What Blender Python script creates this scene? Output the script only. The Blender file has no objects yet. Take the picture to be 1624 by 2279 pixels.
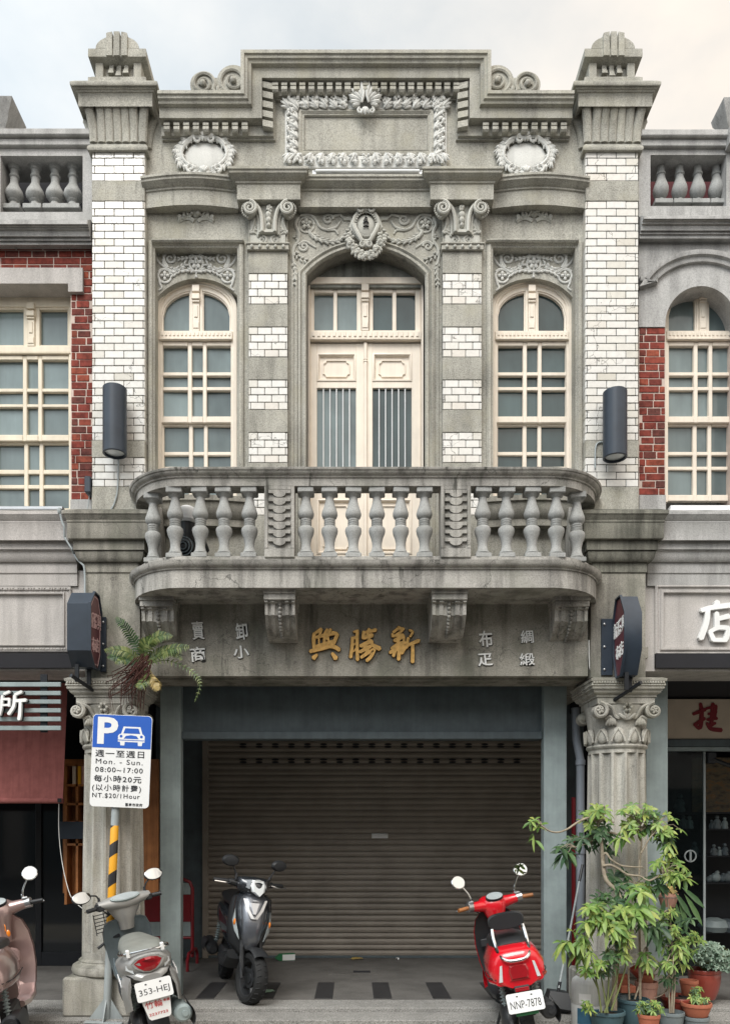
import bpy, bmesh, math, random
from math import sin, cos, pi, radians, sqrt, atan2
from mathutils import Vector, Matrix, Euler
SC = bpy.context.scene
COL = SC.collection
# ---------------------------------------------------------------- camera, sky, sun, exposure
F, D, XC, ZC, VX, VY = 1800.0, 7.2, -0.11, 1.57, 785.0, 1850.0   # focal length and station point
cam_d = bpy.data.cameras.new("camera"); cam = bpy.data.objects.new("camera", cam_d); COL.objects.link(cam)
cam.location = (XC, -D, ZC); cam.rotation_euler = (pi/2, 0, 0)
cam_d.sensor_fit = 'HORIZONTAL'; cam_d.sensor_width = 36; cam_d.lens = F/1624*36
cam_d.shift_x = (812-VX)/1624; cam_d.shift_y = (VY-1139.5)/1624
cam_d.clip_end = 3000; cam_d.clip_start = 0.05
SC.camera = cam
SUN_EL, SUN_AZ = radians(51), radians(200)      # azimuth measured from +Y, clockwise: behind the viewer, a little left
sd = bpy.data.lights.new("sun", 'SUN'); sd.energy = 1.5; sd.angle = radians(30); sd.color = (1, .97, .92)
so = bpy.data.objects.new("sun", sd); COL.objects.link(so)
dirv = Vector((sin(SUN_AZ)*cos(SUN_EL), cos(SUN_AZ)*cos(SUN_EL), sin(SUN_EL)))
so.rotation_euler = dirv.to_track_quat('Z', 'Y').to_euler(); so.location = dirv*30
SC.view_settings.view_transform = 'Standard'; SC.view_settings.look = 'None'
SC.view_settings.gamma = 1; SC.view_settings.use_curve_mapping = False
SC.view_settings.exposure = 0.85
SC.render.engine = 'CYCLES'; SC.cycles.use_denoising = True
SC.cycles.max_bounces = 8
W = bpy.data.worlds.new("World"); SC.world = W; W.use_nodes = True
nt = W.node_tree; nt.nodes.clear()
def N(t, **kw):
    n = nt.nodes.new(t)
    for k, v in kw.items(): setattr(n, k, v)
    return n
def L(a, b): nt.links.new(a, b)
bg = N('ShaderNodeBackground'); bg.inputs['Strength'].default_value = 0.1
out = N('ShaderNodeOutputWorld'); L(bg.outputs[0], out.inputs[0])
sky = N('ShaderNodeTexSky', sky_type='NISHITA'); sky.sun_disc = False
sky.sun_elevation = SUN_EL; sky.sun_rotation = SUN_AZ
tc = N('ShaderNodeTexCoord'); sep = N('ShaderNodeSeparateXYZ'); L(tc.outputs['Generated'], sep.inputs[0])
dt = N('ShaderNodeVectorMath', operation='DOT_PRODUCT'); L(tc.outputs['Generated'], dt.inputs[0]); dt.inputs[1].default_value = dirv
elev = N('ShaderNodeMapRange'); L(dt.outputs['Value'], elev.inputs[0])      # thin overcast: brighter towards the hidden sun
elev.inputs[1].default_value = .2; elev.inputs[2].default_value = 1; elev.inputs[3].default_value = 5.9; elev.inputs[4].default_value = 13
mp = N('ShaderNodeMapping'); mp.inputs['Scale'].default_value = (1.2, 1.2, 2.2); L(tc.outputs['Generated'], mp.inputs[0])
nz = N('ShaderNodeTexNoise'); nz.inputs['Scale'].default_value = 2.8; nz.inputs['Detail'].default_value = 6; nz.inputs['Roughness'].default_value = .55; L(mp.outputs[0], nz.inputs['Vector'])
tint = N('ShaderNodeMix', data_type='RGBA')                    # cool on the left of the view, warm on the right
tx = N('ShaderNodeMapRange'); tx.inputs[1].default_value = -.35; tx.inputs[2].default_value = .4; L(sep.outputs['X'], tx.inputs[0])
addn = N('ShaderNodeMath', operation='MULTIPLY_ADD'); L(nz.outputs[0], addn.inputs[0]); addn.inputs[1].default_value = 1.5; 
sub = N('ShaderNodeMath', operation='SUBTRACT'); L(tx.outputs[0], sub.inputs[0]); sub.inputs[1].default_value = .75; L(sub.outputs[0], addn.inputs[2]); addn.use_clamp = True
tint.inputs[6].default_value = (.90, .98, 1.03, 1); tint.inputs[7].default_value = (1.12, 1.0, .86, 1); L(addn.outputs[0], tint.inputs[0])
cl = N('ShaderNodeMix', data_type='RGBA', blend_type='MULTIPLY'); cl.inputs[0].default_value = 1
L(tint.outputs[2], cl.inputs[6]); L(elev.outputs[0], cl.inputs[7])
mott = N('ShaderNodeMapRange'); L(nz.outputs[0], mott.inputs[0]); mott.inputs[1].default_value = .3; mott.inputs[2].default_value = .7; mott.inputs[3].default_value = .80; mott.inputs[4].default_value = 1.10
cl2 = N('ShaderNodeMix', data_type='RGBA', blend_type='MULTIPLY'); cl2.inputs[0].default_value = 1; L(cl.outputs[2], cl2.inputs[6]); L(mott.outputs[0], cl2.inputs[7])
mx = N('ShaderNodeMix', data_type='RGBA'); L(sky.outputs[0], mx.inputs[6]); L(cl2.outputs[2], mx.inputs[7]); mx.inputs[0].default_value = .93
L(mx.outputs[2], bg.inputs[0])
# ---------------------------------------------------------------- perspective helpers: a picture position at a chosen real depth
def wx(px, y=0): return XC + (px-VX)*(D+y)/F
def wz(py, y=0): return ZC + (VY-py)*(D+y)/F
def P(px, py, y=0): return Vector((wx(px, y), y, wz(py, y)))
# ---------------------------------------------------------------- materials
MATS = {}
def newmat(name):
    m = bpy.data.materials.new(name); m.use_nodes = True
    return m, m.node_tree, m.node_tree.nodes['Principled BSDF']
def ramp(t, fac, stops):
    r = t.nodes.new('ShaderNodeValToRGB'); e = r.color_ramp.elements
    while len(e) < len(stops): e.new(.5)
    for i, (p, c) in enumerate(stops):
        e[i].position = p; e[i].color = (c if len(c) == 4 else (*c, 1)) if hasattr(c, '__len__') else (c, c, c, 1)
    if fac is not None: t.links.new(fac, r.inputs[0])
    return r
def noise(t, vec, scale, detail=4, rough=.55, sc=None):
    n = t.nodes.new('ShaderNodeTexNoise'); n.inputs['Scale'].default_value = scale; n.inputs['Detail'].default_value = detail; n.inputs['Roughness'].default_value = rough
    if sc:
        m = t.nodes.new('ShaderNodeMapping'); m.inputs['Scale'].default_value = sc; t.links.new(vec, m.inputs[0]); vec = m.outputs[0]
    t.links.new(vec, n.inputs['Vector']); return n.outputs[0]
def mul(t, a, b, fac=1, mode='MULTIPLY'):
    m = t.nodes.new('ShaderNodeMix'); m.data_type = 'RGBA'; m.blend_type = mode
    for s, v in ((6, a), (7, b), (0, fac)):
        if hasattr(v, 'is_linked'): t.links.new(v, m.inputs[s])
        elif s == 0: m.inputs[0].default_value = v
        else: m.inputs[s].default_value = (*v, 1) if len(v) == 3 else v
    return m.outputs[2]
def bump(t, b, h, strength=.3, dist=.004):
    n = t.nodes.new('ShaderNodeBump'); n.inputs['Strength'].default_value = strength; n.inputs['Distance'].default_value = dist
    t.links.new(h, n.inputs['Height']); t.links.new(n.outputs[0], b.inputs['Normal'])
def pos(t): return t.nodes.new('ShaderNodeNewGeometry')
def concrete(name, c, stain=.5, speck=.35, streak=.5, moss=.6, patch=(.40, .38, .30), crack=0, drip=0):
    """washed plaster: speckled aggregate, water streaks, dark growth on ledges that face up"""
    m, t, b = newmat(name); g = pos(t); p = g.outputs['Position']
    sp = ramp(t, noise(t, p, 105, 3, .7), [(.32, 1-speck), (.5, 1), (.68, 1+speck*.6)])
    fine = ramp(t, noise(t, p, 160, 2, .8), [(.3, 1-speck*.6), (.5, 1), (.7, 1+speck*.3)])
    big = ramp(t, noise(t, p, 1.7, 6, .62), [(.3, 1-stain*.5), (.52, 1), (.75, 1+stain*.22)])
    st = ramp(t, noise(t, p, 3.2, 5, .6, (2.6, 2.6, .28)), [(.36, 1-streak*.55), (.55, 1), (1, 1.04)])
    col = mul(t, c, big.outputs[0]); col = mul(t, col, st.outputs[0]); col = mul(t, col, sp.outputs[0]); col = mul(t, col, fine.outputs[0])
    pm = ramp(t, noise(t, p, 2.9, 5, .6), [(.5, 0), (.68, .55)])
    col = mul(t, col, patch, pm.outputs[0], 'MIX')
    if drip:
        dm = mul(t, ramp(t, noise(t, p, 3.1, 6, .68, (4.5, 4.5, .5)), [(.56, 0), (.66, drip)]).outputs[0], ramp(t, noise(t, p, 1.3, 4, .6), [(.45, 0), (.6, 1)]).outputs[0])
        col = mul(t, col, (.055, .055, .048), dm, 'MIX')
    if moss:
        s = t.nodes.new('ShaderNodeSeparateXYZ'); t.links.new(g.outputs['Normal'], s.inputs[0])
        up = t.nodes.new('ShaderNodeMapRange'); up.inputs[1].default_value = .25; up.inputs[2].default_value = .85; t.links.new(s.outputs[2], up.inputs[0])
        mm = ramp(t, noise(t, p, 7, 5, .65), [(.35, 0), (.6, moss)])
        f = t.nodes.new('ShaderNodeMath'); f.operation = 'MULTIPLY'; t.links.new(up.outputs[0], f.inputs[0]); t.links.new(mm.outputs[0], f.inputs[1])
        col = mul(t, col, (.045, .05, .04), f.outputs[0], 'MIX')
    if crack:
        v = t.nodes.new('ShaderNodeTexVoronoi'); v.feature = 'DISTANCE_TO_EDGE'; v.inputs['Scale'].default_value = .9
        nn = t.nodes.new('ShaderNodeTexNoise'); nn.inputs['Scale'].default_value = 5; nn.inputs['Detail'].default_value = 6; t.links.new(p, nn.inputs['Vector'])
        vm = t.nodes.new('ShaderNodeVectorMath'); vm.operation = 'MULTIPLY_ADD'; t.links.new(nn.outputs['Color'], vm.inputs[0]); vm.inputs[1].default_value = (.4, .4, .4); t.links.new(p, vm.inputs[2]); t.links.new(vm.outputs[0], v.inputs['Vector'])
        cr = ramp(t, v.outputs['Distance'], [(.0, crack), (.004, 0)])
        col = mul(t, col, (.06, .06, .055), cr.outputs[0], 'MIX')
    t.links.new(col, b.inputs['Base Color']); b.inputs['Roughness'].default_value = .92; b.inputs['Specular IOR Level'].default_value = .2
    bump(t, b, sp.outputs[0], .35, .004)
    return m
def paint(name, c, rough=.5, var=.12, grain=0, spec=.4, metal=0, coat=0, scale=6, speckb=0):
    m, t, b = newmat(name); p = pos(t).outputs['Position']
    r = ramp(t, noise(t, p, scale, 5, .6), [(.3, 1-var), (.6, 1), (.8, 1+var*.4)])
    col = mul(t, c, r.outputs[0])
    if grain:
        col = mul(t, col, ramp(t, noise(t, p, 3, 4, .6, (9, 9, .5)), [(.35, 1-grain), (.6, 1)]).outputs[0])
    t.links.new(col, b.inputs['Base Color']); b.inputs['Roughness'].default_value = rough; b.inputs['Specular IOR Level'].default_value = spec
    b.inputs['Metallic'].default_value = metal; b.inputs['Coat Weight'].default_value = coat; b.inputs['Coat Roughness'].default_value = .06
    if speckb: bump(t, b, noise(t, p, 120, 2), speckb, .002)
    return m
def islandmat(name, stops, rough=.6, spec=.4, dirt=.3, crack=0, bmp=.2, coat=0, pits=0):
    """units of masonry: every brick or tile its own tone"""
    m, t, b = newmat(name); g = pos(t); p = g.outputs['Position']
    r = ramp(t, g.outputs['Random Per Island'], stops)
    n = ramp(t, noise(t, p, 22, 5, .65), [(.35, 1-dirt), (.6, 1), (.8, 1+dirt*.2)])
    col = mul(t, r.outputs[0], n.outputs[0])
    big = ramp(t, noise(t, p, 1.4, 5, .65, (1, 1, .6)), [(.33, 1-dirt*.6), (.55, 1)])
    col = mul(t, col, big.outputs[0])
    if pits: col = mul(t, col, (.62, .5, .42), ramp(t, noise(t, p, 26, 6, .7), [(.66, 0), (.72, pits)]).outputs[0], 'MIX')
    if crack:
        v = t.nodes.new('ShaderNodeTexVoronoi'); v.feature = 'DISTANCE_TO_EDGE'; v.inputs['Scale'].default_value = 2.2
        nn = t.nodes.new('ShaderNodeTexNoise'); nn.inputs['Scale'].default_value = 9; nn.inputs['Detail'].default_value = 5; t.links.new(p, nn.inputs['Vector'])
        vm = t.nodes.new('ShaderNodeVectorMath'); vm.operation = 'MULTIPLY_ADD'; t.links.new(nn.outputs['Color'], vm.inputs[0]); vm.inputs[1].default_value = (.3, .3, .3); t.links.new(p, vm.inputs[2]); t.links.new(vm.outputs[0], v.inputs['Vector'])
        cr = ramp(t, v.outputs['Distance'], [(.0, crack), (.012, 0)])
        gate = ramp(t, noise(t, p, 2.3, 3), [(.49, 0), (.54, 1)])
        f = t.nodes.new('ShaderNodeMath'); f.operation = 'MULTIPLY'; t.links.new(cr.outputs[0], f.inputs[0]); t.links.new(gate.outputs[0], f.inputs[1])
        chip = ramp(t, noise(t, p, 13, 4, .6), [(.69, 0), (.71, .8)])
        f2 = t.nodes.new('ShaderNodeMath'); f2.operation = 'MAXIMUM'; t.links.new(f.outputs[0], f2.inputs[0]); t.links.new(chip.outputs[0], f2.inputs[1])
        col = mul(t, col, (.10, .095, .08), f2.outputs[0], 'MIX')
    t.links.new(col, b.inputs['Base Color']); b.inputs['Roughness'].default_value = rough; b.inputs['Specular IOR Level'].default_value = spec; b.inputs['Coat Weight'].default_value = coat; b.inputs['Coat Roughness'].default_value = .12
    if bmp: bump(t, b, noise(t, p, 35, 4), bmp, .004)
    return m
def glass_mat(name, c, rough=.12, var=.5):
    m, t, b = newmat(name); g = pos(t); p = g.outputs['Position']
    col = mul(t, c, ramp(t, noise(t, p, 1.6, 4, .6, (1, 1, .6)), [(.3, 1-var*.8), (.5, 1), (.7, 1+var*.5)]).outputs[0])
    col = mul(t, col, ramp(t, noise(t, p, 4, 5, .7, (5, 5, .4)), [(.3, .94), (.7, 1.05)]).outputs[0])
    col = mul(t, col, ramp(t, g.outputs['Random Per Island'], [(0, .72), (.5, 1.0), (1, 1.22)]).outputs[0])
    t.links.new(col, b.inputs['Base Color']); b.inputs['Roughness'].default_value = rough; b.inputs['Specular IOR Level'].default_value = .5
    b.inputs['IOR'].default_value = 1.5
    return m
def clear_glass(name, tintc=(.75, .85, .85)):
    m, t, b = newmat(name)
    for l in list(t.links): t.links.remove(l)
    tr = t.nodes.new('ShaderNodeBsdfTransparent'); tr.inputs[0].default_value = (*tintc, 1)
    gl = t.nodes.new('ShaderNodeBsdfGlossy'); gl.inputs['Roughness'].default_value = .03
    fr = t.nodes.new('ShaderNodeFresnel'); fr.inputs[0].default_value = 1.5
    mxs = t.nodes.new('ShaderNodeMixShader'); t.links.new(fr.outputs[0], mxs.inputs[0]); t.links.new(tr.outputs[0], mxs.inputs[1]); t.links.new(gl.outputs[0], mxs.inputs[2])
    t.links.new(mxs.outputs[0], t.nodes['Material Output'].inputs[0])
    return m
M = dict(
 conc=concrete('weathered_plaster', (.432, .42, .372), .5, .38, .45, .75, drip=0.35),
 conc_l=concrete('pale_washed_stone', (.43, .42, .385), .4, .28, .45, .8, (.33, .32, .27), .0),
 conc_b=concrete('balcony_stone', (.425, .41, .38), .5, .3, .9, .9, (.27, .27, .23), .8, drip=0.85),
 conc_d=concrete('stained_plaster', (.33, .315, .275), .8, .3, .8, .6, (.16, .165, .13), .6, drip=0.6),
 bal=concrete('baluster_stone', (.39, .395, .385), .35, .25, .4, .6, (.33, .335, .32)),
 conc_g=concrete('grey_plaster', (.47, .465, .455), .35, .25, .5, .7, (.40, .40, .385), drip=0.5),
 conc_p=concrete('pinkish_plaster', (.50, .475, .455), .3, .22, .35, .5, (.42, .40, .37)),
 tymp=concrete('blotchy_plaster', (.22, .225, .2), 1.1, .2, 1.0, .3, (.36, .36, .33)),
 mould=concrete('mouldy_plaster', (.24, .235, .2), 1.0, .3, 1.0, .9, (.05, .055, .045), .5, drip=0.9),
 column=concrete('column_stone', (.46, .445, .40), .55, .25, .75, .5, (.33, .32, .26), .35, drip=0.4),
 relief=concrete('limewashed_relief', (.70, .70, .67), .25, .12, .3, .15, (.58, .58, .55)),
 relief_d=concrete('grey_relief', (.52, .515, .47), .35, .15, .35, .3, (.42, .42, .37)),
 tile=islandmat('glazed_white_tile', [(0, (.60, .57, .50)), (.2, (.70, .68, .63)), (.6, (.74, .73, .70)), (.9, (.72, .70, .66)), (1, (.66, .61, .54))], .22, .5, .1, .85, .08, .5),
 grout=paint('dark_grout', (.05, .048, .045), .9),
 brick=islandmat('red_brick', [(0, (.22, .05, .038)), (.15, (.17, .06, .05)), (.4, (.29, .06, .042)), (.7, (.26, .055, .042)), (.9, (.38, .095, .055)), (1, (.19, .06, .048))], .85, .25, .5, 0, .5, 0, .35),
 mortar=paint('mortar', (.60, .49, .43), .95, .3, speckb=.4),
 cream=paint('cream_paint', (.83, .745, .635), .42, .1, .06, .4),
 cream2=paint('old_cream_paint', (.78, .70, .56), .45, .12, .06, .4),
 white=paint('white_enamel', (.80, .81, .82), .35, .06),
 glass_l=glass_mat('frosted_glass_pale', (.165, .21, .215), .12),
 glass_d=glass_mat('frosted_glass_dark', (.055, .085, .09), .1),
 clear=clear_glass('clear_glass', (.42, .5, .5)),
 steel=paint('grey_green_steel', (.30, .36, .365), .45, .2, .08, .5),
 steel_d=paint('dark_sheet_steel', (.11, .14, .155), .5, .25, .1, .4),
 shutter=paint('bronze_shutter', (.30, .265, .225), .5, .25, 0, .4, scale=2.5),
 black=paint('black_metal', (.012, .014, .018), .4, .2),
 navy=paint('blue_black_enamel', (.03, .042, .06), .38, .2),
 maroon=paint('maroon_enamel', (.13, .035, .045), .35, .15),
 gold=paint('gilded_letter', (.72, .43, .13), .45, .35, 0, .5, .35, 0, 30),
 letter=paint('white_letter', (.85, .86, .85), .6, .15),
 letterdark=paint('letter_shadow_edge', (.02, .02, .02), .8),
 granite=concrete('granite_edging', (.30, .295, .28), .45, .75, .2, .0, (.2, .2, .19)),
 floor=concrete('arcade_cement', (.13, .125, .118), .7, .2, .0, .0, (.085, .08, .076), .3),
 road=concrete('road_cement', (.31, .285, .235), .6, .3, .0, .0, (.22, .21, .18), .4),
 asphalt=concrete('asphalt', (.055, .055, .056), .5, .4, 0, 0, (.07, .07, .068)),
 inlay=paint('dark_floor_tile', (.035, .035, .037), .5, .3),
 rubber=paint('tyre_rubber', (.018, .019, .02), .75, .2, spec=.3),
 plastic=paint('black_plastic', (.022, .024, .027), .5, .2, spec=.45),
 chrome=paint('chrome', (.75, .76, .77), .12, .03, metal=1),
 alu=paint('cast_aluminium', (.45, .46, .47), .35, .1, metal=.9),
 mirror=paint('mirror_glass', (.5, .52, .53), .03, .0, metal=1),
 redp=paint('scooter_red', (.62, .008, .018), .25, .04, coat=1),
 silverp=paint('scooter_silver', (.33, .33, .32), .38, .1, metal=.25, coat=.4),
 pinkp=paint('scooter_rose', (.40, .285, .27), .28, .06, metal=.5, coat=.8),
 greyp=paint('scooter_graphite', (.035, .04, .048), .25, .06, metal=.4, coat=1),
 lightp=paint('scooter_pale_silver', (.42, .43, .45), .3, .05, metal=.4, coat=.8),
 seat=paint('seat_vinyl', (.02, .021, .023), .42, .15, spec=.5),
 seatg=paint('grey_seat_vinyl', (.22, .23, .21), .4, .25, spec=.5),
 redlens=paint('red_lens', (.33, .006, .012), .12, .15, coat=1),
 amber=paint('amber_lens', (.8, .23, .02), .12, .1, coat=1),
 clens=paint('clear_lens', (.62, .66, .68), .08, .15, coat=1),
 plate=paint('number_plate', (.78, .79, .79), .35, .04),
 ink=paint('black_ink', (.015, .016, .02), .5),
 redink=paint('red_ink', (.55, .06, .06), .5),
 blue=paint('sign_blue', (.025, .11, .48), .4, .06),
 yellow=paint('hazard_yellow', (.80, .40, .02), .45, .1),
 galv=paint('galvanised_steel', (.36, .40, .41), .45, .2, .1, .5),
 redrail=paint('red_barrier_paint', (.20, .010, .016), .45, .15),
 awning=paint('red_canvas', (.34, .125, .115), .9, .18, .15, .1, scale=14),
 wood=paint('varnished_wood', (.42, .17, .06), .4, .3, .3),
 dark=paint('dark_interior', (.02, .02, .024), .9),
 cloth=paint('cream_board', (.62, .52, .42), .7, .1),
 redwall=paint('dull_red_wall', (.10, .025, .03), .9, .2),
 terra=paint('terracotta', (.36, .115, .065), .75, .22, scale=9),
 terra_p=paint('faded_terracotta', (.50, .27, .21), .75, .2, scale=9),
 terra_d=paint('dark_red_glaze', (.25, .045, .03), .35, .2, coat=.4),
 potblue=paint('blue_green_plastic', (.055, .105, .125), .5, .2),
 potgrey=paint('grey_plastic_pot', (.16, .19, .20), .5, .2),
 soil=paint('soil', (.05, .035, .025), .95, .4, scale=40),
 pvc=paint('grey_pvc', (.27, .30, .34), .45, .1),
 bark=paint('grey_bark', (.33, .28, .21), .85, .35, scale=30),
 stemg=paint('green_stem', (.16, .19, .07), .7, .25),
 barrel=paint('white_barrel', (.62, .64, .63), .5, .15, .15),
)
def leafmat(name, stops, rough=.45, trans=.25):
    m, t, b = newmat(name); g = pos(t)
    r = ramp(t, g.outputs['Random Per Island'], stops)
    col = mul(t, r.outputs[0], ramp(t, noise(t, g.outputs['Position'], 30, 3), [(.3, .8), (.7, 1.12)]).outputs[0])
    t.links.new(col, b.inputs['Base Color']); b.inputs['Roughness'].default_value = rough
    tl = t.nodes.new('ShaderNodeBsdfTranslucent'); t.links.new(col, tl.inputs[0])
    ms = t.nodes.new('ShaderNodeMixShader'); ms.inputs[0].default_value = trans
    t.links.new(b.outputs[0], ms.inputs[1]); t.links.new(tl.outputs[0], ms.inputs[2]); t.links.new(ms.outputs[0], t.nodes['Material Output'].inputs[0])
    return m
M['leaf'] = leafmat('bright_leaf', [(0, (.08, .17, .045)), (.25, (.16, .29, .065)), (.55, (.25, .37, .09)), (.8, (.31, .41, .11)), (.95, (.36, .40, .10)), (1, (.12, .23, .07))])
M['pinkstick'] = paint('pale_pink_wood', (.55, .42, .42), .6)
M['cartgreen'] = paint('green_card', (.03, .17, .07), .5)
M['labelblue'] = paint('blue_label', (.05, .16, .26), .5, .4)
M['graph2'] = paint('graphite_metallic', (.12, .13, .15), .28, .06, metal=.6, coat=1)
M['meterg'] = paint('instrument_glass', (.36, .40, .41), .15, .25)
M['leafd'] = leafmat('dark_leaf', [(0, (.03, .075, .036)), (.5, (.06, .13, .055)), (1, (.11, .20, .07))])
M['leafg'] = leafmat('grey_green_leaf', [(0, (.12, .20, .14)), (.5, (.22, .31, .24)), (1, (.33, .42, .33))])
M['frond'] = leafmat('fern_frond', [(0, (.05, .10, .03)), (.5, (.14, .20, .06)), (1, (.24, .27, .09))])
M['frondy'] = leafmat('yellow_frond', [(0, (.35, .25, .08)), (1, (.5, .38, .14))])
M['deadroot'] = paint('dry_brown_root', (.085, .035, .028), .95, .4, scale=30)
# ---------------------------------------------------------------- mesh builder
class MB:
    def __init__(s): s.v = []; s.f = []
    def add(s, vs, fs):
        o = len(s.v); s.v.extend(vs); s.f.extend([tuple(i+o for i in f) for f in fs]); return s
    def box(s, x0, x1, y0, y1, z0, z1, c=0):
        if x0 > x1: x0, x1 = x1, x0
        if y0 > y1: y0, y1 = y1, y0
        if z0 > z1: z0, z1 = z1, z0
        if c <= 0:
            v = [(x, y, z) for x in (x0, x1) for y in (y0, y1) for z in (z0, z1)]
            return s.add(v, [(0,1,3,2),(4,6,7,5),(0,4,5,1),(2,3,7,6),(0,2,6,4),(1,5,7,3)])
        c = min(c, (x1-x0)*.45, (y1-y0)*.45, (z1-z0)*.45)
        v = []; idx = {}
        for i, x in enumerate((x0, x1)):
            for j, y in enumerate((y0, y1)):
                for k, z in enumerate((z0, z1)):
                    sx, sy, sz = (1-2*i)*c, (1-2*j)*c, (1-2*k)*c
                    for a, q in enumerate(((x, y+sy, z+sz), (x+sx, y, z+sz), (x+sx, y+sy, z))):
                        idx[i, j, k, a] = len(v); v.append(q)
        f = []
        for i in (0, 1):
            f.append([idx[i,0,0,0], idx[i,1,0,0], idx[i,1,1,0], idx[i,0,1,0]])
            f.append([idx[0,i,0,1], idx[1,i,0,1], idx[1,i,1,1], idx[0,i,1,1]])
            f.append([idx[0,0,i,2], idx[1,0,i,2], idx[1,1,i,2], idx[0,1,i,2]])
            for j in (0, 1):
                f.append([idx[i,j,0,0], idx[i,j,1,0], idx[i,j,1,1], idx[i,j,0,1]])
                f.append([idx[i,0,j,0], idx[i,1,j,0], idx[i,1,j,2], idx[i,0,j,2]])
                f.append([idx[0,i,j,1], idx[1,i,j,1], idx[1,i,j,2], idx[0,i,j,2]])
                for k in (0, 1): f.append([idx[i,j,k,0], idx[i,j,k,1], idx[i,j,k,2]])
        return s.add(v, f)
    def prism(s, poly, y0, y1):
        n = len(poly); v = [(x, y0, z) for x, z in poly]+[(x, y1, z) for x, z in poly]
        return s.add(v, [tuple(range(n)), tuple(range(2*n-1, n-1, -1))]+[(i, (i+1) % n, n+(i+1) % n, n+i) for i in range(n)])
    def prismx(s, poly, x0, x1):
        n = len(poly); v = [(x0, y, z) for y, z in poly]+[(x1, y, z) for y, z in poly]
        return s.add(v, [tuple(range(n)), tuple(range(2*n-1, n-1, -1))]+[(i, (i+1) % n, n+(i+1) % n, n+i) for i in range(n)])
    def prismz(s, poly, z0, z1):
        n = len(poly); v = [(x, y, z0) for x, y in poly]+[(x, y, z1) for x, y in poly]
        return s.add(v, [tuple(range(n)), tuple(range(2*n-1, n-1, -1))]+[(i, (i+1) % n, n+(i+1) % n, n+i) for i in range(n)])
    def sweep(s, path, prof, closed=False, side=1, plane='xz', pclosed=False, caps=True):
        """carry a profile (offset, depth) along a mitred path; plane xz: depth is y, plane xy: depth is z"""
        n = len(path); rings = []
        for i in range(n):
            p = path[i]; a = path[i-1] if (i or closed) else None; b = path[(i+1) % n] if (i < n-1 or closed) else None
            def nrm(q, r):
                dx, dz = r[0]-q[0], r[1]-q[1]; l = math.hypot(dx, dz) or 1; return (-dz/l*side, dx/l*side)
            n1 = nrm(a, p) if a is not None else None; n2 = nrm(p, b) if b is not None else None
            if n1 is None: m = n2
            elif n2 is None: m = n1
            else:
                k = 1+n1[0]*n2[0]+n1[1]*n2[1]; k = max(k, .2); m = ((n1[0]+n2[0])/k, (n1[1]+n2[1])/k)
            ring = []
            for o, d in prof:
                u, w = p[0]+m[0]*o, p[1]+m[1]*o
                ring.append((u, d, w) if plane == 'xz' else (u, w, d))
            rings.append(ring)
        s.loft(rings, closed, pclosed, caps and not closed)
        return s
    def loft(s, rings, closed=False, rclosed=True, caps=True):
        n, k = len(rings), len(rings[0]); v = [q for r in rings for q in r]; f = []
        for i in range(n if closed else n-1):
            i2 = (i+1) % n
            for j in range(k if rclosed else k-1):
                j2 = (j+1) % k; f.append((i*k+j, i*k+j2, i2*k+j2, i2*k+j))
        if caps and not closed: f += [tuple(range(k)), tuple(range((n-1)*k, n*k))[::-1]]
        return s.add(v, f)
    def tube(s, pts, r, n=8, caps=True, flat=None):
        pts = [Vector(p) for p in pts]; m = len(pts); R = r if hasattr(r, '__len__') else [r]*m
        rings = []; ref = None
        for i, p in enumerate(pts):
            d = (pts[min(i+1, m-1)]-pts[max(i-1, 0)])
            if d.length < 1e-9: d = Vector((0, 0, 1))
            d.normalize()
            if ref is None:
                ref = d.orthogonal().normalized()
                if abs(d.y) < .99: ref = (Vector((0, 1, 0))-d*d.y).normalized()
            ref = (ref-d*ref.dot(d))
            if ref.length < 1e-6: ref = d.orthogonal()
            ref.normalize(); bi = d.cross(ref)
            fl = flat or 1
            rings.append([tuple(p+ref*(cos(2*pi*k/n)*R[i]*fl)+bi*(sin(2*pi*k/n)*R[i])) for k in range(n)])
        return s.loft(rings, False, True, caps)
    def ell(s, c, r, rot=None, seg=8, rings=5):
        c = Vector(c); r = r if hasattr(r, '__len__') else (r, r, r); v = [(0, 0, -r[2])]
        for i in range(1, rings):
            a = -pi/2+pi*i/rings
            for j in range(seg): v.append((r[0]*cos(a)*cos(2*pi*j/seg), r[1]*cos(a)*sin(2*pi*j/seg), r[2]*sin(a)))
        v.append((0, 0, r[2]))
        f = [(0, 1+(j+1) % seg, 1+j) for j in range(seg)]
        for i in range(rings-2):
            for j in range(seg): f.append((1+i*seg+j, 1+i*seg+(j+1) % seg, 1+(i+1)*seg+(j+1) % seg, 1+(i+1)*seg+j))
        e = len(v)-1; o = 1+(rings-2)*seg
        f += [(e, o+j, o+(j+1) % seg) for j in range(seg)]
        if rot is not None: v = [tuple(rot @ Vector(q)+c) for q in v]
        else: v = [(q[0]+c.x, q[1]+c.y, q[2]+c.z) for q in v]
        return s.add(v, f)
    def lathe(s, prof, cx=0, cy=0, n=16, caps=True, a0=0, a1=2*pi):
        full = abs(a1-a0-2*pi) < 1e-6
        rings = [[(cx+r*cos(a0+(a1-a0)*k/(n if full else n-1)), cy+r*sin(a0+(a1-a0)*k/(n if full else n-1)), z) for k in range(n)] for r, z in prof]
        return s.loft(rings, False, full, caps)
    def sq(s, cx, cy, hx, hy, prof):
        """square moulding: profile (overhang, z)"""
        rings = [[(cx-hx-o, cy-hy-o, z), (cx+hx+o, cy-hy-o, z), (cx+hx+o, cy+hy+o, z), (cx-hx-o, cy+hy+o, z)] for o, z in prof]
        return s.loft(rings)
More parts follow.
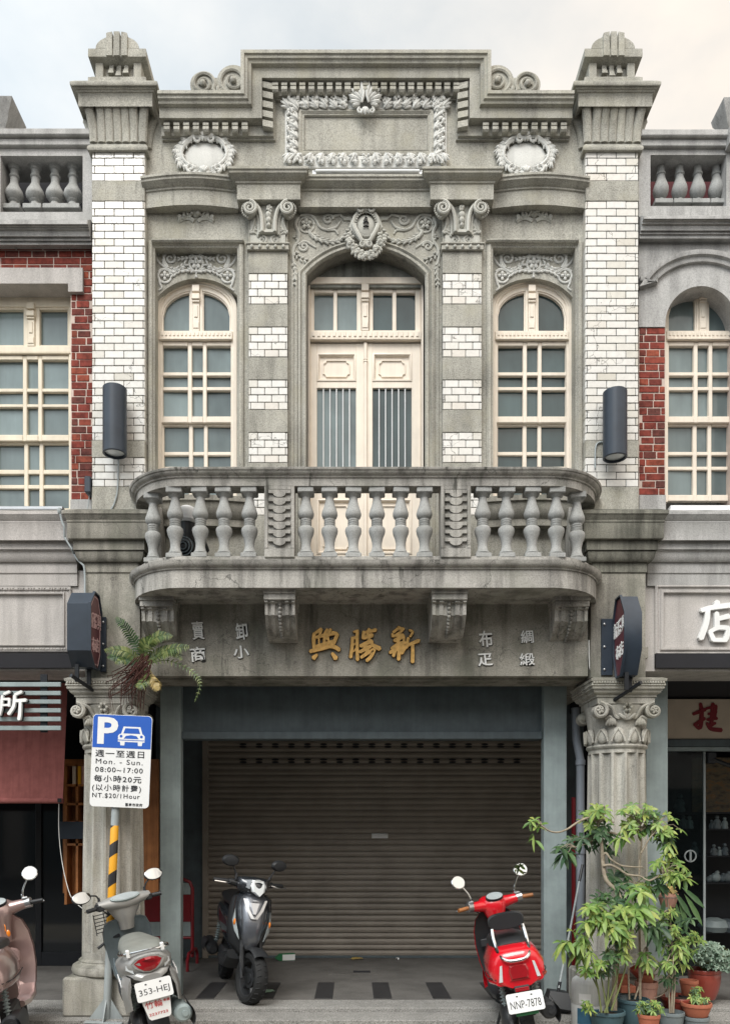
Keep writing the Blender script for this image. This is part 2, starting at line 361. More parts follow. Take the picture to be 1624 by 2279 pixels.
    def leaf(s, x, y, z, ang, Ln, w, th=.012):
        """plump carved leaf lying in the wall plane, pointing along ang from its base"""
        R = Matrix.Rotation(-ang, 3, 'Y')
        return s.ell((x+cos(ang)*Ln/2, y, z+sin(ang)*Ln/2), (Ln/2, th, w/2), R, 8, 4)
    def spiral(s, x, y, z, r0, r1, a0, turns, rt, n=18, flat=None):
        pts = []
        for i in range(n+1):
            t = i/n; a = a0+turns*2*pi*t; r = r0+(r1-r0)*t; pts.append((x+r*cos(a), y, z+r*sin(a)))
        return s.tube(pts, [rt*(1-.35*i/n) for i in range(n+1)], 6, True, flat)
    def mirror(s):
        o = len(s.v); s.v += [(-x, y, z) for x, y, z in s.v]; s.f += [tuple(i+o for i in f[::-1]) for f in s.f]; return s
    def build(s, name, mat, parent=None, smooth=35, local=False):
        me = bpy.data.meshes.new(name)
        off = Vector((0, 0, 0))
        if parent is not None and not local:
            q = parent
            while q is not None: off += q.location; q = q.parent
        me.from_pydata([(x-off.x, y-off.y, z-off.z) for x, y, z in s.v], [], s.f)
        bm = bmesh.new(); bm.from_mesh(me); bmesh.ops.recalc_face_normals(bm, faces=bm.faces); bm.to_mesh(me); bm.free()
        if mat is not None: me.materials.append(M[mat] if isinstance(mat, str) else mat)
        if smooth:
            me.polygons.foreach_set('use_smooth', [True]*len(me.polygons)); me.set_sharp_from_angle(angle=radians(smooth))
        o = bpy.data.objects.new(name, me); COL.objects.link(o)
        if parent is not None: o.parent = parent
        return o
def thing(name, label, cat, loc=(0, 0, 0), rot=(0, 0, 0), group=None):
    o = bpy.data.objects.new(name, None); COL.objects.link(o); o.location = loc; o.rotation_euler = rot; o.empty_display_size = .1
    o['label'] = label; o['category'] = cat
    if group: o['group'] = group
    return o
def tag(o, label, cat, group=None):
    o['label'] = label; o['category'] = cat
    if group: o['group'] = group
    return o
def struct(name, mb, mat):
    o = mb.build(name, mat, None); o['kind'] = 'structure'; return o
def inst(src, name, parent, loc, rot=(0, 0, 0), scale=(1, 1, 1), label=None):
    o = src.copy(); o.name = name; COL.objects.link(o); o.parent = parent; o.location = loc; o.rotation_euler = rot; o.scale = scale
    if label: o['label'] = label
    return o
def text_mb(body, w, h, depth=.004, bold=0, align='FIT', shear=0, spacing=1):
    """lettering as a mesh standing in the xz plane, front toward -y, fitted to w x h around the origin"""
    cu = bpy.data.curves.new('lettering', 'FONT'); cu.body = body; cu.size = 1; cu.extrude = 0; cu.offset = bold; cu.shear = shear; cu.space_character = spacing
    cu.resolution_u = 3
    o = bpy.data.objects.new('lettering', cu); COL.objects.link(o)
    bpy.context.view_layer.update()
    dg = bpy.context.evaluated_depsgraph_get(); me = o.evaluated_get(dg).to_mesh()
    vs = [tuple(v.co) for v in me.vertices]; fs = [tuple(p.vertices) for p in me.polygons]
    o.evaluated_get(dg).to_mesh_clear(); bpy.data.objects.remove(o); bpy.data.curves.remove(cu)
    mb = MB()
    if not vs: return mb
    x0, x1 = min(v[0] for v in vs), max(v[0] for v in vs); y0, y1 = min(v[1] for v in vs), max(v[1] for v in vs)
    sx = w/(x1-x0) if w else None; sy = h/(y1-y0) if h else sx
    if sx is None: sx = sy
    from collections import Counter
    ec = Counter(); 
    for f in fs:
        for i in range(len(f)): ec[frozenset((f[i], f[(i+1) % len(f)]))] += 1
    pts = [((v[0]-(x0+x1)/2)*sx, (v[1]-(y0+y1)/2)*sy) for v in vs]; n = len(pts)
    mb.v = [(x, -depth, z) for x, z in pts]+[(x, 0, z) for x, z in pts]
    mb.f = list(fs)
    for f in fs:
        for i in range(len(f)):
            a, b = f[i], f[(i+1) % len(f)]
            if ec[frozenset((a, b))] == 1: mb.f.append((a, a+n, b+n, b))
    return mb
def shift(mb, x=0, y=0, z=0, mat=None):
    if mat is not None: mb.v = [tuple(mat @ Vector(v)) for v in mb.v]
    mb.v = [(a+x, b+y, c+z) for a, b, c in mb.v]; return mb
def brush(strokes, conv, y, depth, grow=0, sc=1):
    """brush lettering: every stroke a tapered slab with rounded ends; conv maps sheet units to (x, z)"""
    mb = MB()
    for i, (pts, ws) in enumerate(strokes):
        if not hasattr(ws, '__len__'): ws = [ws*.9]+[ws]*(len(pts)-2)+[ws*1.05]
        q = [Vector(p) for p in pts]; fine = []; fw = []
        for k in range(len(q)-1):
            for t in range(4):
                u = t/4; p0 = q[max(k-1, 0)]; p1, p2 = q[k], q[k+1]; p3 = q[min(k+2, len(q)-1)]
                c = .5*((2*p1)+(p2-p0)*u+(2*p0-5*p1+4*p2-p3)*u*u+(3*p1-p0-3*p2+p3)*u**3)
                fine.append(c); fw.append(ws[k]+(ws[k+1]-ws[k])*u)
        fine.append(q[-1]); fw.append(ws[-1])
        le, ri = [], []
        for k, c in enumerate(fine):
            d = fine[min(k+1, len(fine)-1)]-fine[max(k-1, 0)]; d.normalize(); nn = Vector((-d.y, d.x)); hw = fw[k]/2+grow
            le.append(c+nn*hw); ri.append(c-nn*hw)
        d0 = (fine[1]-fine[0]).normalized(); d1 = (fine[-1]-fine[-2]).normalized()
        poly = [fine[0]-d0*(fw[0]*.32+grow)]+le+[fine[-1]+d1*(fw[-1]*.32+grow)]+ri[::-1]
        mb.prism([conv(*p) for p in poly], y-depth-i*.0003, y)
    return mb
rnd = random.Random(7)
# ================================================================ ground
mb = MB(); mb.box(-400, 400, -400, 400, -1.0, -.084); struct('road', mb, 'asphalt')
mb = MB(); mb.box(-30, 30, -2.6, -.3, -.3, -.08); struct('gutter_strip', mb, 'road')
mb = MB(); mb.box(-30, 30, .33, 14, -.6, 0); struct('arcade_floor', mb, 'floor')
mb = MB()
mb.box(-30, 30, -.02, .33, -.5, -.002, .006); mb.box(-30, 30, -.33, -.02, -.5, -.04, .006)
struct('granite_kerb', mb, 'granite')
# ================================================================ shophouse
HOUSE = thing('shophouse', 'narrow two storey shophouse of weathered grey plaster and white tile with a curved balcony', 'building')
def flip(mb): mb.v = [(-x, y, z) for x, y, z in mb.v]; return mb
def tiles(mb, x0, x1, z0, z1, y, rows, tl, gap=.005, off=0, side=None):
    h = (z1-z0)/rows
    for r in range(rows):
        a = x0-((r+off) % 2)*tl/2-tl*.35; zz0, zz1 = z0+r*h+gap/2, z0+(r+1)*h-gap/2
        while a < x1:
            p, q = max(a, x0), min(a+tl, x1); a += tl
            if q-p < .006: continue
            j = rnd.uniform(-.0012, .0012); g2 = gap*rnd.uniform(.7, 1.2)
            mb.box(p+g2/2, q-g2/2, y+j, y+.03, zz0+rnd.uniform(-.001, .001), zz1+rnd.uniform(-.001, .001), .0035)
PX0, PX1 = wx(204.5), wx(322)
PCX, PHX = (PX0+PX1)/2, (PX1-PX0)/2
def spl(pts, k=5):
    q = [Vector(p) for p in pts]; res = []
    for i in range(len(q)-1):
        p0 = q[max(i-1, 0)]; p1, p2 = q[i], q[i+1]; p3 = q[min(i+2, len(q)-1)]
        for t in range(k):
            u = t/k; res.append(.5*((2*p1)+(p2-p0)*u+(2*p0-5*p1+4*p2-p3)*u*u+(3*p1-p0-3*p2+p3)*u**3))
    res.append(q[-1]); return res
def vine(mb, pts, y, r=.012, taper=.5, k=5, flat=.9):
    r *= 1.15
    q = spl([P(a, b, y) for a, b in pts], k); n = len(q)
    mb.tube(q, [r*(1-(1-taper)*i/(n-1)) for i in range(n)], 6, True, flat)
def pspiral(mb, px, py, rpx, y, rt, a0=0, turns=1.6, r1=.18):
    s = (D+y)/F; c = P(px, py, y); mb.spiral(c.x, c.y, c.z, rpx*s, rpx*s*r1, a0, turns, rt, 22, .8)
def petals(mb, px, py, y, rpx, n=5, th=.012, a0=pi/2):
    s = (D+y)/F*rpx; c = P(px, py, y)
    for i in range(n):
        a = a0+2*pi*i/n; mb.leaf(c.x+cos(a)*s*.15, y-.004, c.z+sin(a)*s*.15, a, s*.95, s*.72, th)
    mb.ell((c.x, y-.012, c.z), s*.22, None, 6, 4)
def ring(mb, px, py, rx, ry, y, rt, n=24, a0=0, a1=2*pi):
    s = (D+y)/F; c = P(px, py, y)
    mb.tube([(c.x+cos(a0+(a1-a0)*i/n)*rx*s, y, c.z+sin(a0+(a1-a0)*i/n)*ry*s) for i in range(n+1)], rt, 6)
def leafchain(mb, pts, y, Lp, wp, n=9, spread=.7, th=.012):
    q = spl([P(a, b, y) for a, b in pts], 8); s = (D+y)/F
    for i in range(n):
        k = int(i/(n-1)*(len(q)-1)) if n > 1 else 0; k2 = min(k+1, len(q)-1); k1 = max(k2-1, 0)
        d = q[k2]-q[k1]; a = atan2(d.z, d.x)
        for sg in (-1, 1): mb.leaf(q[k].x, y+rnd.uniform(-.004, .004), q[k].z, a+sg*spread, Lp*s, wp*s, th)
# ---------------------------------------------------------------- the two tall tiled piers
def build_pier(s):
    fx = (lambda m: m) if s < 0 else flip
    core = MB(); zb, zt = wz(1137), wz(322)
    core.box(PX0+.004, PX1-.004, .012, .5, zb, zt)
    for a, b in ((402, 447), (980, 1018), (1083, 1137)): core.box(PX0-.001, PX1+.001, -.003, .45, wz(b), wz(a), .004)
    pier = fx(core).build('pier', 'conc' if s < 0 else 'conc', HOUSE)
    gr = MB(); gr.box(PX0+.003, PX1-.003, .006, .4, wz(1083)+.002, wz(335)-.002); fx(gr).build('grout', 'grout', pier)
    for a, b, r in ((402, 334, 4), (980, 447, 32), (1083, 1018, 4)):        # face, and the return towards the middle of the house
        t = MB(); tiles(t, PX0, PX1, wz(a), wz(b), 0, r, .172, off=r == 32)
        h = (wz(b)-wz(a))/r
        for i in range(r): t.box(PX1-.02, PX1+.002, .006+(.0 if i % 2 else .0), .10, wz(a)+i*h+.0025, wz(a)+(i+1)*h-.0025, .003)
        fx(t).build('tiling', 'tile', pier, 0)
    c = MB()
    def oz(l): return [(o, wz(p, -max(o, 0))) for o, p in l]
    c.sq(PCX, .27, PHX, .27, oz([(0, 338), (.012, 337), (.028, 333), (.034, 328), (.03, 324), (.012, 321), (.002, 319), (.0, 300), (.006, 280), (.02, 262), (.035, 250), (.035, 236)]))
    c.sq(PCX, .27, PHX, .27, oz([(.02, 236.5), (.088, 236), (.09, 233), (.09, 209), (.095, 206), (.105, 203), (.11, 199), (.122, 196), (.128, 191), (.142, 189), (.147, 186), (.147, 180), (.12, 178.5)]))
    for i in range(9):                                                     # upright leaf lobes curling outwards at the top
        def lobe(cx, cy, dx, dy, w, nx, ny):
            pts = []
            for k in range(8):
                u = k/7; z = wz(318, 0)+(wz(243, -.03)-wz(318, 0))*u; o = .004+.055*max(0, u-.25)**1.6/.63
                pts.append((cx+nx*o+dx, cy+ny*o+dy, z))
            pts.append((pts[-1][0]+nx*.006, pts[-1][1]+ny*.006, pts[-1][2]-.012))
            c.tube(pts, [w*.9]*2+[w]*5+[w*1.1, w*.5], 8, True, .55)
    w = PHX*2/7
    for k in range(7):
        ex = (k-3)/3*.03; lobe(PX0+w*(k+.5)+ex*.5, 0, 0, 0, w*.60, 0 if abs(k-3) < 3 else (.5 if k == 6 else -.5), -1)
    for k in range(4): lobe(PX1, .06+k*.12, 0, 0, .05, 1, 0); lobe(PX0, .06+k*.12, 0, 0, .05, -1, 0)
    fx(c).build('pier_capital', 'conc', pier)
    f = MB(); yb = .02
    f.sq(PCX, .2, PHX, .22, [(.022, wz(180, -.04)-.01), (.022, wz(171, -.04)), (.0, wz(169, -.04)), (.0, wz(165, -.04))])
    f.box(PX0+.10, PX1-.10, -.03, .1, wz(180, -.04), wz(167, -.04), .004)
    f.box(PX0+.055, PX1-.055, .045, .4, wz(166, 0), wz(122, -.04))
    for a, b in ((PX0+.03, PX0+.10), (PX1-.10, PX1-.03)): f.box(a, b, .0, .41, wz(166, -.04), wz(124, -.04), .006)
    f.sq(PCX, .2, PHX, .22, [(-.03, wz(131, -.04)), (.02, wz(125, -.04)), (.022, wz(122, -.04)), (.02, wz(107, -.04)), (.0, wz(104, -.04))])
    R = PHX*.82; zc = wz(104, -.04); rise = wz(78, -.03)-zc                # the dome, cut from a half disc, with three straps over it
    f.prism([(PCX+R*cos(pi*k/20), zc+rise*sin(pi*k/20)) for k in range(21)], -.03, .2)
    zsl = wz(125, -.04)
    for k, dx in enumerate((-.066, 0, .066)):
        q = []
        for i in range(8):
            x = PCX+dx-.026+.052*i/7; q.append((x, zc+rise*sqrt(max(0, 1-((x-PCX)/R)**2))+.014))
        f.prism([(PCX+dx-.026, zsl)]+q+[(PCX+dx+.026, zsl)], -.054, .21)
        end = wz((160, 166, 160)[k], -.01)
        f.box(PCX+dx-.02, PCX+dx+.02, .015, .06, end+.04, zsl+.03, .003)
        f.loft([[(PCX+dx+u*w_, yy, zz) for u, yy in ((-1, y_), (1, y_), (1, .06), (-1, .06))] for w_, y_, zz in ((.016, .008, end+.055), (.026, -.008, end))])
    fx(f).build('finial', 'conc', pier)
    return pier
PIERS = [build_pier(-1), build_pier(1)]
# ---------------------------------------------------------------- stepped pediment
steps = [(352, 207), (537, 207), (537, 117), (1091, 117), (1091, 207), (1276, 207)]
yp = -.1
path = [(wx(a, yp), wz(b, yp)) for a, b in steps]
mb = MB()
mb.prism([(-2.0, wz(452)), (2.0, wz(452)), (2.0, path[0][1]-.03)]+[(x-(.03 if x > 0 else -.03)*(0 if i in (0, 5) else 1), z-.03) for i, (x, z) in list(enumerate(path))[::-1]][0:6]+[(-2.0, path[0][1]-.03)], .07, .38)
PED = mb.build('pediment', 'conc', HOUSE)
mb = MB()
mb.sweep(path, [(0, .38), (-.002, -.13), (.028, -.132), (.034, -.118), (.056, -.116), (.064, -.1), (.084, -.094), (.092, -.06), (.175, -.055), (.177, .02), (.268, .02), (.27, .045), (.283, .045), (.283, .09)], side=-1)
mb.build('stepped_moulding', 'conc', PED)
dz = MB()
def dent(cx, zt, w=.052, h=.088): dz.loft([[(cx-w/2, .03, z), (cx+w/2, .03, z), (cx+w/2, y, z), (cx-w/2, y, z)] for y, z in ((-.022, zt), (-.030, zt-.012), (-.034, zt-h*.42), (-.027, zt-h*.46), (-.033, zt-h*.84), (-.022, zt-h))])
zl, zh = path[0][1]-.18, path[2][1]-.18
xl, xr = path[1][0], path[3][0]
for s in (-1, 1):
    for i in range(9):
        x = -1.76+i*.0865
        if x < xl+.16: dent(-s*x, zl)
    dz.build('dentil_course', 'conc', PED); dz = MB()
n = 21; a, b = xl+.29, xr-.29
for i in range(n): dent(a+(b-a)*i/(n-1), zh)
dz.build('dentil_course', 'conc', PED)
for s in (-1, 1):
    dz = MB()
    for i in range(5):
        z = zh-.01-i*.085
        dz.loft([[(s*(abs(xl)-.18), .03, zz), (s*(abs(xl)-.18), -.04, zz), (s*(abs(xl)-.27), -.028, zz+dd), (s*(abs(xl)-.27), .03, zz+dd)] for zz, dd in ((z, -.008), (z-.055, -.008))])
    dz.build('dentil_course', 'conc', PED)
# scrolls that brace the step
def scroll(s):
    m = MB(); y0 = -.06
    c1, c2 = P(519, 180, y0), P(452, 187, y0); r1, r2 = .145, .115
    bot = wz(208, y0)-.02
    def disc(c, r, yb): m.prism([(c.x+r*cos(2*pi*k/28), max(bot, c.z+r*sin(2*pi*k/28))) for k in range(28)], y0, yb)
    disc(c1, r1, .22); disc(c2, r2, .2)
    m.prism([(c2.x, bot), (c1.x, bot), (c1.x-.06, c1.z+.03), (c2.x+.07, c2.z+.065)], y0+.004, .19)
    for c, r, d in ((c1, r1, -1), (c2, r2, 1)):
        m.tube([(c.x+r*.93*(1-.72*t/40)*cos(-.6+d*t/40*3.3*pi), y0-.006, max(bot+.01, c.z+r*.93*(1-.72*t/40)*sin(-.6+d*t/40*3.3*pi))) for t in range(41)], [.017*(1-.3*t/40) for t in range(41)], 6)
        m.ell((c.x, y0-.012, c.z), (.03, .03, .03), None, 8, 5)
    m.leaf((c1.x+c2.x)/2, y0-.01, bot, pi/2, .09, .04, .02); m.leaf((c1.x+c2.x)/2-.01, y0-.01, bot, pi/2+.6, .07, .03, .02); m.leaf((c1.x+c2.x)/2, y0-.01, bot, pi/2-.6, .07, .03, .02)
    (m if s < 0 else flip(m)).build('scroll', 'conc', PED)
scroll(-1); scroll(1)
# inscription panel in a carved wreath frame
yw = .065
mb = MB()
mb.sweep([(wx(a, yw), wz(b, yw)) for a, b in ((664, 246), (964, 246), (964, 348), (664, 348))], [(-.005, .08), (0, .045), (.02, .04), (.04, .055), (.05, .05), (.056, .066)], True, -1)
mb.build('panel_moulding', 'conc', PED)
mb = MB(); yr = .045
def cluster(x, z, ang, L=.105):
    L *= .9
    for k, da in enumerate((-.62, -.3, 0, .3, .62)): mb.leaf(x, yr-.012-.006*(2-abs(k-2)), z, ang+da+rnd.uniform(-.08, .08), L*(1-.14*abs(k-2))*rnd.uniform(.9, 1.1), .023, .012)
def berries(x, z, n=6, sp=.04):
    for _ in range(n): mb.ell((x+rnd.uniform(-sp, sp), yr-rnd.uniform(.008, .03), z+rnd.uniform(-sp, sp)), rnd.uniform(.008, .014), None, 6, 4)
L0, R0, T0, B0 = wx(651, yr), wx(977, yr), wz(231, yr), wz(354, yr); hb = .068
def run(p, q, outward, n, lean):
    for i in range(n):
        t = (i+.5)/n; x, z = p[0]+(q[0]-p[0])*t, p[1]+(q[1]-p[1])*t
        a = atan2(q[1]-p[1], q[0]-p[0]); d = (cos(a), sin(a))
        cluster(x-d[0]*.03-outward[0]*hb*.7, z-d[1]*.03-outward[1]*hb*.7, atan2(outward[1]+d[1]*lean, outward[0]+d[0]*lean), .125)
        berries(x+d[0]*.045+outward[0]*.01, z+d[1]*.045+outward[1]*.01, 13, .036)
        mb.ell((x-d[0]*.035+outward[0]*hb*.55, yr-.015, z-d[1]*.035+outward[1]*hb*.55), .02, None, 6, 4)
run((L0-.04, T0), (-.1, T0), (0, 1), 7, -.75); run((R0+.04, T0), (.1, T0), (0, 1), 7, -.75)
run((L0-.04, B0), (0, B0), (0, -1), 7, -.55); run((R0+.04, B0), (0, B0), (0, -1), 7, -.55)
run((L0, B0), (L0, T0), (-1, 0), 6, .75); run((R0, B0), (R0, T0), (1, 0), 6, .75)
for sx, x in ((-1, L0), (1, R0)):
    for sz, z in ((1, T0), (-1, B0)): cluster(x-sx*.05, z-sz*.05, atan2(sz, sx), .15)
mb.box(L0-hb, R0+hb, .05, .075, T0-hb, T0+hb); mb.box(L0-hb, R0+hb, .05, .075, B0-hb, B0+hb); mb.box(L0-hb, L0+hb, .051, .075, B0+hb+.001, T0-hb-.001); mb.box(R0-hb, R0+hb, .051, .075, B0+hb+.001, T0-hb-.001)
for s in (-1, 1):                                                       # acanthus in the middle of the top rail
    for k, (a, Ln) in enumerate(((1.42, .17), (1.12, .175), (.82, .165), (.5, .14), (.15, .11), (-.2, .08))):
        mb.leaf(s*(.012+.006*k), yr-.06+.005*k, wz(233, yr)-.004*k, a if s > 0 else pi-a, Ln, .036, .02)
        mb.leaf(s*(.02+.006*k), yr-.05+.005*k, wz(231, yr)-.004*k, (a-.15) if s > 0 else pi-a+.15, Ln*.8, .03, .016)
    c = P(814+s*13, 245, yr-.04); mb.spiral(c.x, c.y, c.z, .024, .008, pi/2, -s*1.1, .010, 16)
    mb.tube([(s*.012, yr-.065, wz(212, yr)), (s*.014, yr-.075, wz(228, yr)), (s*.03, yr-.06, wz(240, yr))], [.010, .013, .010], 6)
for a in (-.5, 0, .5): mb.leaf(0, yr-.05, wz(247, yr), -pi/2+a, .075, .032, .016)
mb.ell((0, yr-.05, wz(190, yr)), (.035, .03, .04), None, 8, 5)
mb.build('wreath_frame', 'relief', PED)
for s in (-1, 1):
    m = MB(); y = .05; c = P(455, 343, y); k = (D+y)/F
    m.ell((c.x, y+.02, c.z-.005), (47*k, .026, 33*k), None, 24, 8)
    cart = (m if s < 0 else flip(m)).build('cartouche', 'relief', PED)
    m = MB()
    for i in range(26):
        a = pi/2+.35+(2*pi-.7)*i/25; rr = 1+.06*sin(9*a)
        x, z = c.x+cos(a)*58*k*rr, c.z+sin(a)*40*k*rr
        tang = a+pi/2 if cos(a) < 0 else a-pi/2
        [m.leaf(x-cos(tang)*.03, y-.008, z-sin(tang)*.03, tang+da, .07, .02, .013) for da in (.8, .4, 0, -.4, -.8)]
        if i % 2: m.ell((x+cos(a)*.028, y-.01, z+sin(a)*.02), .016, None, 6, 4)
    for q in (-1, 1):
        m.tube([(c.x+q*t*47*k, y-.02, c.z+(30+9*sin(t*pi*.9)-16*t*t)*k) for t in [i/10 for i in range(11)]], [.02-.008*i/10 for i in range(11)], 6)
        m.spiral(c.x+q*14*k, y-.025, c.z+30*k, 9*k, 2*k, pi/2, q*-1.2, .012, 14)
        m.spiral(c.x+q*30*k, y-.02, c.z-34*k, 10*k, 3*k, -pi/2, q*1.1, .012, 14)
        m.tube([(c.x+q*cos(a)*50*k, y-.015, c.z+sin(a)*35*k) for a in [-1.2+2.2*i/12 for i in range(13)]], .013, 6)
    for a in (-.6, 0, .6): m.leaf(c.x, y-.03, c.z+34*k, pi/2+a, .05, .03, .016); m.leaf(c.x, y-.02, c.z-44*k, pi/2+a, .07, .03, .016)
    (m if s < 0 else flip(m)).build('wreath', 'relief', cart)
# ---------------------------------------------------------------- main cornice: bowed at the sides, breaking forward over the pilasters
z0 = wz(448, -.05); hC = .232
prof = [(-.3, z0), (0, z0), (0, z0+.132), (.012, z0+.138), (.014, z0+.152), (.03, z0+.158), (.05, z0+.182), (.062, z0+.188), (.064, z0+.205), (.075, z0+.212), (.075, z0+hC), (.05, z0+hC+.006), (-.3, z0+hC+.008)]
mb = MB()
xa, xb, xc, xd = wx(323, 0), wx(528, -.04), wx(668, -.06), wx(960, -.02)
def bow(x0, x1, ya, yb, h, n=18): return [(x0+(x1-x0)*i/n, ya+(yb-ya)*i/n-h*sin(pi*i/n)) for i in range(n+1)]
lp = bow(xa-.02, xb, .03, .03, .045)
mb.sweep(lp, prof, False, -1, 'xy', False, True)
mb.sweep([(-x, y) for x, y in lp][::-1], prof, False, -1, 'xy')
rs = [(o, z-.006 if z > z0+.1 else z+.012) for o, z in prof]; rs = [(o, z+.012) for o, z in prof]
for s in (-1, 1):
    q = [(xb, .2), (xb, -.06), (xc, -.06), (xc, .2)] if s < 0 else [(-xc, .2), (-xc, -.06), (-xb, -.06), (-xb, .2)]
    mb.sweep(q, rs, False, -1, 'xy')
cp = [(o, z-.004) for o, z in prof]
mb.sweep([(xc-.02, .005), (-xc+.02, .005)], cp, False, -1, 'xy')
mb.build('cornice', 'conc', HOUSE)
# ---------------------------------------------------------------- upper wall: one sheet with its openings
def arc(x0, x1, zs, rise, n=20):
    c = (x0+x1)/2; h = (x1-x0)/2; R = (h*h+rise*rise)/(2*rise); zc = zs+rise-R; a = math.asin(min(1, h/R))
    return [(c+R*sin(-a+2*a*i/n), zc+R*cos(-a+2*a*i/n)) for i in range(n+1)]
yW = .09
mb = MB(); zt = wz(446, yW); zbal = 3.78
wl0, wl1, wtop = wx(344, yW), wx(529, yW), wz(551, yW)
d0, d1 = wx(683, yW), wx(945, yW); dsp, dap = wz(614, yW), wz(555, yW)
xi = -1.96
zsill = wz(1126, .1)
mb.prism([(xi, zsill), (wl0, zsill), (wl0, wtop), (wl1, wtop), (wl1, zsill), (-.9, zsill), (-.9, zt), (xi, zt)], yW, .4)
mb.v += []; m2 = MB(); m2.v = list(mb.v); m2.f = list(mb.f); flip(m2); mb.add(m2.v, m2.f)
A = arc(d0, d1, dsp, dap-dsp)
mb.prism([(-.9, zbal), (d0, zbal)]+A+[(d1, zbal), (.9, zbal), (.9, zt), (-.9, zt)], yW+.0, .4)
mb.box(xi, -.9, yW+.02, .4, zbal, zsill-.0); mb.box(.9, -xi, yW+.02, .4, zbal, zsill)
WALL = mb.build('upper_wall', 'conc', HOUSE)
mb = MB()                                                               # moulded surrounds
sur = [(-.055, yW+.01), (-.055, yW-.016), (-.035, yW-.03), (-.018, yW-.03), (-.008, yW-.012), (.004, yW-.008), (.004, .2)]
for s in (-1, 1):
    q = [(s*wl0, zsill), (s*wl0, wtop), (s*wl1, wtop), (s*wl1, zsill)]; mb.sweep(q, sur, False, 1 if s < 0 else -1)
mb.sweep([(d0, zbal)]+[(x, z) for x, z in A]+[(d1, zbal)], [(-.075, yW+.01), (-.075, yW-.02), (-.06, yW-.028), (-.045, yW-.012), (-.04, yW-.014), (-.03, yW-.03), (-.012, yW-.03), (0, yW-.012), (.0, .24)], False, -1)
for s in (-1, 1):
    for a in (648, 657): mb.box(s*abs(wx(a, yW)), s*abs(wx(a+5, yW)), yW-.012, yW+.01, zbal, wz(600, yW), .004)
    mb.box(s*abs(wl0)+s*.02, s*abs(wl1)-s*.06, yW-.055, yW+.02, wtop+.02, wtop+.055, .012)
mb.build('opening_surround', 'conc', WALL)
# carved panel with an arched foot over each window
yO = .175
def win_panel(s):
    m = MB(); a = arc(wl0, wl1, wz(662, yO), wz(619, yO)-wz(662, yO))
    m.prism([(wl0-.01, wtop+.01)]+[(wl0-.01, a[0][1])]+a+[(wl1+.01, a[-1][1]), (wl1+.01, wtop+.01)], yO, .36)
    p = (m if s < 0 else flip(m)).build('spandrel_panel', 'conc', WALL)
    m = MB(); y = yO-.004; C = 436.8
    ring(m, C, 587, 15, 17, y, .011); ring(m, C, 560, 12, 11, y, .012); petals(m, C, 586, y, 13, 5, .016); m.leaf(wx(C, y), y, wz(562, y), pi/2, .05, .04, .014)
    vine(m, [(C, 592), (C, 612)], y, .009); m.leaf(wx(C, y), y, wz(612, y), -pi/2, .025, .025, .01)
    half = MB()
    def H(pts): return pts
    for q in (0, 1):
        T = (lambda p: p) if q == 0 else (lambda p: (2*C-p[0], p[1]))
        sg = 1 if q == 0 else -1
        c = T((379, 575)); pspiral(m, c[0], c[1], 15, y, .013, pi if q == 0 else 0, -1.5*sg)
        vine(m, [T(p) for p in ((364, 577), (366, 590), (376, 600), (392, 602), (408, 592), (416, 578))], y, .014, .4)
        leafchain(m, [T(p) for p in ((376, 599), (392, 601), (410, 590))], y-.004, 12, 5, 5, .6)
        vine(m, [T(p) for p in ((374, 596), (366, 580), (362, 560))], y, .013, .6); vine(m, [T(p) for p in ((372, 598), (358, 588), (349, 574), (350, 560))], y, .010, .6)
        petals(m, *T((353, 562)), y, 6, 4); 
        c = T((367, 614)); pspiral(m, c[0], c[1], 15, y, .012, pi/2, 1.05*sg, .95); petals(m, c[0], c[1], y, 10, 4, .016)
        vine(m, [T(p) for p in ((354, 618), (356, 630), (360, 640), (353, 646))], y, .011, .5); vine(m, [T(p) for p in ((352, 604), (362, 598), (376, 600))], y, .009)
        leafchain(m, [T(p) for p in ((433, 603), (415, 601), (398, 604), (386, 610))], y-.004, 11, 4.5, 6, .5); vine(m, [T(p) for p in ((433, 604), (412, 602), (392, 607), (385, 612))], y, .011)
        leafchain(m, [T(p) for p in ((428, 572), (414, 574), (402, 576))], y-.003, 9, 4, 4, .5); vine(m, [T(p) for p in ((430, 570), (414, 574), (400, 577))], y, .010)
    (m if s < 0 else flip(m)).build('scroll_relief', 'relief', p)
    m = MB(); y = yW; C = 436.5                                            # fruit and leaf crest in the frieze
    m.ell(P(C, 470, y), (.05, .04, .062), None, 10, 7)
    for k in range(14):
        a = rnd.uniform(0, pi); m.ell((wx(C, y)+rnd.uniform(-.035, .035), y-.035, wz(471, y)+rnd.uniform(-.04, .045)), .012, None, 6, 4)
    for q in (-1, 1):
        vine(m, [(C+q*4, 492), (C+q*14, 487), (C+q*26, 487), (C+q*39, 494)], y, .018, .7)
        for k, (dx, py, a) in enumerate(((12, 484, 1.9), (17, 484, 1.4), (22, 485, 1.0), (27, 487, 1.6), (31, 488, .9), (35, 491, 1.2), (14, 480, .7), (24, 480, 1.1))):
            m.leaf(wx(C+q*dx, y), y-.012, wz(py, y), a if q > 0 else pi-a, .05, .026, .016)
            m.ell(P(C+q*(dx+2), py-2, y-.01), .014, None, 6, 4)
    (m if s < 0 else flip(m)).build('fruit_crest', 'relief_d' if s < 0 else 'relief_d', WALL)
win_panel(-1); win_panel(1)
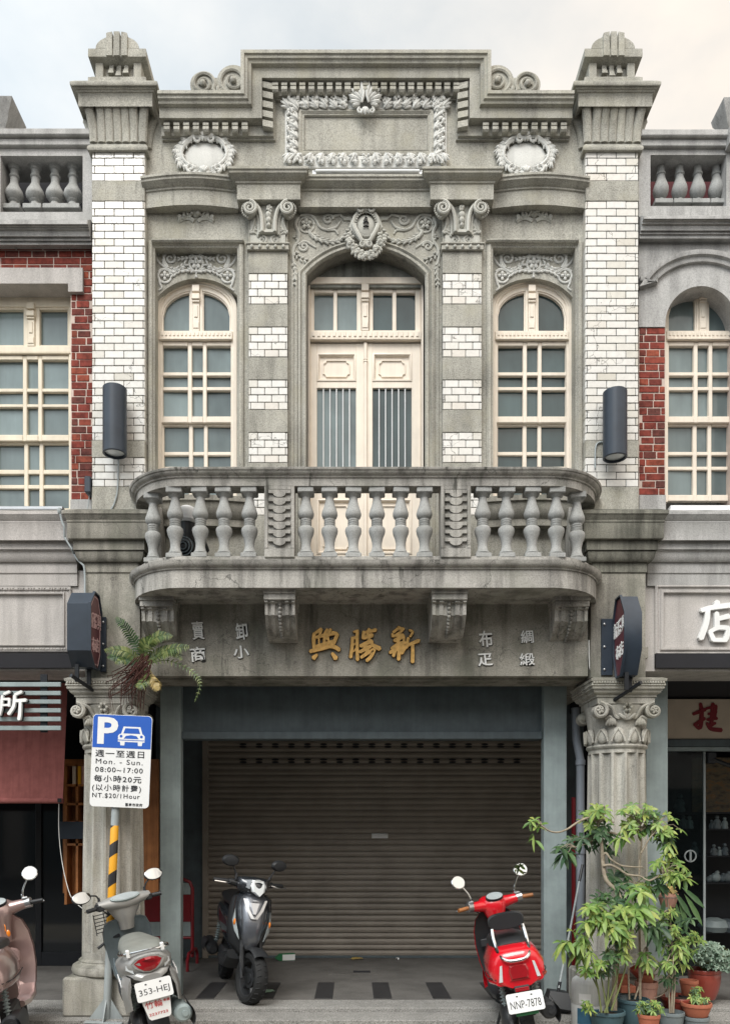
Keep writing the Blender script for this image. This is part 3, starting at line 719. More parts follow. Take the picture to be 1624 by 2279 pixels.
# relief around the middle arch
y = yW-.004; C = 814
for s in (-1, 1):
    m = MB()
    T = (lambda a, b: (a, b)) if s < 0 else (lambda a, b: (2*C-a, b)); V = lambda l, r=.013, t=.5: vine(m, [T(*p) for p in l], y, r, t)
    petals(m, *T(682, 499), y, 12, 5, .02); c = T(682, 500); pspiral(m, c[0], c[1], 17, y, .011, 0, 1.0, 1)
    V([(668, 480), (690, 478), (703, 490), (712, 505), (728, 512), (745, 512), (752, 521)]); V([(728, 512), (748, 505), (758, 490)], .012)
    c = T(730, 488); pspiral(m, c[0], c[1], 12, y, .014, 0, -s*1.5); V([(740, 482), (756, 478), (763, 484), (770, 486)], .013)
    V([(765, 487), (780, 488), (787, 497), (784, 512)], .016, .6)
    leafchain(m, [T(*p) for p in ((692, 520), (710, 532), (735, 538), (758, 534), (775, 520))], y-.004, 13, 5.5, 9, .55); V([(690, 512), (692, 522), (712, 534), (736, 538), (762, 532), (778, 516)], .016, .7)
    V([(664, 484), (658, 500), (664, 515), (664, 535), (654, 552), (652, 575), (657, 600), (655, 622)], .015, .6)
    c = T(676, 548); pspiral(m, c[0], c[1], 11, y, .012, pi, -s*1.3); V([(664, 545), (678, 537), (692, 544), (703, 551)], .012)
    leafchain(m, [T(*p) for p in ((656, 560), (664, 572), (676, 578))], y-.003, 11, 5, 4, .6); leafchain(m, [T(*p) for p in ((653, 585), (657, 605), (655, 628))], y-.003, 10, 5, 5, .5)
    petals(m, *T(660, 528), y, 7, 4)
    m.build('scroll_relief', 'relief_d', WALL)
m = MB(); y = yW-.03; k = (D+y)/F; c = P(814, 502, y)
m.ell((c.x, y+.015, c.z), (22*k, .035, 27*k), None, 20, 9)
for i in range(30):
    a = 2*pi*i/30; m.ell((c.x+cos(a)*22*k, y-.02, c.z+sin(a)*27*k), .0085, None, 6, 4)
ring(m, 814, 502, 29, 35, y-.005, .018)
for s in (-1, 1):
    m.spiral(c.x+s*11*k, y-.03, c.z+33*k, 9*k, 2*k, pi/2, -s*1.3, .013, 16)
    m.tube([(c.x+s*27*k, y-.02, c.z-2*k), (c.x+s*24*k, y-.035, c.z-14*k), (c.x+s*8*k, y-.03, c.z-41*k)], [.021, .023, .02], 8)
    ring(m, 814+s*8, 543, 5, 5, y-.04, .009, 14)
    leafchain(m, [(814+s*27, 506), (814+s*38, 516), (814+s*44, 526)], y, 13, 6, 4, .6)
    m.tube([(c.x+s*30*k, y, c.z+10*k), (c.x+s*34*k, y, c.z-2*k), (c.x+s*30*k, y, c.z-12*k)], .014, 6)
m.ell(P(814, 463, y-.01), (.05, .04, .04), None, 8, 5)
for a in (-.7, 0, .7): m.leaf(c.x, y-.03, c.z-38*k, -pi/2+a, .07, .035, .016)
for i in range(23):                                                     # swag of flowers below
    t = i/22; px = 814-34*cos(pi*t); py = 526+42*sin(pi*t)
    for q in range(5):
        p = P(px+rnd.uniform(-6, 6), py+rnd.uniform(-6, 6), y-.02-rnd.uniform(0, .02)); m.ell(p, rnd.uniform(.014, .023), None, 7, 4)
    p = P(px, py, y-.02); a = atan2(py-520, px-814); m.leaf(p.x, y-.03, p.z, -a+rnd.uniform(-.4, .4), .06, .03, .015)
CAR = m.build('cartouche', 'relief_d', WALL)
m = brush([([(0, 13), (-2, 6), (-5, 1)], 1.5), ([(-2, 9), (3, 7), (1, 2), (-6, -4)], 1.5), ([(0, 2), (6, -4)], 1.7), ([(1, -2), (1, -10)], 1.4), ([(-6, -12), (0, -10), (6, -12)], 1.5)], lambda a, b: (c.x+a*k, c.z+b*k+.02), y-.022, .012)
m.build('emblem', 'letterdark', CAR)
# stained tympanum over the door
mb = MB(); T = arc(d0, d1, dsp, dap-dsp)
mb.prism(T+[(d1, wz(640, .24)), (d0, wz(640, .24))], .235, .36); mb.build('tympanum', 'tymp', WALL)
# ---------------------------------------------------------------- inner pilasters
def build_pilaster(s):
    fx = (lambda m: m) if s < 0 else flip
    x0, x1 = wx(553, .03), wx(640, .03); cx = (x0+x1)/2; m = MB(); y = .03
    m.box(x0+.003, x1-.003, y+.012, .3, 3.78, wz(447, y))
    for a, b in ((447, 608), (677, 727), (795, 845), (912, 962), (1030, 1079), (1147, 1240)): m.box(x0-.001, x1+.001, y-.003, .25, wz(b, y), wz(a, y), .003)
    m.box(x0-.012, x1+.012, y-.03, .1, wz(560, y), wz(548, y), .004); m.box(x0-.02, x1+.02, y-.04, .1, wz(548.5, y), wz(545, y), .003)
    pil = fx(m).build('pilaster', 'conc', HOUSE)
    for a, b in ((608, 677), (727, 795), (845, 912), (962, 1030), (1079, 1147)):
        g = MB(); t = MB(); g.box(x0+.002, x1-.002, y+.006, .2, wz(b, y)+.002, wz(a, y)-.002); tiles(t, x0, x1, wz(b, y)+.002, wz(a, y)-.002, y-.001, 4, .125, off=1)
        fx(g).build('grout', 'grout', pil); fx(t).build('tiling', 'tile', pil, 0)
    c = MB(); yy = y-.01
    c.box(x0+.02, x1-.02, y-.018, .1, wz(545, y), wz(450, y))
    for i in range(5): c.ell((x0+.035+(x1-x0-.07)*i/4, y-.034, wz(554, y)), .016, None, 8, 5)
    for q in (-1, 1):
        T = (lambda a, b: (a, b)) if q < 0 else (lambda a, b: (1196-a, b))
        v = T(556, 465); pc = P(*v, yy-.06)
        for k in range(3):
            yk = -.062+k*.02; c.spiral(pc.x, yk, pc.z, .062-.003*k, .010, pi/2, q*2.0, .0135, 30)
        c.prism([(pc.x+.052*cos(2*pi*i/20), pc.z+.052*sin(2*pi*i/20)) for i in range(20)], -.045, .02)
        for i in range(11): c.ell((pc.x+q*.070*cos(1.5-i*.28), -.035, pc.z+.070*sin(1.5-i*.28)), .010, None, 6, 4)
        c.tube(spl([P(*T(a, b), yy-.03) for a, b in ((558, 450), (568, 455), (578, 470), (583, 492), (584, 518))]), .02, 8, True, 1.6); c.tube(spl([P(*T(a, b), yy-.01) for a, b in ((563, 462), (571, 475), (576, 496), (576, 524))]), .014, 6, True, 1.5)
        vine(c, [T(a, b) for a, b in ((562, 480), (566, 492), (562, 506), (560, 514))], yy-.008, .012, .7); pspiral(c, *T(572, 508), 7, yy-.01, .010, 0, -q*1.3)
        vine(c, [T(a, b) for a, b in ((556, 515), (566, 519), (580, 522))], yy-.008, .010); pspiral(c, *T(584, 534), 10, yy-.01, .012, pi/2, q*1.4)
        leafchain(c, [T(a, b) for a, b in ((557, 520), (562, 514), (572, 520))], yy-.01, 9, 5, 3, .6)
    for k, (py, r) in enumerate(((464, .03), (478, .034), (490, .03), (502, .024))): c.ell(P(598, py, yy-.02), (r*.9, .03, r), None, 8, 5)
    for q in range(8): c.ell(P(598+rnd.uniform(-6, 6), 462+rnd.uniform(-6, 8), yy-.04), .012, None, 6, 4)
    zc = wz(522, yy)
    for k in range(3): c.box(cx-.075+.018*k, cx+.075-.018*k, yy-.045+.012*k, .05, zc-.01+.016*k, zc+.01+.016*k, .003)
    fx(c).build('capital', 'relief_d', pil)
build_pilaster(-1); build_pilaster(1)
# ---------------------------------------------------------------- windows
def dentstrip(m, x0, x1, z, w, h, y, n):
    for i in range(n):
        x = x0+(x1-x0)*(i+.5)/n; m.box(x-w/2, x+w/2, y-.007, y+.004, z-h/2, z+h/2, .002)
def sash(m, gx, rows, y, x0, x1, z0, z1, rail=.036):
    """sash bars round a grid of panes; gx = pane edges in x, rows = pane edges in z, from the top"""
    xs = [v for p in gx for v in p]; b0 = [(x0, gx[0][0])]+[(gx[i][1], gx[i+1][0]) for i in range(len(gx)-1)]+[(gx[-1][1], x1)]
    for i, (a, b) in enumerate(b0):
        e = 0 if i in (0, len(b0)-1) else .006; m.box(a, b, y+e, y+.05, z0, z1, .005)
    zz = [(z1, rows[0][0])]+[(rows[i][1], rows[i+1][0]) for i in range(len(rows)-1)]+[(rows[-1][1], z0)]
    for i, (a, b) in enumerate(zz):
        e = .002 if i in (0, len(zz)-1) else .009
        for p, q in gx: m.box(p-.002, q+.002, y+e, y+.048, b, a, .005)
def ell_arch(cx, zs, rx, ry, n=22): return [(cx-rx*cos(pi*i/n), zs+ry*sin(pi*i/n)) for i in range(n+1)]
def corbel_post(m, cx, w, y, z0, z1):
    m.box(cx-w/2, cx+w/2, y, y+.06, z0, z1, .004); h = z1-z0
    m.box(cx-w/2-.006, cx+w/2+.006, y-.024, y+.02, z1-h*.33, z1-h*.20, .006); m.box(cx-w/2-.003, cx+w/2+.003, y-.014, y+.02, z1-h*.38, z1-h*.34, .004); m.box(cx-w/2-.002, cx+w/2+.002, y-.02, y+.02, z1-h*.16, z1-.004, .004)
    m.box(cx-w*.25, cx+w*.25, y-.007, y+.01, z0+h*.3, z1-h*.44, .003); m.box(cx-w*.4, cx+w*.4, y-.006, y+.01, z0+h*.06, z0+h*.2, .003)
def pane_cells(g, gx, rows, y):
    for a, b in gx:
        for c, d in rows:
            t = rnd.uniform(-.004, .004); u = rnd.uniform(-.004, .004); x0, x1, z0, z1 = a-.012, b+.012, d-.008, c+.008
            g.loft([[(x0, y+t+o, z0), (x1, y-t+o, z0), (x1, y-t+u+o, z1), (x0, y+t+u+o, z1)] for o in (0, .004)])
def arched_window(parent, C, y, glassm, mat='cream', dxm=0, name='window'):
    """round headed sash window; pixel columns of the left one shifted to the centre C"""
    X = lambda a: wx(a-436.5+C, y)+dxm; Z = lambda b: wz(b, y); s = (D+y)/F
    m = MB(); cx = X(436.5); rx = 86*s; zs = Z(688); ry = 62*s
    zb = Z(1117)
    outer = ell_arch(cx, zs, rx, ry)
    m.sweep([(cx-rx, zb)]+outer+[(cx+rx, zb)], [(-.02, y+.06), (-.02, y-.012), (0, y-.016), (.012, y-.016), (.018, y-.004), (.034, y-.004), (.04, y+.012), (.04, y+.07)], False, -1)
    root = m.build(name, mat, parent)
    m = MB()
    m.box(cx-rx+.02, cx+rx-.02, y-.018, y+.06, Z(754.5), Z(738), .004); dentstrip(m, cx-rx+.03, cx+rx-.03, Z(746), .018, .03, y-.018, 18)
    m.box(cx-rx+.02, cx+rx-.02, y-.03, y+.06, Z(759), Z(755), .004)
    corbel_post(m, cx, 15.5*s, y-.01, Z(738), Z(636))
    # arched lights
    for q in (-1, 1):
        a = []; n = 12; RX, RY, ZS = 74*s, 54*s, Z(702)
        for i in range(n+1):
            x = 16*s+(74-16)*s*(1-i/n); a.append((cx+q*x, ZS+RY*sqrt(max(0, 1-(x/RX)**2))))
        poly = [(cx+q*74*s, Z(737))]+a+[(cx+q*16*s, Z(737))]
        m.sweep(poly, [(-.075, y+.05), (-.075, y+.010), (-.034, y+.008), (-.032, y+.003), (-.012, y+.003), (-.008, y+.012), (0, y+.014), (0, y+.05)], True, 1 if q > 0 else -1)
    gx = [(X(362), X(417.5)), (X(426.6), X(451)), (X(459.4), X(514.5))]
    sash(m, gx, [(Z(769), Z(826.7)), (Z(834.8), Z(859.6)), (Z(867.6), Z(926))], y, cx-rx+.03, cx+rx-.03, Z(940), Z(760))
    sash(m, [(a+.004, b+.004) for a, b in gx], [(Z(944), Z(1001)), (Z(1009), Z(1034)), (Z(1042), Z(1098))], y+.03, cx-rx+.03, cx+rx-.03, Z(1112), Z(938))
    m.build('sash_frame', mat, root)
    g = MB(); pane_cells(g, gx, [(Z(769), Z(826.7)), (Z(834.8), Z(859.6)), (Z(867.6), Z(926))], y+.045); pane_cells(g, gx, [(Z(944), Z(1001)), (Z(1009), Z(1034)), (Z(1042), Z(1110))], y+.065)
    ea = ell_arch(cx, zs-.02, rx-.005, ry-.01)
    for q in (0, 1):
        half = [p for p in ea if (p[0] <= cx+.001 if q == 0 else p[0] >= cx-.001)]
        g.prism(([(cx-rx, Z(750))]+half+[(cx-.001, Z(750))]) if q == 0 else ([(cx+.001, Z(750))]+half+[(cx+rx, Z(750))]), y+.045, y+.05)
    g.build('pane', glassm, root)
    return root
WL = arched_window(HOUSE, 436.5, .24, 'glass_l'); WR = arched_window(HOUSE, 1182.5, .24, 'glass_d', dxm=.0)
for s in (-1, 1):                                                       # bowed sill and apron behind the balustrade
    m = MB(); zt = wz(1116, .1)
    lp = bow(wl0-.1, wl1+.08, .06, .06, .05); pr = [(-.25, zt-.25), (0, zt-.25), (.0, zt-.19), (.03, zt-.16), (.05, zt-.10), (.055, zt-.06), (.075, zt-.05), (.075, zt-.004), (.05, zt), (-.3, zt+.01)]
    m.sweep(lp, pr, False, -1, 'xy')
    (m if s < 0 else flip(m)).build('window_sill', 'conc_d', WL if s < 0 else WR)
    m = MB(); m.box(wl0+.02, wl1-.02, .1, .3, zt+.012, zt+.045, .006); (m if s < 0 else flip(m)).build('sill_board', 'white', WL if s < 0 else WR)
# ---------------------------------------------------------------- balcony door
y = .26; X = lambda a: wx(a, y); Z = lambda b: wz(b, y)
m = MB(); zb = 3.8
m.box(X(683), X(944), y-.04, y+.08, Z(637), Z(622), .005)
for a, b in ((683, 690), (936.5, 944)): m.box(X(a), X(b), y-.03, y+.08, zb, Z(637.5), .005)
m.box(X(690), X(936), y-.03, y+.07, Z(757), Z(740), .004); dentstrip(m, X(692), X(934), Z(748), .024, .042, y-.03, 21)
m.box(X(690), X(936), y-.035, y+.07, Z(760), Z(757.2), .003)
corbel_post(m, X(812.3), X(820)-X(804.6), y-.03, Z(740), Z(637))
DOOR = m.build('balcony_door', 'cream', HOUSE)
m = MB()
for a, b, gl in ((690, 804, ((699, 741.5), (750, 793.7))), (821, 936, ((830, 873), (882, 924)))):
    sash(m, [(X(p), X(q)) for p, q in gl], [(Z(651), Z(734))], y, X(a), X(b), Z(740), Z(638))
m.build('transom_frame', 'cream', DOOR)
for k, (a, b, pa, pb) in enumerate(((690, 811, 705, 792), (816, 936, 829, 916))):
    m = MB(); yd = y+.01
    for u, v in ((a, pa), (pb, b)): m.box(X(u), X(v), yd, yd+.05, zb, Z(762), .004)
    for u, v in ((762, 785), (847, 862), (1086, 1110), (1232, 1262)): m.box(X(pa)-.002, X(pb)+.002, yd+.002, yd+.048, Z(v), Z(u), .004)
    for u, v in ((785, 847), (1110, 1232)):
        m.box(X(pa), X(pb), yd+.02, yd+.045, Z(v), Z(u))
        m.sweep([(X(pa), Z(u)), (X(pb), Z(u)), (X(pb), Z(v)), (X(pa), Z(v))], [(0, yd+.03), (0, yd-.004), (.012, yd-.008), (.022, yd+.004), (.026, yd+.02)], True, -1)
        i0, i1, j0, j1 = X(pa+13), X(pb-14), Z(u+13), Z(v-11); ch = .03
        m.sweep([(i0+ch, j0), (i1-ch, j0), (i1-ch*.7, j0-ch*.7), (i1, j0-ch), (i1, j1+ch), (i1-ch*.7, j1+ch*.7), (i1-ch, j1), (i0+ch, j1), (i0+ch*.7, j1+ch*.7), (i0, j1+ch), (i0, j0-ch), (i0+ch*.7, j0-ch*.7)], [(0, yd+.022), (0, yd+.008), (.008, yd+.008), (.012, yd+.022)], True, -1)
    leaf = m.build('door_leaf', 'cream', DOOR)
    g = MB(); g.box(X(pa)-.003, X(pb)+.003, yd+.03, yd+.036, Z(1090), Z(858)); g.build('pane', 'glass_l' if k == 0 else 'glass_d', leaf)
    br = MB()
    for i in range(5): xx = X(pa)+(X(pb)-X(pa))*(i+1)/6; br.tube([(xx, yd+.012, Z(1088)), (xx, yd+.012, Z(860))], .0055, 6)
    br.build('bar_row', 'white', leaf)
m = MB(); m.box(X(809), X(817), y-.012, y+.03, zb, Z(762), .008); m.box(X(808.4), X(817.6), y-.016, y+.03, Z(806), Z(803), .003); m.box(X(808.4), X(817.6), y-.016, y+.03, Z(801), Z(799), .003)
m.build('astragal', 'cream', DOOR)
g = MB()
for p, q in ((699, 741.5), (750, 793.7)): g.box(X(p)-.003, X(q)+.003, y+.04, y+.046, Z(735), Z(650))
g.build('pane', 'glass_l', DOOR)
g = MB()
for p, q in ((830, 873), (882, 924)): g.box(X(p)-.003, X(q)+.003, y+.04, y+.046, Z(735), Z(650))
g.build('pane', 'glass_d', DOOR)
# ================================================================ balcony
yB = -.55
BX = wx(1221, yB)*.5-wx(401, yB)*.5; BR = 2.035-BX; BY = BR*1.12                  # half the straight run, then a quarter oval back to the wall
def balc(off, n=14, y_end=.12):
    """plan line of the balcony front, pushed outwards by off"""
    q = []
    for i in range(n+1):
        a = pi-pi/2*i/n; q.append((-BX+(BR+off)*cos(a), yB+BY-(BY+off)*sin(a)))
    return [(-BX-BR-off, y_end)]+q+[(-x, y) for x, y in q[::-1]]+[(BX+BR+off, y_end)]
zs0, zs1 = 1.57+542*6.65/1800, 1.57+606*6.6/1800                                   # slab soffit and slab top
zc0, zc1 = 1.57+770*6.65/1800, 1.57+812.5*6.6/1800                                 # coping
m = MB()
m.prismz(balc(0)[::-1], zs0+.0, zs0+.0995)
m.sweep(balc(0), [(-.2, zs0+.1), (.0, zs0+.1), (.0, zs0+.148), (.012, zs0+.15), (.014, zs0+.162), (.03, zs0+.168), (.042, zs0+.185), (.046, zs0+.2), (.05, zs0+.215), (.044, zs1-.006), (.03, zs1), (-.3, zs1+.006)], False, -1, 'xy')
m.prismz(balc(-.25)[::-1], zs0+.15, zs1)
m.sweep(balc(-.02), [(-.16, zs1-.02), (0, zs1-.02), (-.002, zs1+.045), (-.008, zs1+.05), (-.15, zs1+.05), (-.16, zs1+.045)], False, -1, 'xy')
BAL = m.build('balcony', 'conc_b', HOUSE)
m = MB()
m.sweep(balc(0), [(-.16, zc0+.0), (-.01, zc0), (-.008, zc0+.062), (.004, zc0+.066), (.006, zc0+.078), (.02, zc0+.084), (.034, zc0+.098), (.036, zc0+.108), (.044, zc0+.112), (.05, zc0+.126), (.05, zc1-.006), (.04, zc1), (-.17, zc1+.002), (-.175, zc0+.1)], False, -1, 'xy', True)
m.build('coping', 'conc_b', BAL)
zb0, zb1 = zs1+.048, zc0; hb = zb1-zb0
def bal_profile(h):
    return [(r, z*h) for r, z in ((.052, .052), (.058, .075), (.052, .10), (.046, .115), (.04, .17), (.041, .22), (.05, .29), (.064, .35), (.069, .395), (.066, .43), (.052, .455), (.043, .465), (.046, .475), (.047, .488), (.042, .497), (.046, .505), (.047, .52), (.042, .53), (.046, .538), (.046, .552), (.045, .565), (.058, .585), (.066, .62), (.066, .655), (.056, .71), (.042, .78), (.035, .84), (.035, .875), (.042, .89), (.05, .905), (.06, .925))]
b = MB(); b.lathe(bal_profile(hb), n=20); b.box(-.066, .066, -.066, .066, -.01, hb*.055, .006); b.box(-.066, .066, -.066, .066, hb*.922, hb+.01, .006)
me0 = b.build('baluster', 'bal', BAL); first = True
def on_line(px, off=-.085):
    """where the sight line of a picture column crosses the baluster line"""
    best = None; q = balc(off, 60)
    for i in range(len(q)-1):
        for t in range(200):
            x = q[i][0]+(q[i+1][0]-q[i][0])*t/200; y = q[i][1]+(q[i+1][1]-q[i][1])*t/200
            if y > .0: continue
            d = abs(VX+(x-XC)*F/(D+y)-px)
            if best is None or d < best[0]: best = (d, x, y)
    return best[1], best[2]
for px in (341, 390, 444, 500, 555, 682, 733, 787, 838, 890, 942, 1073, 1126, 1183, 1237, 1283):
    x, y = on_line(px)
    if first: me0.location = (x, y, zb0); first = False
    else: inst(me0, 'baluster', BAL, (x, y, zb0), (0, 0, rnd.uniform(-.05, .05)))
for a, b_ in ((588, 655), (981, 1048)):
    m = MB(); x0, x1 = wx(a, yB), wx(b_, yB); y = yB+.012
    m.box(x0, x1, y+.008, y+.16, zb0-.02, zb1+.01)
    for u, v, p, q in ((x0, x0+.03, zb0+.06, zb1), (x1-.03, x1, zb0+.06, zb1)): m.box(u, v, y-.004, y+.02, p, q, .004)
    m.box(x0+.03, x1-.03, y-.003, y+.02, zb1-.03, zb1, .003); m.box(x0, x1, y-.006, y+.02, zb0-.015, zb0+.06, .005)
    n = 7; hh = (zb1-zb0-.11)/n; cx = (x0+x1)/2; w = (x1-x0)/2-.034
    for i in range(n):                                             # hanging scales
        z = zb1-.035-i*hh; r = .052
        poly = [(cx-w, z), (cx+w, z), (cx+w, z-hh*.42), (cx+r, z-hh*.42)]+[(cx+r*cos(t), z-hh*.42-hh*.5*sin(t)) for t in [pi*k/10 for k in range(1, 10)]]+[(cx-r, z-hh*.42), (cx-w, z-hh*.42)]
        m.prism(poly[::-1], y-.012-.0005*i, y+.01)
    m.build('panel_post', 'conc_b', BAL)
for s in (-1, 1):                                                  # end posts against the wall
    m = MB(); m.box(s*1.97, s*1.80, -.05, .1, zb0-.03, zb1+.02, .006); m.build('end_post', 'conc_b', BAL)
def console(px0, px1, ytip, top, z_low, mirror=False):
    """scrolled bracket: fluted, with a string of beads down the middle"""
    m = MB(); yb = .08; x0, x1 = wx(px0, ytip), wx(px1, ytip); cx = (x0+x1)/2; w = x1-x0; h = top-z_low
    def outline(d): return [(yb, top), (ytip+.02+d, top), (ytip+.02+d, top-.10), (ytip+.045+d, top-.11), (ytip+.05+d, top-.2), (ytip+.07+d, top-h*.62), (ytip+.12+d, top-h*.78), (ytip+.20+d, z_low+.03), (ytip+.26+d, z_low+.005), (ytip+.34+d, z_low), (yb, z_low+.0)]
    m.box(x0-.012, x1+.012, ytip, yb, top-.035, top, .004); m.box(x0-.006, x1+.006, ytip+.008, yb, top-.085, top-.037, .004)
    segs = [(-.5, -.40, 0), (-.40, -.30, .018), (-.30, -.17, .004), (-.17, -.07, .02), (-.07, .07, .022), (.07, .17, .02), (.17, .30, .004), (.30, .40, .018), (.40, .5, 0)]
    for a, b_, d in segs: m.prismx([(y, z) if i not in (1,) else (y, z) for i, (y, z) in enumerate(outline(d))], cx+a*w, cx+b_*w)
    body = m.build('console', 'conc_b', BAL)
    q = MB(); o = outline(.012)[3:9]; pts = spl([(cx, y, z) for y, z in o], 4)
    L_ = sum((pts[i+1]-pts[i]).length for i in range(len(pts)-1)); n = int(L_/.034); acc = 0; k = 0
    for i in range(len(pts)-1):
        seg = (pts[i+1]-pts[i]).length
        while k*.034 < acc+seg:
            p = pts[i].lerp(pts[i+1], (k*.034-acc)/seg); q.ell(p, .0155, None, 8, 5); k += 1
        acc += seg
    q.build('bead_string', 'conc_b', body)
zlow = wz(1432, -.05)
console(588, 655, -.50, zs0+.003, zlow); console(963, 1039, -.50, zs0+.003, zlow)
console(312, 384, -.30, zs0+.003, zlow); console(1237, 1311, -.30, zs0+.003, zlow)
# ================================================================ ground storey
yG = -.10                                                          # face of the street piers
QX0, QX1 = wx(190, yG), wx(306, yG)
def build_street_pier(s):
    fx = (lambda m: m) if s < 0 else flip
    m = MB(); m.box(QX0, QX1+.02, yG, .45, wz(1508, yG), wz(1250, yG))
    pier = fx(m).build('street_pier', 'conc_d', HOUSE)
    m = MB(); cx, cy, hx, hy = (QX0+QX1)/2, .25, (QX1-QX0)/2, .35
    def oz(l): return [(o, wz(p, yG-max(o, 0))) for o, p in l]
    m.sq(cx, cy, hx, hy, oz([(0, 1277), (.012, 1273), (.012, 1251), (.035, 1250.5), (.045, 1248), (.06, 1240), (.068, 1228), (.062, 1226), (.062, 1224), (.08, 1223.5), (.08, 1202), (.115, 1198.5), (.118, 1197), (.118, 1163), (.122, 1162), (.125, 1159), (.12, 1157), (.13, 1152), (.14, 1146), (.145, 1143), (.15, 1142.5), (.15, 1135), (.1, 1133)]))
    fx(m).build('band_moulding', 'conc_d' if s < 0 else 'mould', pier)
    return pier
SP = [build_street_pier(-1), build_street_pier(1)]
def build_column(s):
    cx, cy = -2.275, .12; fx = (lambda m: m) if s < 0 else flip
    m = MB(); n = 14; K = 12
    def zz(p, y): return wz(p, y)
    z0, z1 = .43, zz(1650, -.14); rings = []
    for i in range(15):
        t = i/14; z = z0+(z1-z0)*t; R = .272-.027*t**1.6; ring = []
        d = .03 if 1 <= i <= 12 else 0
        if i in (1,): z = z0+.07
        if i in (12,): z = z1-.10
        if i == 0: z = z0
        if i == 13: z = z1-.095
        for k in range(n*K):
            u = (k % K)/K; f = max(0, 1-((u-.5)/.36)**2)**.5; a = 2*pi*k/(n*K)-pi/2+pi/n*.0
            r = R-d*f; ring.append((cx+r*cos(a), cy+r*sin(a), z))
        rings.append(ring)
    # ends of the flutes are cut square
    r2 = []
    for i, r in enumerate(rings):
        if i == 1: r2.append([(cx+(x-cx)*1, cy+(y-cy)*1, z0+.068) for x, y, _ in rings[0]])
        r2.append(r)
    m.loft(r2)
    shaft = fx(m).build('column', 'column', HOUSE, 25)
    m = MB(); m.box(cx-.35, cx+.35, cy-.33, cy+.33, -.045, .30, .02)
    m.lathe([(.33, .295), (.352, .31), (.362, .34), (.352, .375), (.32, .395), (.30, .398), (.296, .41), (.30, .42), (.285, .435), (.272, .44)], cx, cy, 36)
    fx(m).build('column_base', 'column', shaft)
    m = MB(); za = z1-.03; zb = zz(1568, -.15)
    m.lathe([(.25, za-.03), (.262, za-.02), (.268, za-.005), (.262, za+.01), (.25, za+.014), (.247, za+.06), (.25, za+.16), (.27, zb-.05), (.28, zb)], cx, cy, 40)
    for k in range(12):                                           # a ring of lapping leaves, then scrolls at the corners
        a = 2*pi*k/12+pi/12
        for dz, rr, Ln in ((.085, .262, .13),):
            R = Matrix.Rotation(a+pi/2, 3, 'Z'); m.ell((cx+rr*cos(a), cy+rr*sin(a), za+dz), (.05, .022, .075), R, 10, 6)
            m.tube([(cx+(rr+.018)*cos(a+u), cy+(rr+.018)*sin(a+u), za+.03+.11*(1-abs(u)/.2)**.6) for u in (-.2, -.17, -.1, 0, .1, .17, .2)], .011, 5)
    for sx in (-1, 1):
        for sy in (-1, 1):
            c = Vector((cx+sx*.235, cy+sy*.2, zb-.055)); yv = c.y+sy*.08
            for k in range(5): m.spiral(c.x, yv-sy*k*.018, c.z, .07-.002*k, .015, pi/2, sx*1.45 if True else 0, .02, 20)
            R = Matrix.Rotation(pi/2, 3, 'X'); m.ell((c.x, c.y+sy*.03, c.z), (.062, .062, .05), None, 12, 7)
            for k in range(5): m.leaf(c.x, yv-sy*-.012, c.z, 2*pi*k/5, .035, .024, .012)
            m.tube(spl([(c.x-sx*.02, yv, c.z+.066), (c.x-sx*.10, yv+sy*.0, c.z+.03), (c.x-sx*.135, yv-sy*.02, c.z-.035), (c.x-sx*.165, yv-sy*.015, c.z-.06), (c.x-sx*.185, yv-sy*.015, c.z-.035)]), .015, 6)
            m.tube(spl([(c.x-sx*.05, yv-sy*.03, c.z-.07), (c.x-sx*.10, yv-sy*.03, c.z-.05), (c.x-sx*.12, yv-sy*.03, c.z-.11)]), .012, 6)
            for k in range(4): m.leaf(c.x-sx*(.06+.03*k), yv-sy*.03, c.z-.13, pi/2+sx*(.5-.3*k), .08, .035, .014)
    for k in range(6): m.ell((cx+.03*cos(k*pi/3), cy-.30, zb-.03+.03*sin(k*pi/3)), .018, None, 6, 4)
    for a in (-.9, -.3, .3, .9): m.leaf(cx, cy-.285, zb-.14, pi/2+a, .10, .035, .016)
    fx(m).build('capital', 'relief_d' if False else 'column', shaft)
    m = MB(); hx, hy = .25, .26
    def oz(l): return [(o, wz(p, cy-hy-max(o, 0))) for o, p in l]
    m.sq(cx, cy, hx, hy, oz([(-.02, 1569), (0, 1566), (0, 1552), (.012, 1551), (.012, 1547), (.03, 1544), (.04, 1541), (.042, 1538), (.048, 1537), (.048, 1534), (.06, 1533), (.064, 1530), (.06, 1528), (.072, 1525), (.066, 1522), (.066, 1516), (.075, 1515.5), (.08, 1510), (.05, 1508)]))
    for i in range(27):
        x = cx-hx-.05+(2*hx+.1)*i/26; m.ell((x, cy-hy-.07, wz(1519, cy-hy-.07)), .0125, None, 6, 5)
    fx(m).build('abacus', 'column', shaft)
    return shaft
COLS = [build_column(-1), build_column(1)]
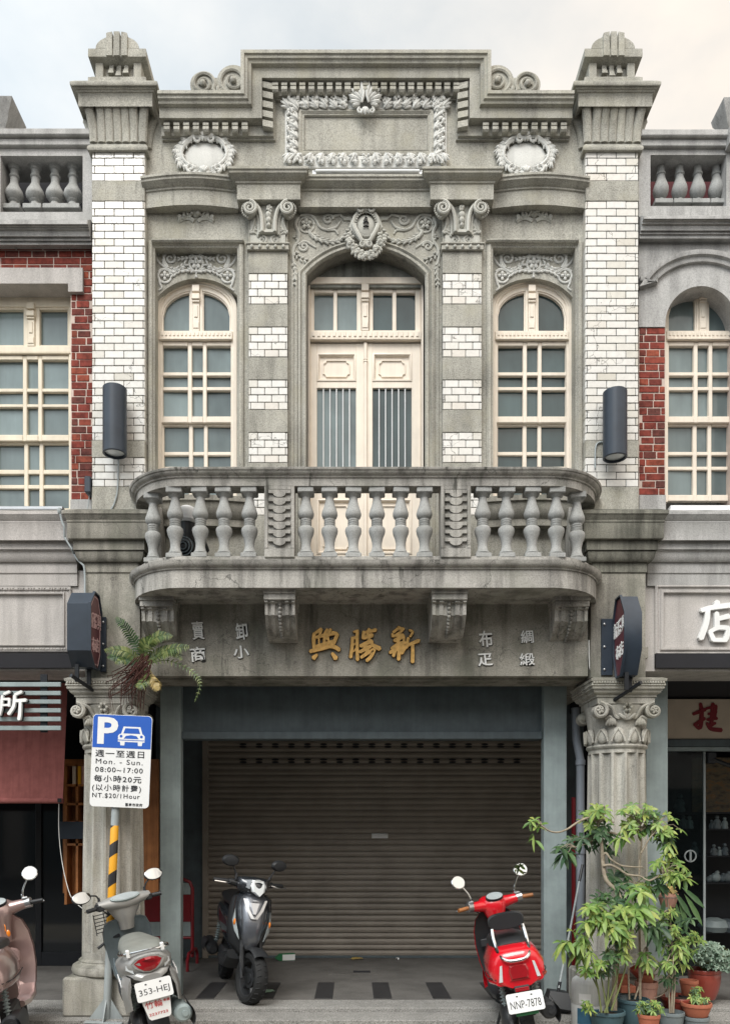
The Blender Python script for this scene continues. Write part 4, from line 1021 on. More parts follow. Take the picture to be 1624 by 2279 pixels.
# beam under the balcony with its lettering
yb = -.06
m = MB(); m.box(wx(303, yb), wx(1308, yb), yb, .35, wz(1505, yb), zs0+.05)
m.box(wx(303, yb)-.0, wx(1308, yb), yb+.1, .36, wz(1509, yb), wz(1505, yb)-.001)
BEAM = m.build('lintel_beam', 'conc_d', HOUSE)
def conv(ox, oy, sc, yy): return lambda a, b: (wx((ox+a*sc)/1.1823, yy), wz((oy+b*sc)/1.1823, yy))
gs = 330/1624
gold = {
 '興': [([(130,180),(124,260),(128,330),(135,395)],46),([(78,418),(150,398),(255,372),(335,345)],52),([(330,350),(405,365),(455,400)],52),([(150,180),(222,128)],44),([(165,230),(255,205)],34),([(230,130),(192,235)],34),([(300,130),(250,225)],38),([(345,130),(305,210),(300,260)],42),([(362,172),(425,190)],42),([(432,195),(392,290),(350,352)],50),([(150,238),(385,188)],40),([(160,352),(300,312),(372,290)],42),([(190,240),(194,345)],24),([(262,240),(262,330)],38),([(315,240),(318,320)],26),([(170,460),(120,505)],[30,62]),([(362,442),(412,510)],[36,66])],
 '勝': [([(625,238),(622,330),(610,440),(600,495)],44),([(640,165),(700,150)],30),([(690,155),(686,230),(686,390),(690,530)],42),([(625,245),(690,232)],36),([(640,335),(690,295)],22),([(640,420),(680,370)],22),([(772,160),(768,200),(762,250)],44),([(840,125),(825,190),(815,230)],40),([(800,172),(930,140)],44),([(770,245),(885,208)],52),([(728,352),(870,282)],52),([(718,428),(862,352)],46),([(850,230),(800,345),(735,432)],32),([(880,285),(885,335),(978,385)],[36,46,62]),([(735,498),(850,425),(905,400),(860,490),(808,538)],44),([(830,390),(785,470)],38)],
 '新': [([(1215,100),(1250,128)],38),([(1150,175),(1215,125),(1290,130)],38),([(1140,190),(1155,222),(1270,150)],30),([(1155,215),(1285,205)],36),([(1165,280),(1290,222)],50),([(1225,240),(1208,300)],48),([(1290,225),(1288,290)],34),([(1130,385),(1200,335),(1300,300)],46),([(1110,435),(1230,375),(1335,355)],48),([(1228,310),(1226,420),(1222,525)],46),([(1180,400),(1155,480)],40),([(1275,330),(1265,445)],46),([(1358,142),(1402,168),(1368,228)],[24,36,30]),([(1345,245),(1325,335),(1270,425)],42),([(1350,335),(1485,278)],46),([(1402,320),(1404,450),(1400,558)],46)],
}
for ch, st in gold.items():
    cv = conv(800, 1630, gs, yb-.02)
    o = brush(st, cv, yb-.005, .028).build('gilded_character', 'gold', BEAM)
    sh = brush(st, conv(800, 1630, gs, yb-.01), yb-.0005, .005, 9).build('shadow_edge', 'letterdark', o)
for ch, px, py, w, h in (('賣', 441, 1404, 27, 40), ('商', 441, 1457, 33, 33), ('卸', 538, 1406, 26, 37), ('小', 537, 1452, 35, 28), ('布', 1080, 1423, 30, 37), ('疋', 1079, 1469, 33, 28), ('綢', 1172, 1418, 28, 29), ('緞', 1172, 1468, 33, 27)):
    k = (D+yb)/F; sh = Matrix(((1, 0, -.1), (0, 1, 0), (.06, 0, 1)))
    t = text_mb(ch, w*k, h*k, .012, .016 if ch not in '綢緞賣' else .008); t = shift(t, wx(px, yb), yb-.004, wz(py, yb), sh); o = t.build('white_character', 'letter', BEAM)
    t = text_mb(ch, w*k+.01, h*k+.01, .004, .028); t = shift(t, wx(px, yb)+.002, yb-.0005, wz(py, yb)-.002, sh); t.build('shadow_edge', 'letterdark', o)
# steel frame, fascia and roller shutter
ys = .45
for a, b in ((356, 402), (1210, 1261)):
    m = MB(); x0, x1 = wx(a, ys), wx(b, ys); m.box(x0, x1, ys, ys+.12, 0, 3.0, .006); m.build('steel_post', 'steel', HOUSE)
x0, x1 = wx(402, ys), wx(1210, ys)
m = MB(); zA, zB = wz(1505, ys)+.05, wz(1644, ys)
m.box(x0, x1, ys+.10, ys+.14, zB+.05, zA); m.box(x0, x1, ys+.05, ys+.2, zB, zB+.075, .006); m.box(x0, x1, ys+.03, ys+.2, zA-.05, zA+.05, .004)
for px in (680, 870): m.box(wx(px, ys)-.0015, wx(px, ys)+.0015, ys+.097, ys+.1, zB+.08, zA-.06)
m.build('sheet_fascia', 'steel_d', HOUSE)
yS = 2.8; sx0, sx1 = wx(464, yS), wx(1236, yS); zt = 2.75
m = MB(); rows = int((zt-.02)/.072); hh = .072; ring = []
prof = []
for i in range(rows+1):
    z = .02+i*hh; gd = .026 if i % 2 else .016; gw = .013 if i % 2 else .008
    for dz_, dy in ((0, gd), (gw, gd), (gw+.002, 0), (.038, -.008), (.068, 0), (.070, gd)): prof.append((yS+dy, z+dz_))
m.loft([[(x, y, z) for y, z in prof] for x in (sx0, sx1)], False, False, False)
SH = m.build('roller_shutter', 'shutter', HOUSE, 20)
m = MB()
for j, py in enumerate((1660, 1694)):
    m = MB()
    for i in range(18):
        px = 541+i*35.8; x, z = wx(px, yS), wz(py, yS)
        for dz_ in (.016, -.016): m.prism([(x+.05*cos(t)*.9, z+dz_+.013*sin(t)) for t in [2*pi*k/12 for k in range(12)]], yS-.011, yS+.002)
    m.build('vent_slots', 'dark', SH)
m = MB(); m.box(0, .01, 0, .01, 0, .01) if False else None
m = MB(); c = P(845, 1861, yS); m.box(c.x-.10, c.x+.10, yS-.012, yS, c.z-.03, c.z+.03, .004); m.tube([(c.x-.085, yS-.02, c.z+.012), (c.x-.08, yS-.035, c.z+.012), (c.x+.08, yS-.035, c.z+.012), (c.x+.085, yS-.02, c.z+.012)], .009, 6); m.build('handle', 'plate', SH)
m = MB(); m.box(sx0, sx1, yS-.02, yS+.03, .0, .028, .004); m.build('bottom_rail', 'steel_d', SH)
for x in (sx0-.07, sx1): m = MB(); m.box(x, x+.07, yS-.05, yS+.06, 0, zt, .005); m.build('guide_rail', 'shutter', SH)
m = MB(); m.box(sx0, sx1, yS-.03, yS+.1, zt, 3.2, .004); m.build('shutter_box', 'steel_d', SH)
for a, b in ((-2.55, sx0-.075), (sx1+.075, 2.75)):
    m = MB(); m.box(a, b, yS+.02, yS+.2, 0, 3.2); m.build('arcade_wall', 'steel_d', HOUSE)
m = MB(); m.box(-2.5, 2.5, -.05, 12, 3.1, 3.2); m.build('arcade_ceiling', 'conc_d', HOUSE)
# the body of the house behind the street front
m = MB(); m.box(-2.35, 2.35, 3.05, 12, .0, 3.05); m.box(-2.35, 2.35, .45, 12, 3.25, 7.1); m.box(-2.4, 2.4, .35, 12, 7.1, 7.25)
m.build('house_body', 'conc_g', HOUSE)
# ================================================================ neighbouring houses
NL = thing('brick_shophouse', 'neighbouring brick and plaster house on the left with a square window and balustrade', 'building', (-4.6, 0, 0))
NR = thing('brick_shophouse', 'neighbouring brick and plaster house on the right with an arched window', 'building', (4.6, 0, 0))
def bricks(m, x0, x1, z0, z1, y, rows, Lb=.22, off=0, alt=True):
    h = (z1-z0)/rows; g = .009
    for r in range(rows):
        ln = Lb if (not alt or (r+off) % 2) else Lb/2
        a = x0-rnd.uniform(.2, .9)*ln if alt else x0-(r % 2)*ln/2
        while a < x1:
            p, q = max(a, x0), min(a+ln, x1); a += ln
            if q-p < .03: continue
            j = rnd.uniform(-.002, .0015); t = lambda: rnd.uniform(-.0025, .0025)
            m.box(p+g/2+t(), q-g/2+t(), y+j, y+.05, z0+r*h+g/2+t(), z0+(r+1)*h-g/2+t(), .003)
def parapet(root, px0, px1, yf, op0, op1, ptop, pbot, coping, base, mat, bxs, prof_fn, by0, by1, plinth):
    """solid rail with one balustraded opening"""
    m = MB(); x0, x1 = wx(px0, yf), wx(px1, yf); o0, o1 = wx(op0, yf), wx(op1, yf); zt, zb = wz(ptop, yf), wz(pbot, yf); zc = wz(coping, yf); zl = wz(base, yf)
    m.prism([(x0, zl), (o0, zl), (o0, zt), (o1, zt), (o1, zl), (x1, zl), (x1, zc), (x0, zc)], yf, yf+.3) if False else None
    m.box(x0, x1, yf, yf+.3, zt, zc-.05); m.box(x0, x1, yf, yf+.3, zl, zb); m.box(x0, o0, yf, yf+.3, zb, zt); m.box(o1, x1, yf, yf+.3, zb, zt)
    m.box(x0, x1, yf-.035, yf+.32, wz(coping+28, yf), wz(coping+13, yf), .005); m.box(x0, x1, yf-.07, yf+.36, wz(coping+12.5, yf), wz(coping, yf)+.01, .008)
    p = m.build('parapet', mat, root)
    b = None
    h = wz(by0, yf+.12)-wz(by1, yf+.12)
    for px in bxs:
        x = wx(px, yf+.13); z = wz(by1, yf+.12)
        if b is None:
            q = MB(); q.lathe(prof_fn(h), n=20); q.box(-plinth, plinth, -plinth, plinth, h*.965, h+.06, .005); q.box(-plinth*.95, plinth*.95, -plinth, plinth, -.03, h*.03, .004)
            b = q.build('baluster', 'bal', p, local=True); b.location = Vector((x, yf+.13, z))-root.location
        else: inst(b, 'baluster', p, Vector((x, yf+.13, z))-root.location)
    return p
def vase_a(h): return [(r, z*h) for r, z in ((.075, .03), (.07, .06), (.045, .10), (.04, .145), (.05, .16), (.056, .175), (.05, .19), (.062, .21), (.082, .26), (.084, .30), (.075, .36), (.052, .44), (.038, .50), (.036, .60), (.045, .615), (.048, .63), (.045, .645), (.036, .66), (.036, .74), (.048, .755), (.05, .77), (.048, .78), (.06, .80), (.076, .85), (.078, .88), (.07, .92), (.04, .945), (.06, .97))]
def vase_b(h): return [(r, z*h) for r, z in ((.05, .02), (.03, .06), (.026, .09), (.033, .105), (.034, .13), (.026, .15), (.04, .17), (.062, .24), (.07, .32), (.068, .38), (.055, .48), (.04, .58), (.034, .65), (.042, .665), (.044, .685), (.042, .70), (.034, .71), (.034, .84), (.045, .88), (.052, .93), (.05, .97))]
yN = .06
def straight(root, name, px0, px1, yf, prof, mat):
    """horizontal moulding given as (projection, picture row)"""
    m = MB(); x0, x1 = wx(px0, yf), wx(px1, yf)
    pr = [(yf-o, wz(p, yf-o)) for o, p in prof]; pr = [(yf+.3, pr[0][1])]+pr+[(yf+.3, pr[-1][1])]
    m.prismx(pr, x0, x1); return m.build(name, mat, root)
XL = -420                                                          # how far the left house runs on, in picture columns
# ---- left house
parapet(NL, XL, 206, yN, 1, 184, 346, 471, 301, 495, 'conc_g', (32, 79, 123, 163), vase_a, 347, 469, .088)
m = MB(); m.box(wx(XL, .6), wx(206, .6), .6, .8, wz(480, .3), wz(310, .3)-.1); m.build('roof_wall', 'dark', NL)
straight(NL, 'cornice', XL, 206, yN, [(0, 545), (.03, 544), (.03, 536), (.05, 534.5), (.05, 527), (.075, 525), (.08, 513), (.09, 510), (.10, 509), (.10, 506), (.115, 503), (.12, 499), (.14, 498), (.14, 489), (.05, 488)], 'conc_g')
m = MB(); m.box(wx(-190, yN), wx(-22, yN), yN-.12, .3, wz(330, 0), wz(297, 0), .01); m.sq((wx(-190, 0)+wx(30, 0))/2, .10, (wx(30, 0)-wx(-190, 0))/2-.10, .05, [(0, wz(300, 0)), (.02, wz(270, 0)), (.05, wz(262, 0)), (.06, wz(250, 0)), (.10, wz(236, 0)), (.11, wz(226, 0)), (.05, wz(224, 0))]); m.build('parapet_pier', 'conc_g', NL)
yb_ = .11
m = MB(); m.box(wx(XL, yb_), wx(206, yb_), yb_+.005, .6, wz(604, yb_), wz(540, yb_)); m.box(wx(157, yb_), wx(206, yb_), yb_+.005, .6, wz(1137, yb_), wz(603, yb_)); m.box(wx(XL, yb_), wx(-190, yb_), yb_+.005, .6, wz(1137, yb_), wz(603, yb_))
MO = m.build('wall', 'mortar', NL)
m = MB(); bricks(m, wx(XL, yb_), wx(206, yb_), wz(603, yb_), wz(541, yb_), yb_, 4, .24); m.build('brickwork', 'brick', NL, 0)
m = MB(); bricks(m, wx(158, yb_), wx(206, yb_), wz(1112, yb_), wz(603, yb_), yb_, 31, .24); m.build('brickwork', 'brick', NL, 0)
m = MB(); m.prism([(wx(-220, yb_), wz(602, yb_)), (wx(187, yb_), wz(602, yb_)), (wx(187, yb_), wz(655, yb_)), (wx(155, yb_), wz(655, yb_)), (wx(155, yb_), wz(637, yb_)), (wx(-190, yb_), wz(637, yb_)), (wx(-190, yb_), wz(655, yb_)), (wx(-220, yb_), wz(655, yb_))], yb_-.04, .5); m.build('lintel', 'conc_p', NL)
m = MB(); m.box(wx(157, yb_), wx(206, yb_), yb_-.012, .4, wz(1137, yb_), wz(1112, yb_), .006); m.build('stone_block', 'conc_g', NL)
# square window of the left house, mirrored about its middle post
y = .27; X = lambda a: wx(a, y); Z = lambda b: wz(b, y); C = 70
m = MB(); m.box(X(-24), X(C+90), y-.01, y+.08, Z(684), Z(658), .005)
for s in (-1, 1): m.box(X(C+s*84), X(C+s*92), y-.012, y+.08, Z(1135), Z(680), .005)
m.box(X(C-88), X(C+88), y-.014, y+.07, Z(786), Z(772), .005); m.box(X(C-88), X(C+88), y-.02, y+.07, Z(789), Z(786.5), .003)
corbel_post(m, X(C), X(C+8)-X(C-8), y-.015, Z(772), Z(676))
WN = m.build('window', 'cream2', NL)
m = MB(); sash(m, [(X(C+18), X(C+80))], [(Z(688), Z(767))], y, X(C+8), X(C+84), Z(772), Z(678)); sash(m, [(X(C-80), X(C-18))], [(Z(688), Z(767))], y, X(C-84), X(C-8), Z(772), Z(678))
g3 = [(X(C-80), X(C-20)), (X(C-11), X(C+14)), (X(C+23), X(C+82))]
sash(m, g3, [(Z(800), Z(863)), (Z(871), Z(898)), (Z(905), Z(967))], y, X(C-84), X(C+84), Z(981), Z(790)); sash(m, g3, [(Z(985), Z(1041)), (Z(1051), Z(1075)), (Z(1084), Z(1128))], y+.03, X(C-84), X(C+84), Z(1136), Z(980))
m.build('sash_frame', 'cream2', WN)
g = MB(); pane_cells(g, g3, [(Z(800), Z(863)), (Z(871), Z(898)), (Z(905), Z(967))], y+.045); pane_cells(g, g3, [(Z(985), Z(1041)), (Z(1051), Z(1075)), (Z(1084), Z(1132))], y+.066); pane_cells(g, [(X(C+18), X(C+80)), (X(C-80), X(C-18))], [(Z(688), Z(767))], y+.045); g.build('pane', 'glass_l', WN)
m = MB(); m.box(X(-60), wx(139, .1), .10, .16, wz(1132, .1), wz(1126, .1), .004); m.box(X(-60), wx(139, .1), .08, .16, wz(1136, .1), wz(1133, .1), .003); m.build('sill_board', 'alu', WN)
lowband = [(-.04, 1305), (.0, 1304), (.0, 1278), (.01, 1275), (.01, 1252), (.03, 1250.5), (.04, 1247), (.055, 1238), (.06, 1228), (.07, 1226), (.07, 1223), (.085, 1222.5), (.085, 1204), (.13, 1202), (.13, 1165), (.135, 1162), (.13, 1160), (.15, 1152), (.16, 1146), (.165, 1144), (.165, 1138), (.05, 1136)]
straight(NL, 'band_moulding', XL, 172, .0, lowband, 'conc_p')
m = MB(); yl = .02; m.box(wx(XL, yl), wx(189, yl), yl, .5, wz(1492, yl), wz(1270, yl)); m.build('fascia_wall', 'conc_p', NL)
m = MB(); pth = [(wx(a, yl), wz(b, yl)) for a, b in ((-250, 1307), (159, 1307), (159, 1452), (-250, 1452))]
m.sweep(pth, [(0, yl+.01), (0, yl-.02), (.012, yl-.026), (.02, yl-.012), (.05, yl-.012), (.055, yl-.03), (.066, yl-.03), (.07, yl-.012), (.075, yl+.005)], True, -1); FR = m.build('panel_frame', 'conc_p', NL)
m = MB()
for py in (1313, 1446):
    x = wx(-250, yl); k = 0
    while x < wx(155, yl):
        w = (.05, .022, .022)[k % 3]; m.ell((x+w/2, yl-.016, wz(py, yl)), (w*.55, .014, .013), None, 8, 5); x += w; k += 1
m.build('bead_row', 'conc_p', FR)
m = MB(); m.box(wx(XL, 0), wx(206, 0), .45, 12, 3.2, 7.3); m.build('house_body', 'conc_g', NL)
m = MB(); m.box(-9, -2.58, -.02, 12, 3.02, 3.15); m.build('arcade_ceiling', 'dark', NL)
# ---- right house
XR = 2050
parapet(NR, 1421, XR, yN, 1447, 1616, 344, 458, 303, 482, 'conc_g', (1470, 1511.5, 1552, 1593), vase_b, 353, 457, .085)
m = MB(); m.box(wx(1421, .6), wx(XR, .6), .6, .8, wz(480, .3), wz(310, .3)-.1); m.build('roof_wall', 'redwall', NR)
m = MB(); m.box(wx(1612, yN), wx(1800, yN), yN-.10, .3, wz(300, 0)-.1, wz(290, 0)); m.sq((wx(1622, 0)+wx(1800, 0))/2, .10, (wx(1800, 0)-wx(1622, 0))/2-.02, .05, [(0, wz(300, 0)), (.0, wz(272, 0)), (.03, wz(262, 0)), (.04, wz(250, 0)), (.07, wz(236, 0)), (.08, wz(222, 0)), (.05, wz(218, 0))]); m.build('parapet_pier', 'conc_g', NR)
straight(NR, 'cornice', 1421, XR, yN, [(0, 532), (.025, 530), (.025, 522), (.04, 520), (.04, 514), (.06, 512), (.065, 500), (.075, 498), (.085, 497), (.085, 493), (.10, 490), (.105, 486.5), (.12, 486), (.12, 480), (.05, 479)], 'conc_g')
C = 1560; yA = .10; hw = 80
m = MB(); a = arc(wx(C-hw, yA), wx(C+hw, yA), wz(728, yA), wz(637, yA)-wz(728, yA)-.0, 24) if False else [(wx(C, yA)-(wx(C+hw, yA)-wx(C, yA))*cos(pi*i/28), wz(722, yA)+(wz(636, yA)-wz(722, yA))*sin(pi*i/28)) for i in range(29)]
m.prism([(wx(1421, yA), wz(727, yA)), (wx(C-hw, yA), wz(727, yA))]+a+[(wx(C+hw, yA), wz(727, yA)), (wx(XR, yA), wz(727, yA)), (wx(XR, yA), wz(525, yA)), (wx(1421, yA), wz(525, yA))], yA, .6)
m.build('upper_wall', 'conc_g', NR)
m = MB(); hood = [(wx(1421, yA), wz(634, yA)), (wx(1458, yA), wz(634, yA))]+[(wx(C, yA)+(wx(1690, yA)-wx(C, yA))*cos(t), wz(672, yA)+(wz(575, yA)-wz(672, yA))*sin(t)) for t in [pi-.41-(pi-.82)*i/24 for i in range(25)]]+[(wx(1662, yA), wz(634, yA)), (wx(1760, yA), wz(634, yA))]
m.sweep(hood, [(-.05, yA+.01), (-.045, yA-.03), (-.03, yA-.035), (-.02, yA-.018), (.0, yA-.02), (.012, yA-.045), (.035, yA-.05), (.05, yA-.05), (.055, yA+.01)], False, 1)
m.build('arch_hood', 'conc_g', NR)
m = MB(); m.box(wx(1421, yb_), wx(1480, yb_), yb_+.005, .6, wz(1137, yb_), wz(727, yb_)); m.box(wx(1641, yb_), wx(XR, yb_), yb_+.005, .6, wz(1137, yb_), wz(727, yb_)); m.build('wall', 'mortar', NR)
m = MB(); bricks(m, wx(1421.5, yb_), wx(1480, yb_), wz(1102, yb_), wz(728, yb_), yb_, 23, .24, 1); m.build('brickwork', 'brick', NR, 0)
m = MB(); bricks(m, wx(1641, yb_), wx(XR, yb_), wz(1102, yb_), wz(728, yb_), yb_, 23, .24, 1); m.build('brickwork', 'brick', NR, 0)
m = MB(); m.box(wx(1421, yb_), wx(1481, yb_), yb_-.012, .4, wz(1137, yb_), wz(1102, yb_), .006); m.build('stone_block', 'conc_g', NR)
WA = arched_window(NR, 1563, .27, 'glass_l', 'cream', 0)
m = MB(); m.box(wx(1492, .1), wx(1750, .1), .10, .17, wz(1134, .1), wz(1124, .1), .005); m.box(wx(1489, .1), wx(1750, .1), .09, .17, wz(1137, .1), wz(1134.5, .1), .003); m.build('sill_board', 'white', WA)
straight(NR, 'band_moulding', 1440, XR, .0, lowband, 'conc_g')
m = MB(); m.box(wx(1429, yl), wx(XR, yl), yl, .5, wz(1494, yl), wz(1270, yl)); m.build('fascia_wall', 'conc_p', NR)
m = MB(); pth = [(wx(a, yl), wz(b, yl)) for a, b in ((1456, 1303), (1900, 1303), (1900, 1460), (1456, 1460))]
m.sweep(pth, [(0, yl+.01), (0, yl-.018), (.018, yl-.028), (.03, yl-.01), (.04, yl-.01), (.05, yl-.028), (.07, yl-.028), (.075, yl-.006), (.082, yl-.006), (.085, yl+.01)], True, -1); m.build('panel_frame', 'conc_p', NR)
cv = conv(1560, 1540, 360/1624, yl-.03)
st = [([(1465,195),(1472,250)],72),([(1285,300),(1400,268),(1620,238)],58),([(1358,300),(1340,450),(1275,635)],64),([(1462,330),(1468,500)],62),([(1480,400),(1605,368)],58),([(1378,560),(1480,505),(1605,512)],52),([(1385,560),(1425,650)],56),([(1605,512),(1575,640)],58),([(1420,652),(1580,652)],50)]
o = brush(st, cv, yl-.005, .035).build('wall_character', 'letter', NR)
m = MB(); m.box(wx(1421, 0), wx(XR, 0), .45, 12, 3.2, 7.3); m.build('house_body', 'conc_g', NR)
m = MB(); m.box(2.58, 9, -.02, 12, 3.02, 3.15); m.build('arcade_ceiling', 'dark', NR)
# ---- far piers of both neighbours, outside the picture but holding their fronts up
for r, s in ((NL, -1), (NR, 1)):
    m = MB(); m.box(s*6.2, s*6.8, -.1, .5, -.05, 3.05, .01); m.build('street_pier', 'conc_g', r)
# ---- left shop: back wall with glass doors, wooden shelves
m = MB(); m.box(-9, -2.6, 3.0, 3.2, 0, 3.1); m.build('shop_wall', 'dark', NL)
def doorframe(root, x0, x1, y, z1, n, mat):
    m = MB(); m.box(x0, x1, y, y+.06, z1, z1+.09, .004); m.box(x0, x1, y, y+.06, 0, .16, .004)
    for i in range(n+1): x = x0+(x1-x0)*i/n; m.box(x-.035, x+.035, y-.004, y+.064, .0, z1+.09, .004)
    d = m.build('glass_door', mat, root); g = MB(); g.box(x0, x1, y+.03, y+.036, .16, z1); g.build('pane', 'shopglass', d); return d
MATS_ = M
m_, t_, b_ = newmat('dark_shop_glass'); b_.inputs['Base Color'].default_value = (.012, .015, .018, 1); b_.inputs['Roughness'].default_value = .06; M['shopglass'] = m_
doorframe(NL, -6.2, -2.95, 2.2, 2.3, 4, 'black')
m = MB(); xw0, xw1 = wx(140, 1.9), wx(352, 1.9)
m.box(wx(140, 1.5), wx(352, 1.5), 1.5, 1.56, .9, wz(1690, 1.5)); CAB = None
SHF = m.build('wood_panel', 'wood', NL)
# ---- right shop: cream sign board, glass, dark shelves
m = MB(); m.box(2.6, 9, 3.0, 3.2, 0, 3.1); m.build('shop_wall', 'dark', NR)
m = MB(); m.box(wx(1437, ys), wx(1486, ys), ys, ys+.12, 0, 3.02, .006); m.build('steel_post', 'steel', NR)
yc = 1.5
m = MB(); m.box(wx(1484, yc), 6.5, yc, yc+.05, wz(1645, yc), wz(1556, yc), .004); SB = m.build('sign_board', 'cloth', NR)
st = [([(1355,1215),(1366,1300),(1352,1435),(1305,1412)],[30,40,38,24]),([(1288,1312),(1400,1270)],32),([(1298,1412),(1392,1350)],34),([(1405,1262),(1500,1238)],28),([(1425,1312),(1500,1292)],26),([(1468,1215),(1462,1300),(1452,1420)],36),([(1500,1240),(1485,1345)],24),([(1415,1362),(1505,1350)],28),([(1452,1415),(1490,1392)],26),([(1412,1392),(1450,1445),(1545,1458)],[24,36,40])]
brush(st, conv(1450, 1500, 470/1624, yc-.002), yc-.002, .006).build('board_character', 'redchar', SB) if False else None
m_, t_, b_ = newmat('crimson_lettering'); b_.inputs['Base Color'].default_value = (.22, .012, .02, 1); M['redchar'] = m_
brush(st, conv(1450, 1500, 470/1624, yc-.002), yc-.001, .006).build('board_character', 'redchar', SB)
m = MB(); m.box(wx(1484, yc), 6.5, yc-.02, yc+.08, wz(1662, yc), wz(1646, yc), .005); m.build('head_rail', 'steel_d', NR)
m = MB(); m.box(wx(1484, yc), 6.5, yc-.01, yc+.07, wz(1672, yc), wz(1663, yc), .003); m.build('door_track', 'steel', NR)
m = MB(); m.box(wx(1484, yc), wx(1570, yc), yc+.02, yc+.03, .05, wz(1673, yc)); GD = m.build('glass_door', 'clear', NR)
m = MB(); m.box(wx(1566, yc), wx(1571, yc), yc+.01, yc+.04, .05, wz(1673, yc), .002); m.build('door_edge', 'galv', GD)
m = MB(); c = P(1540, 2128-0, yc) if False else P(1535, 1906, yc)
m.tube([(c.x+.06*cos(t), yc-.01, c.z+.06*sin(t)) for t in [2*pi*k/24 for k in range(25)]], .008, 6); m.tube([(c.x, yc-.012, c.z-.05), (c.x, yc-.012, c.z+.05)], .012, 6); m.build('handle', 'galv', GD)
m = MB(); m.box(wx(1572, yc), wx(1590, yc), yc-.04, yc+.02, wz(1700, yc), wz(1676, yc), .004); m.tube([P(1586, 1690, yc-.03), P(1652, 1716, yc-.03)], .022, 6); m.build('door_closer', 'black', NR)
ysh = 2.3
SHELF = thing('display_shelf', 'dark shelves of small ornaments inside the right hand shop', 'shelf', (3.6, ysh, 0))
m = MB()
for py in (1808, 1845, 1905, 1965, 2075): m.box(wx(1470, ysh), 5.5, ysh, ysh+.4, wz(py, ysh)-.02, wz(py, ysh), .003)
m.box(wx(1470, ysh), 5.5, ysh+.4, ysh+.43, 0, wz(1690, ysh)); m.build('shelf_board', 'black', SHELF)
m = MB(); m.box(wx(1570, ysh), 5.4, ysh+.38, ysh+.395, wz(1806, ysh), wz(1680, ysh)); PO = m.build('poster', 'poster', None) if False else None
m_, t_, b_ = newmat('faded_mural'); pz = pos(t_).outputs['Position']
r_ = ramp(t_, noise(t_, pz, 9, 6, .7, (1, 1, 2)), [(.3, (.03, .02, .015)), (.5, (.16, .13, .08)), (.62, (.24, .12, .04)), (.7, (.3, .28, .22))]); t_.links.new(r_.outputs[0], b_.inputs['Base Color']); M['mural'] = m_
PO = m.build('mural_print', 'mural', None); tag(PO, 'faded brown landscape print on the wall above the shop shelves', 'picture')
k = 0
for py, xs in ((1808, (1512,)), (1845, (1520, 1534, 1583, 1595, 1612)), (1905, (1545, 1588, 1600, 1612)), (1965, (1578, 1592, 1606, 1618)), (2075, (1588, 1618))):
    for px in xs:
        m = MB(); c = P(px, py, ysh+.12); sc = rnd.uniform(.7, 1.2)*(1.5 if py in (1808, 2075) else 1)
        if py == 2075: m.lathe([(.02, 0), (.10, .005), (.13, .05), (.10, .10), (.04, .12), (.0, .122)], n=14)
        elif py == 1965: m.ell((0, 0, .05), (.05, .045, .05), None, 10, 6); m.ell((.012, -.01, .10), (.022, .02, .02), None, 8, 5)
        else:
            m.lathe([(.038, 0), (.042, .015), (.03, .05), (.036, .075), (.026, .095), (.012, .102)], n=12); m.ell((0, 0, .122), .023, None, 8, 6); m.tube([(-.03, 0, .07), (-.045, -.01, .03)], .01, 5); m.tube([(.03, 0, .07), (.02, -.03, .045)], .01, 5)
        m.v = [(a*sc, b*sc, z*sc) for a, b, z in m.v]; shift(m, c.x, c.y, c.z)
        o = m.build('figurine', ('steel_d', 'potgrey', 'steel')[k % 3], None); tag(o, 'small ornament standing on a dark shop shelf behind glass', 'ornament', 'ornaments on the shop shelves'); k += 1

# ---- the row across the street, behind the viewer: it shades the low sky and shows in the glass and mirrors
OPP = thing('row_house', 'plain pale row of houses on the far side of the street', 'building', (0, -17, 0))
m = MB(); m.box(-22, 22, -23, -17, -.08, 8.6); m.build('wall', 'conc_p', OPP)
for i in range(10):
    x = -20+i*4.4
    m = MB(); m.box(x, x+2.6, -17.01, -16.95, 4.2, 6.2); m.build('window', 'shopglass', OPP)
    m = MB(); m.box(x-.5, x+3.1, -17.01, -16.9, .1, 3.0); m.build('shop_front', 'steel_d', OPP)
# ================================================================ fittings and street things
def lamp(px, py0, py1, side):
    y = -.145; c = P(px, py0, y); zb = wz(py1, y-.1); r = .103
    t = thing('wall_lamp', ('dark cylindrical wall lamp fixed to the left tiled pier beside the brick wall', 'dark cylindrical wall lamp fixed to the right tiled pier with a short conduit')[side], 'lamp', (c.x, 0, zb))
    m = MB(); m.lathe([(r*.2, c.z), (r-.006, c.z), (r, c.z-.006), (r, zb+.004), (r-.004, zb), (r-.016, zb), (r-.018, zb+.05), (.01, zb+.052)], c.x, y, 32); m.box(c.x-.03, c.x+.03, y+.09, .0, zb+.2, zb+.36, .004); m.build('lamp_body', 'navy', t, 40)
    m = MB(); m.lathe([(r-.02, zb+.02), (.05, zb+.014), (.0, zb+.012)], c.x, y, 24, False); m.build('lens', 'clens', t)
    m = MB()
    if side == 0: pts = [P(a, b, -.012) for a, b in ((264, 1000), (264, 1040), (262, 1085), (259, 1105), (253, 1124), (246, 1136))]
    else: pts = [P(a, b, -.012) for a, b in ((1348, 985), (1336, 984), (1328, 988), (1325, 997), (1324, 1015), (1324, 1042))]
    m.tube(spl(pts), .007, 6); m.build('conduit', 'galv', t)
lamp(255.5, 864, 999, 0); lamp(1368, 872, 1008, 1)
t = thing('tube_light', 'long white fluorescent tube light lying on the cornice under the wreath panel', 'light', (0, 0, wz(392, -.0)))
m = MB(); y = -.02; x0, x1 = wx(695, y), wx(940, y); z0, z1 = wz(392, y), wz(377, y)
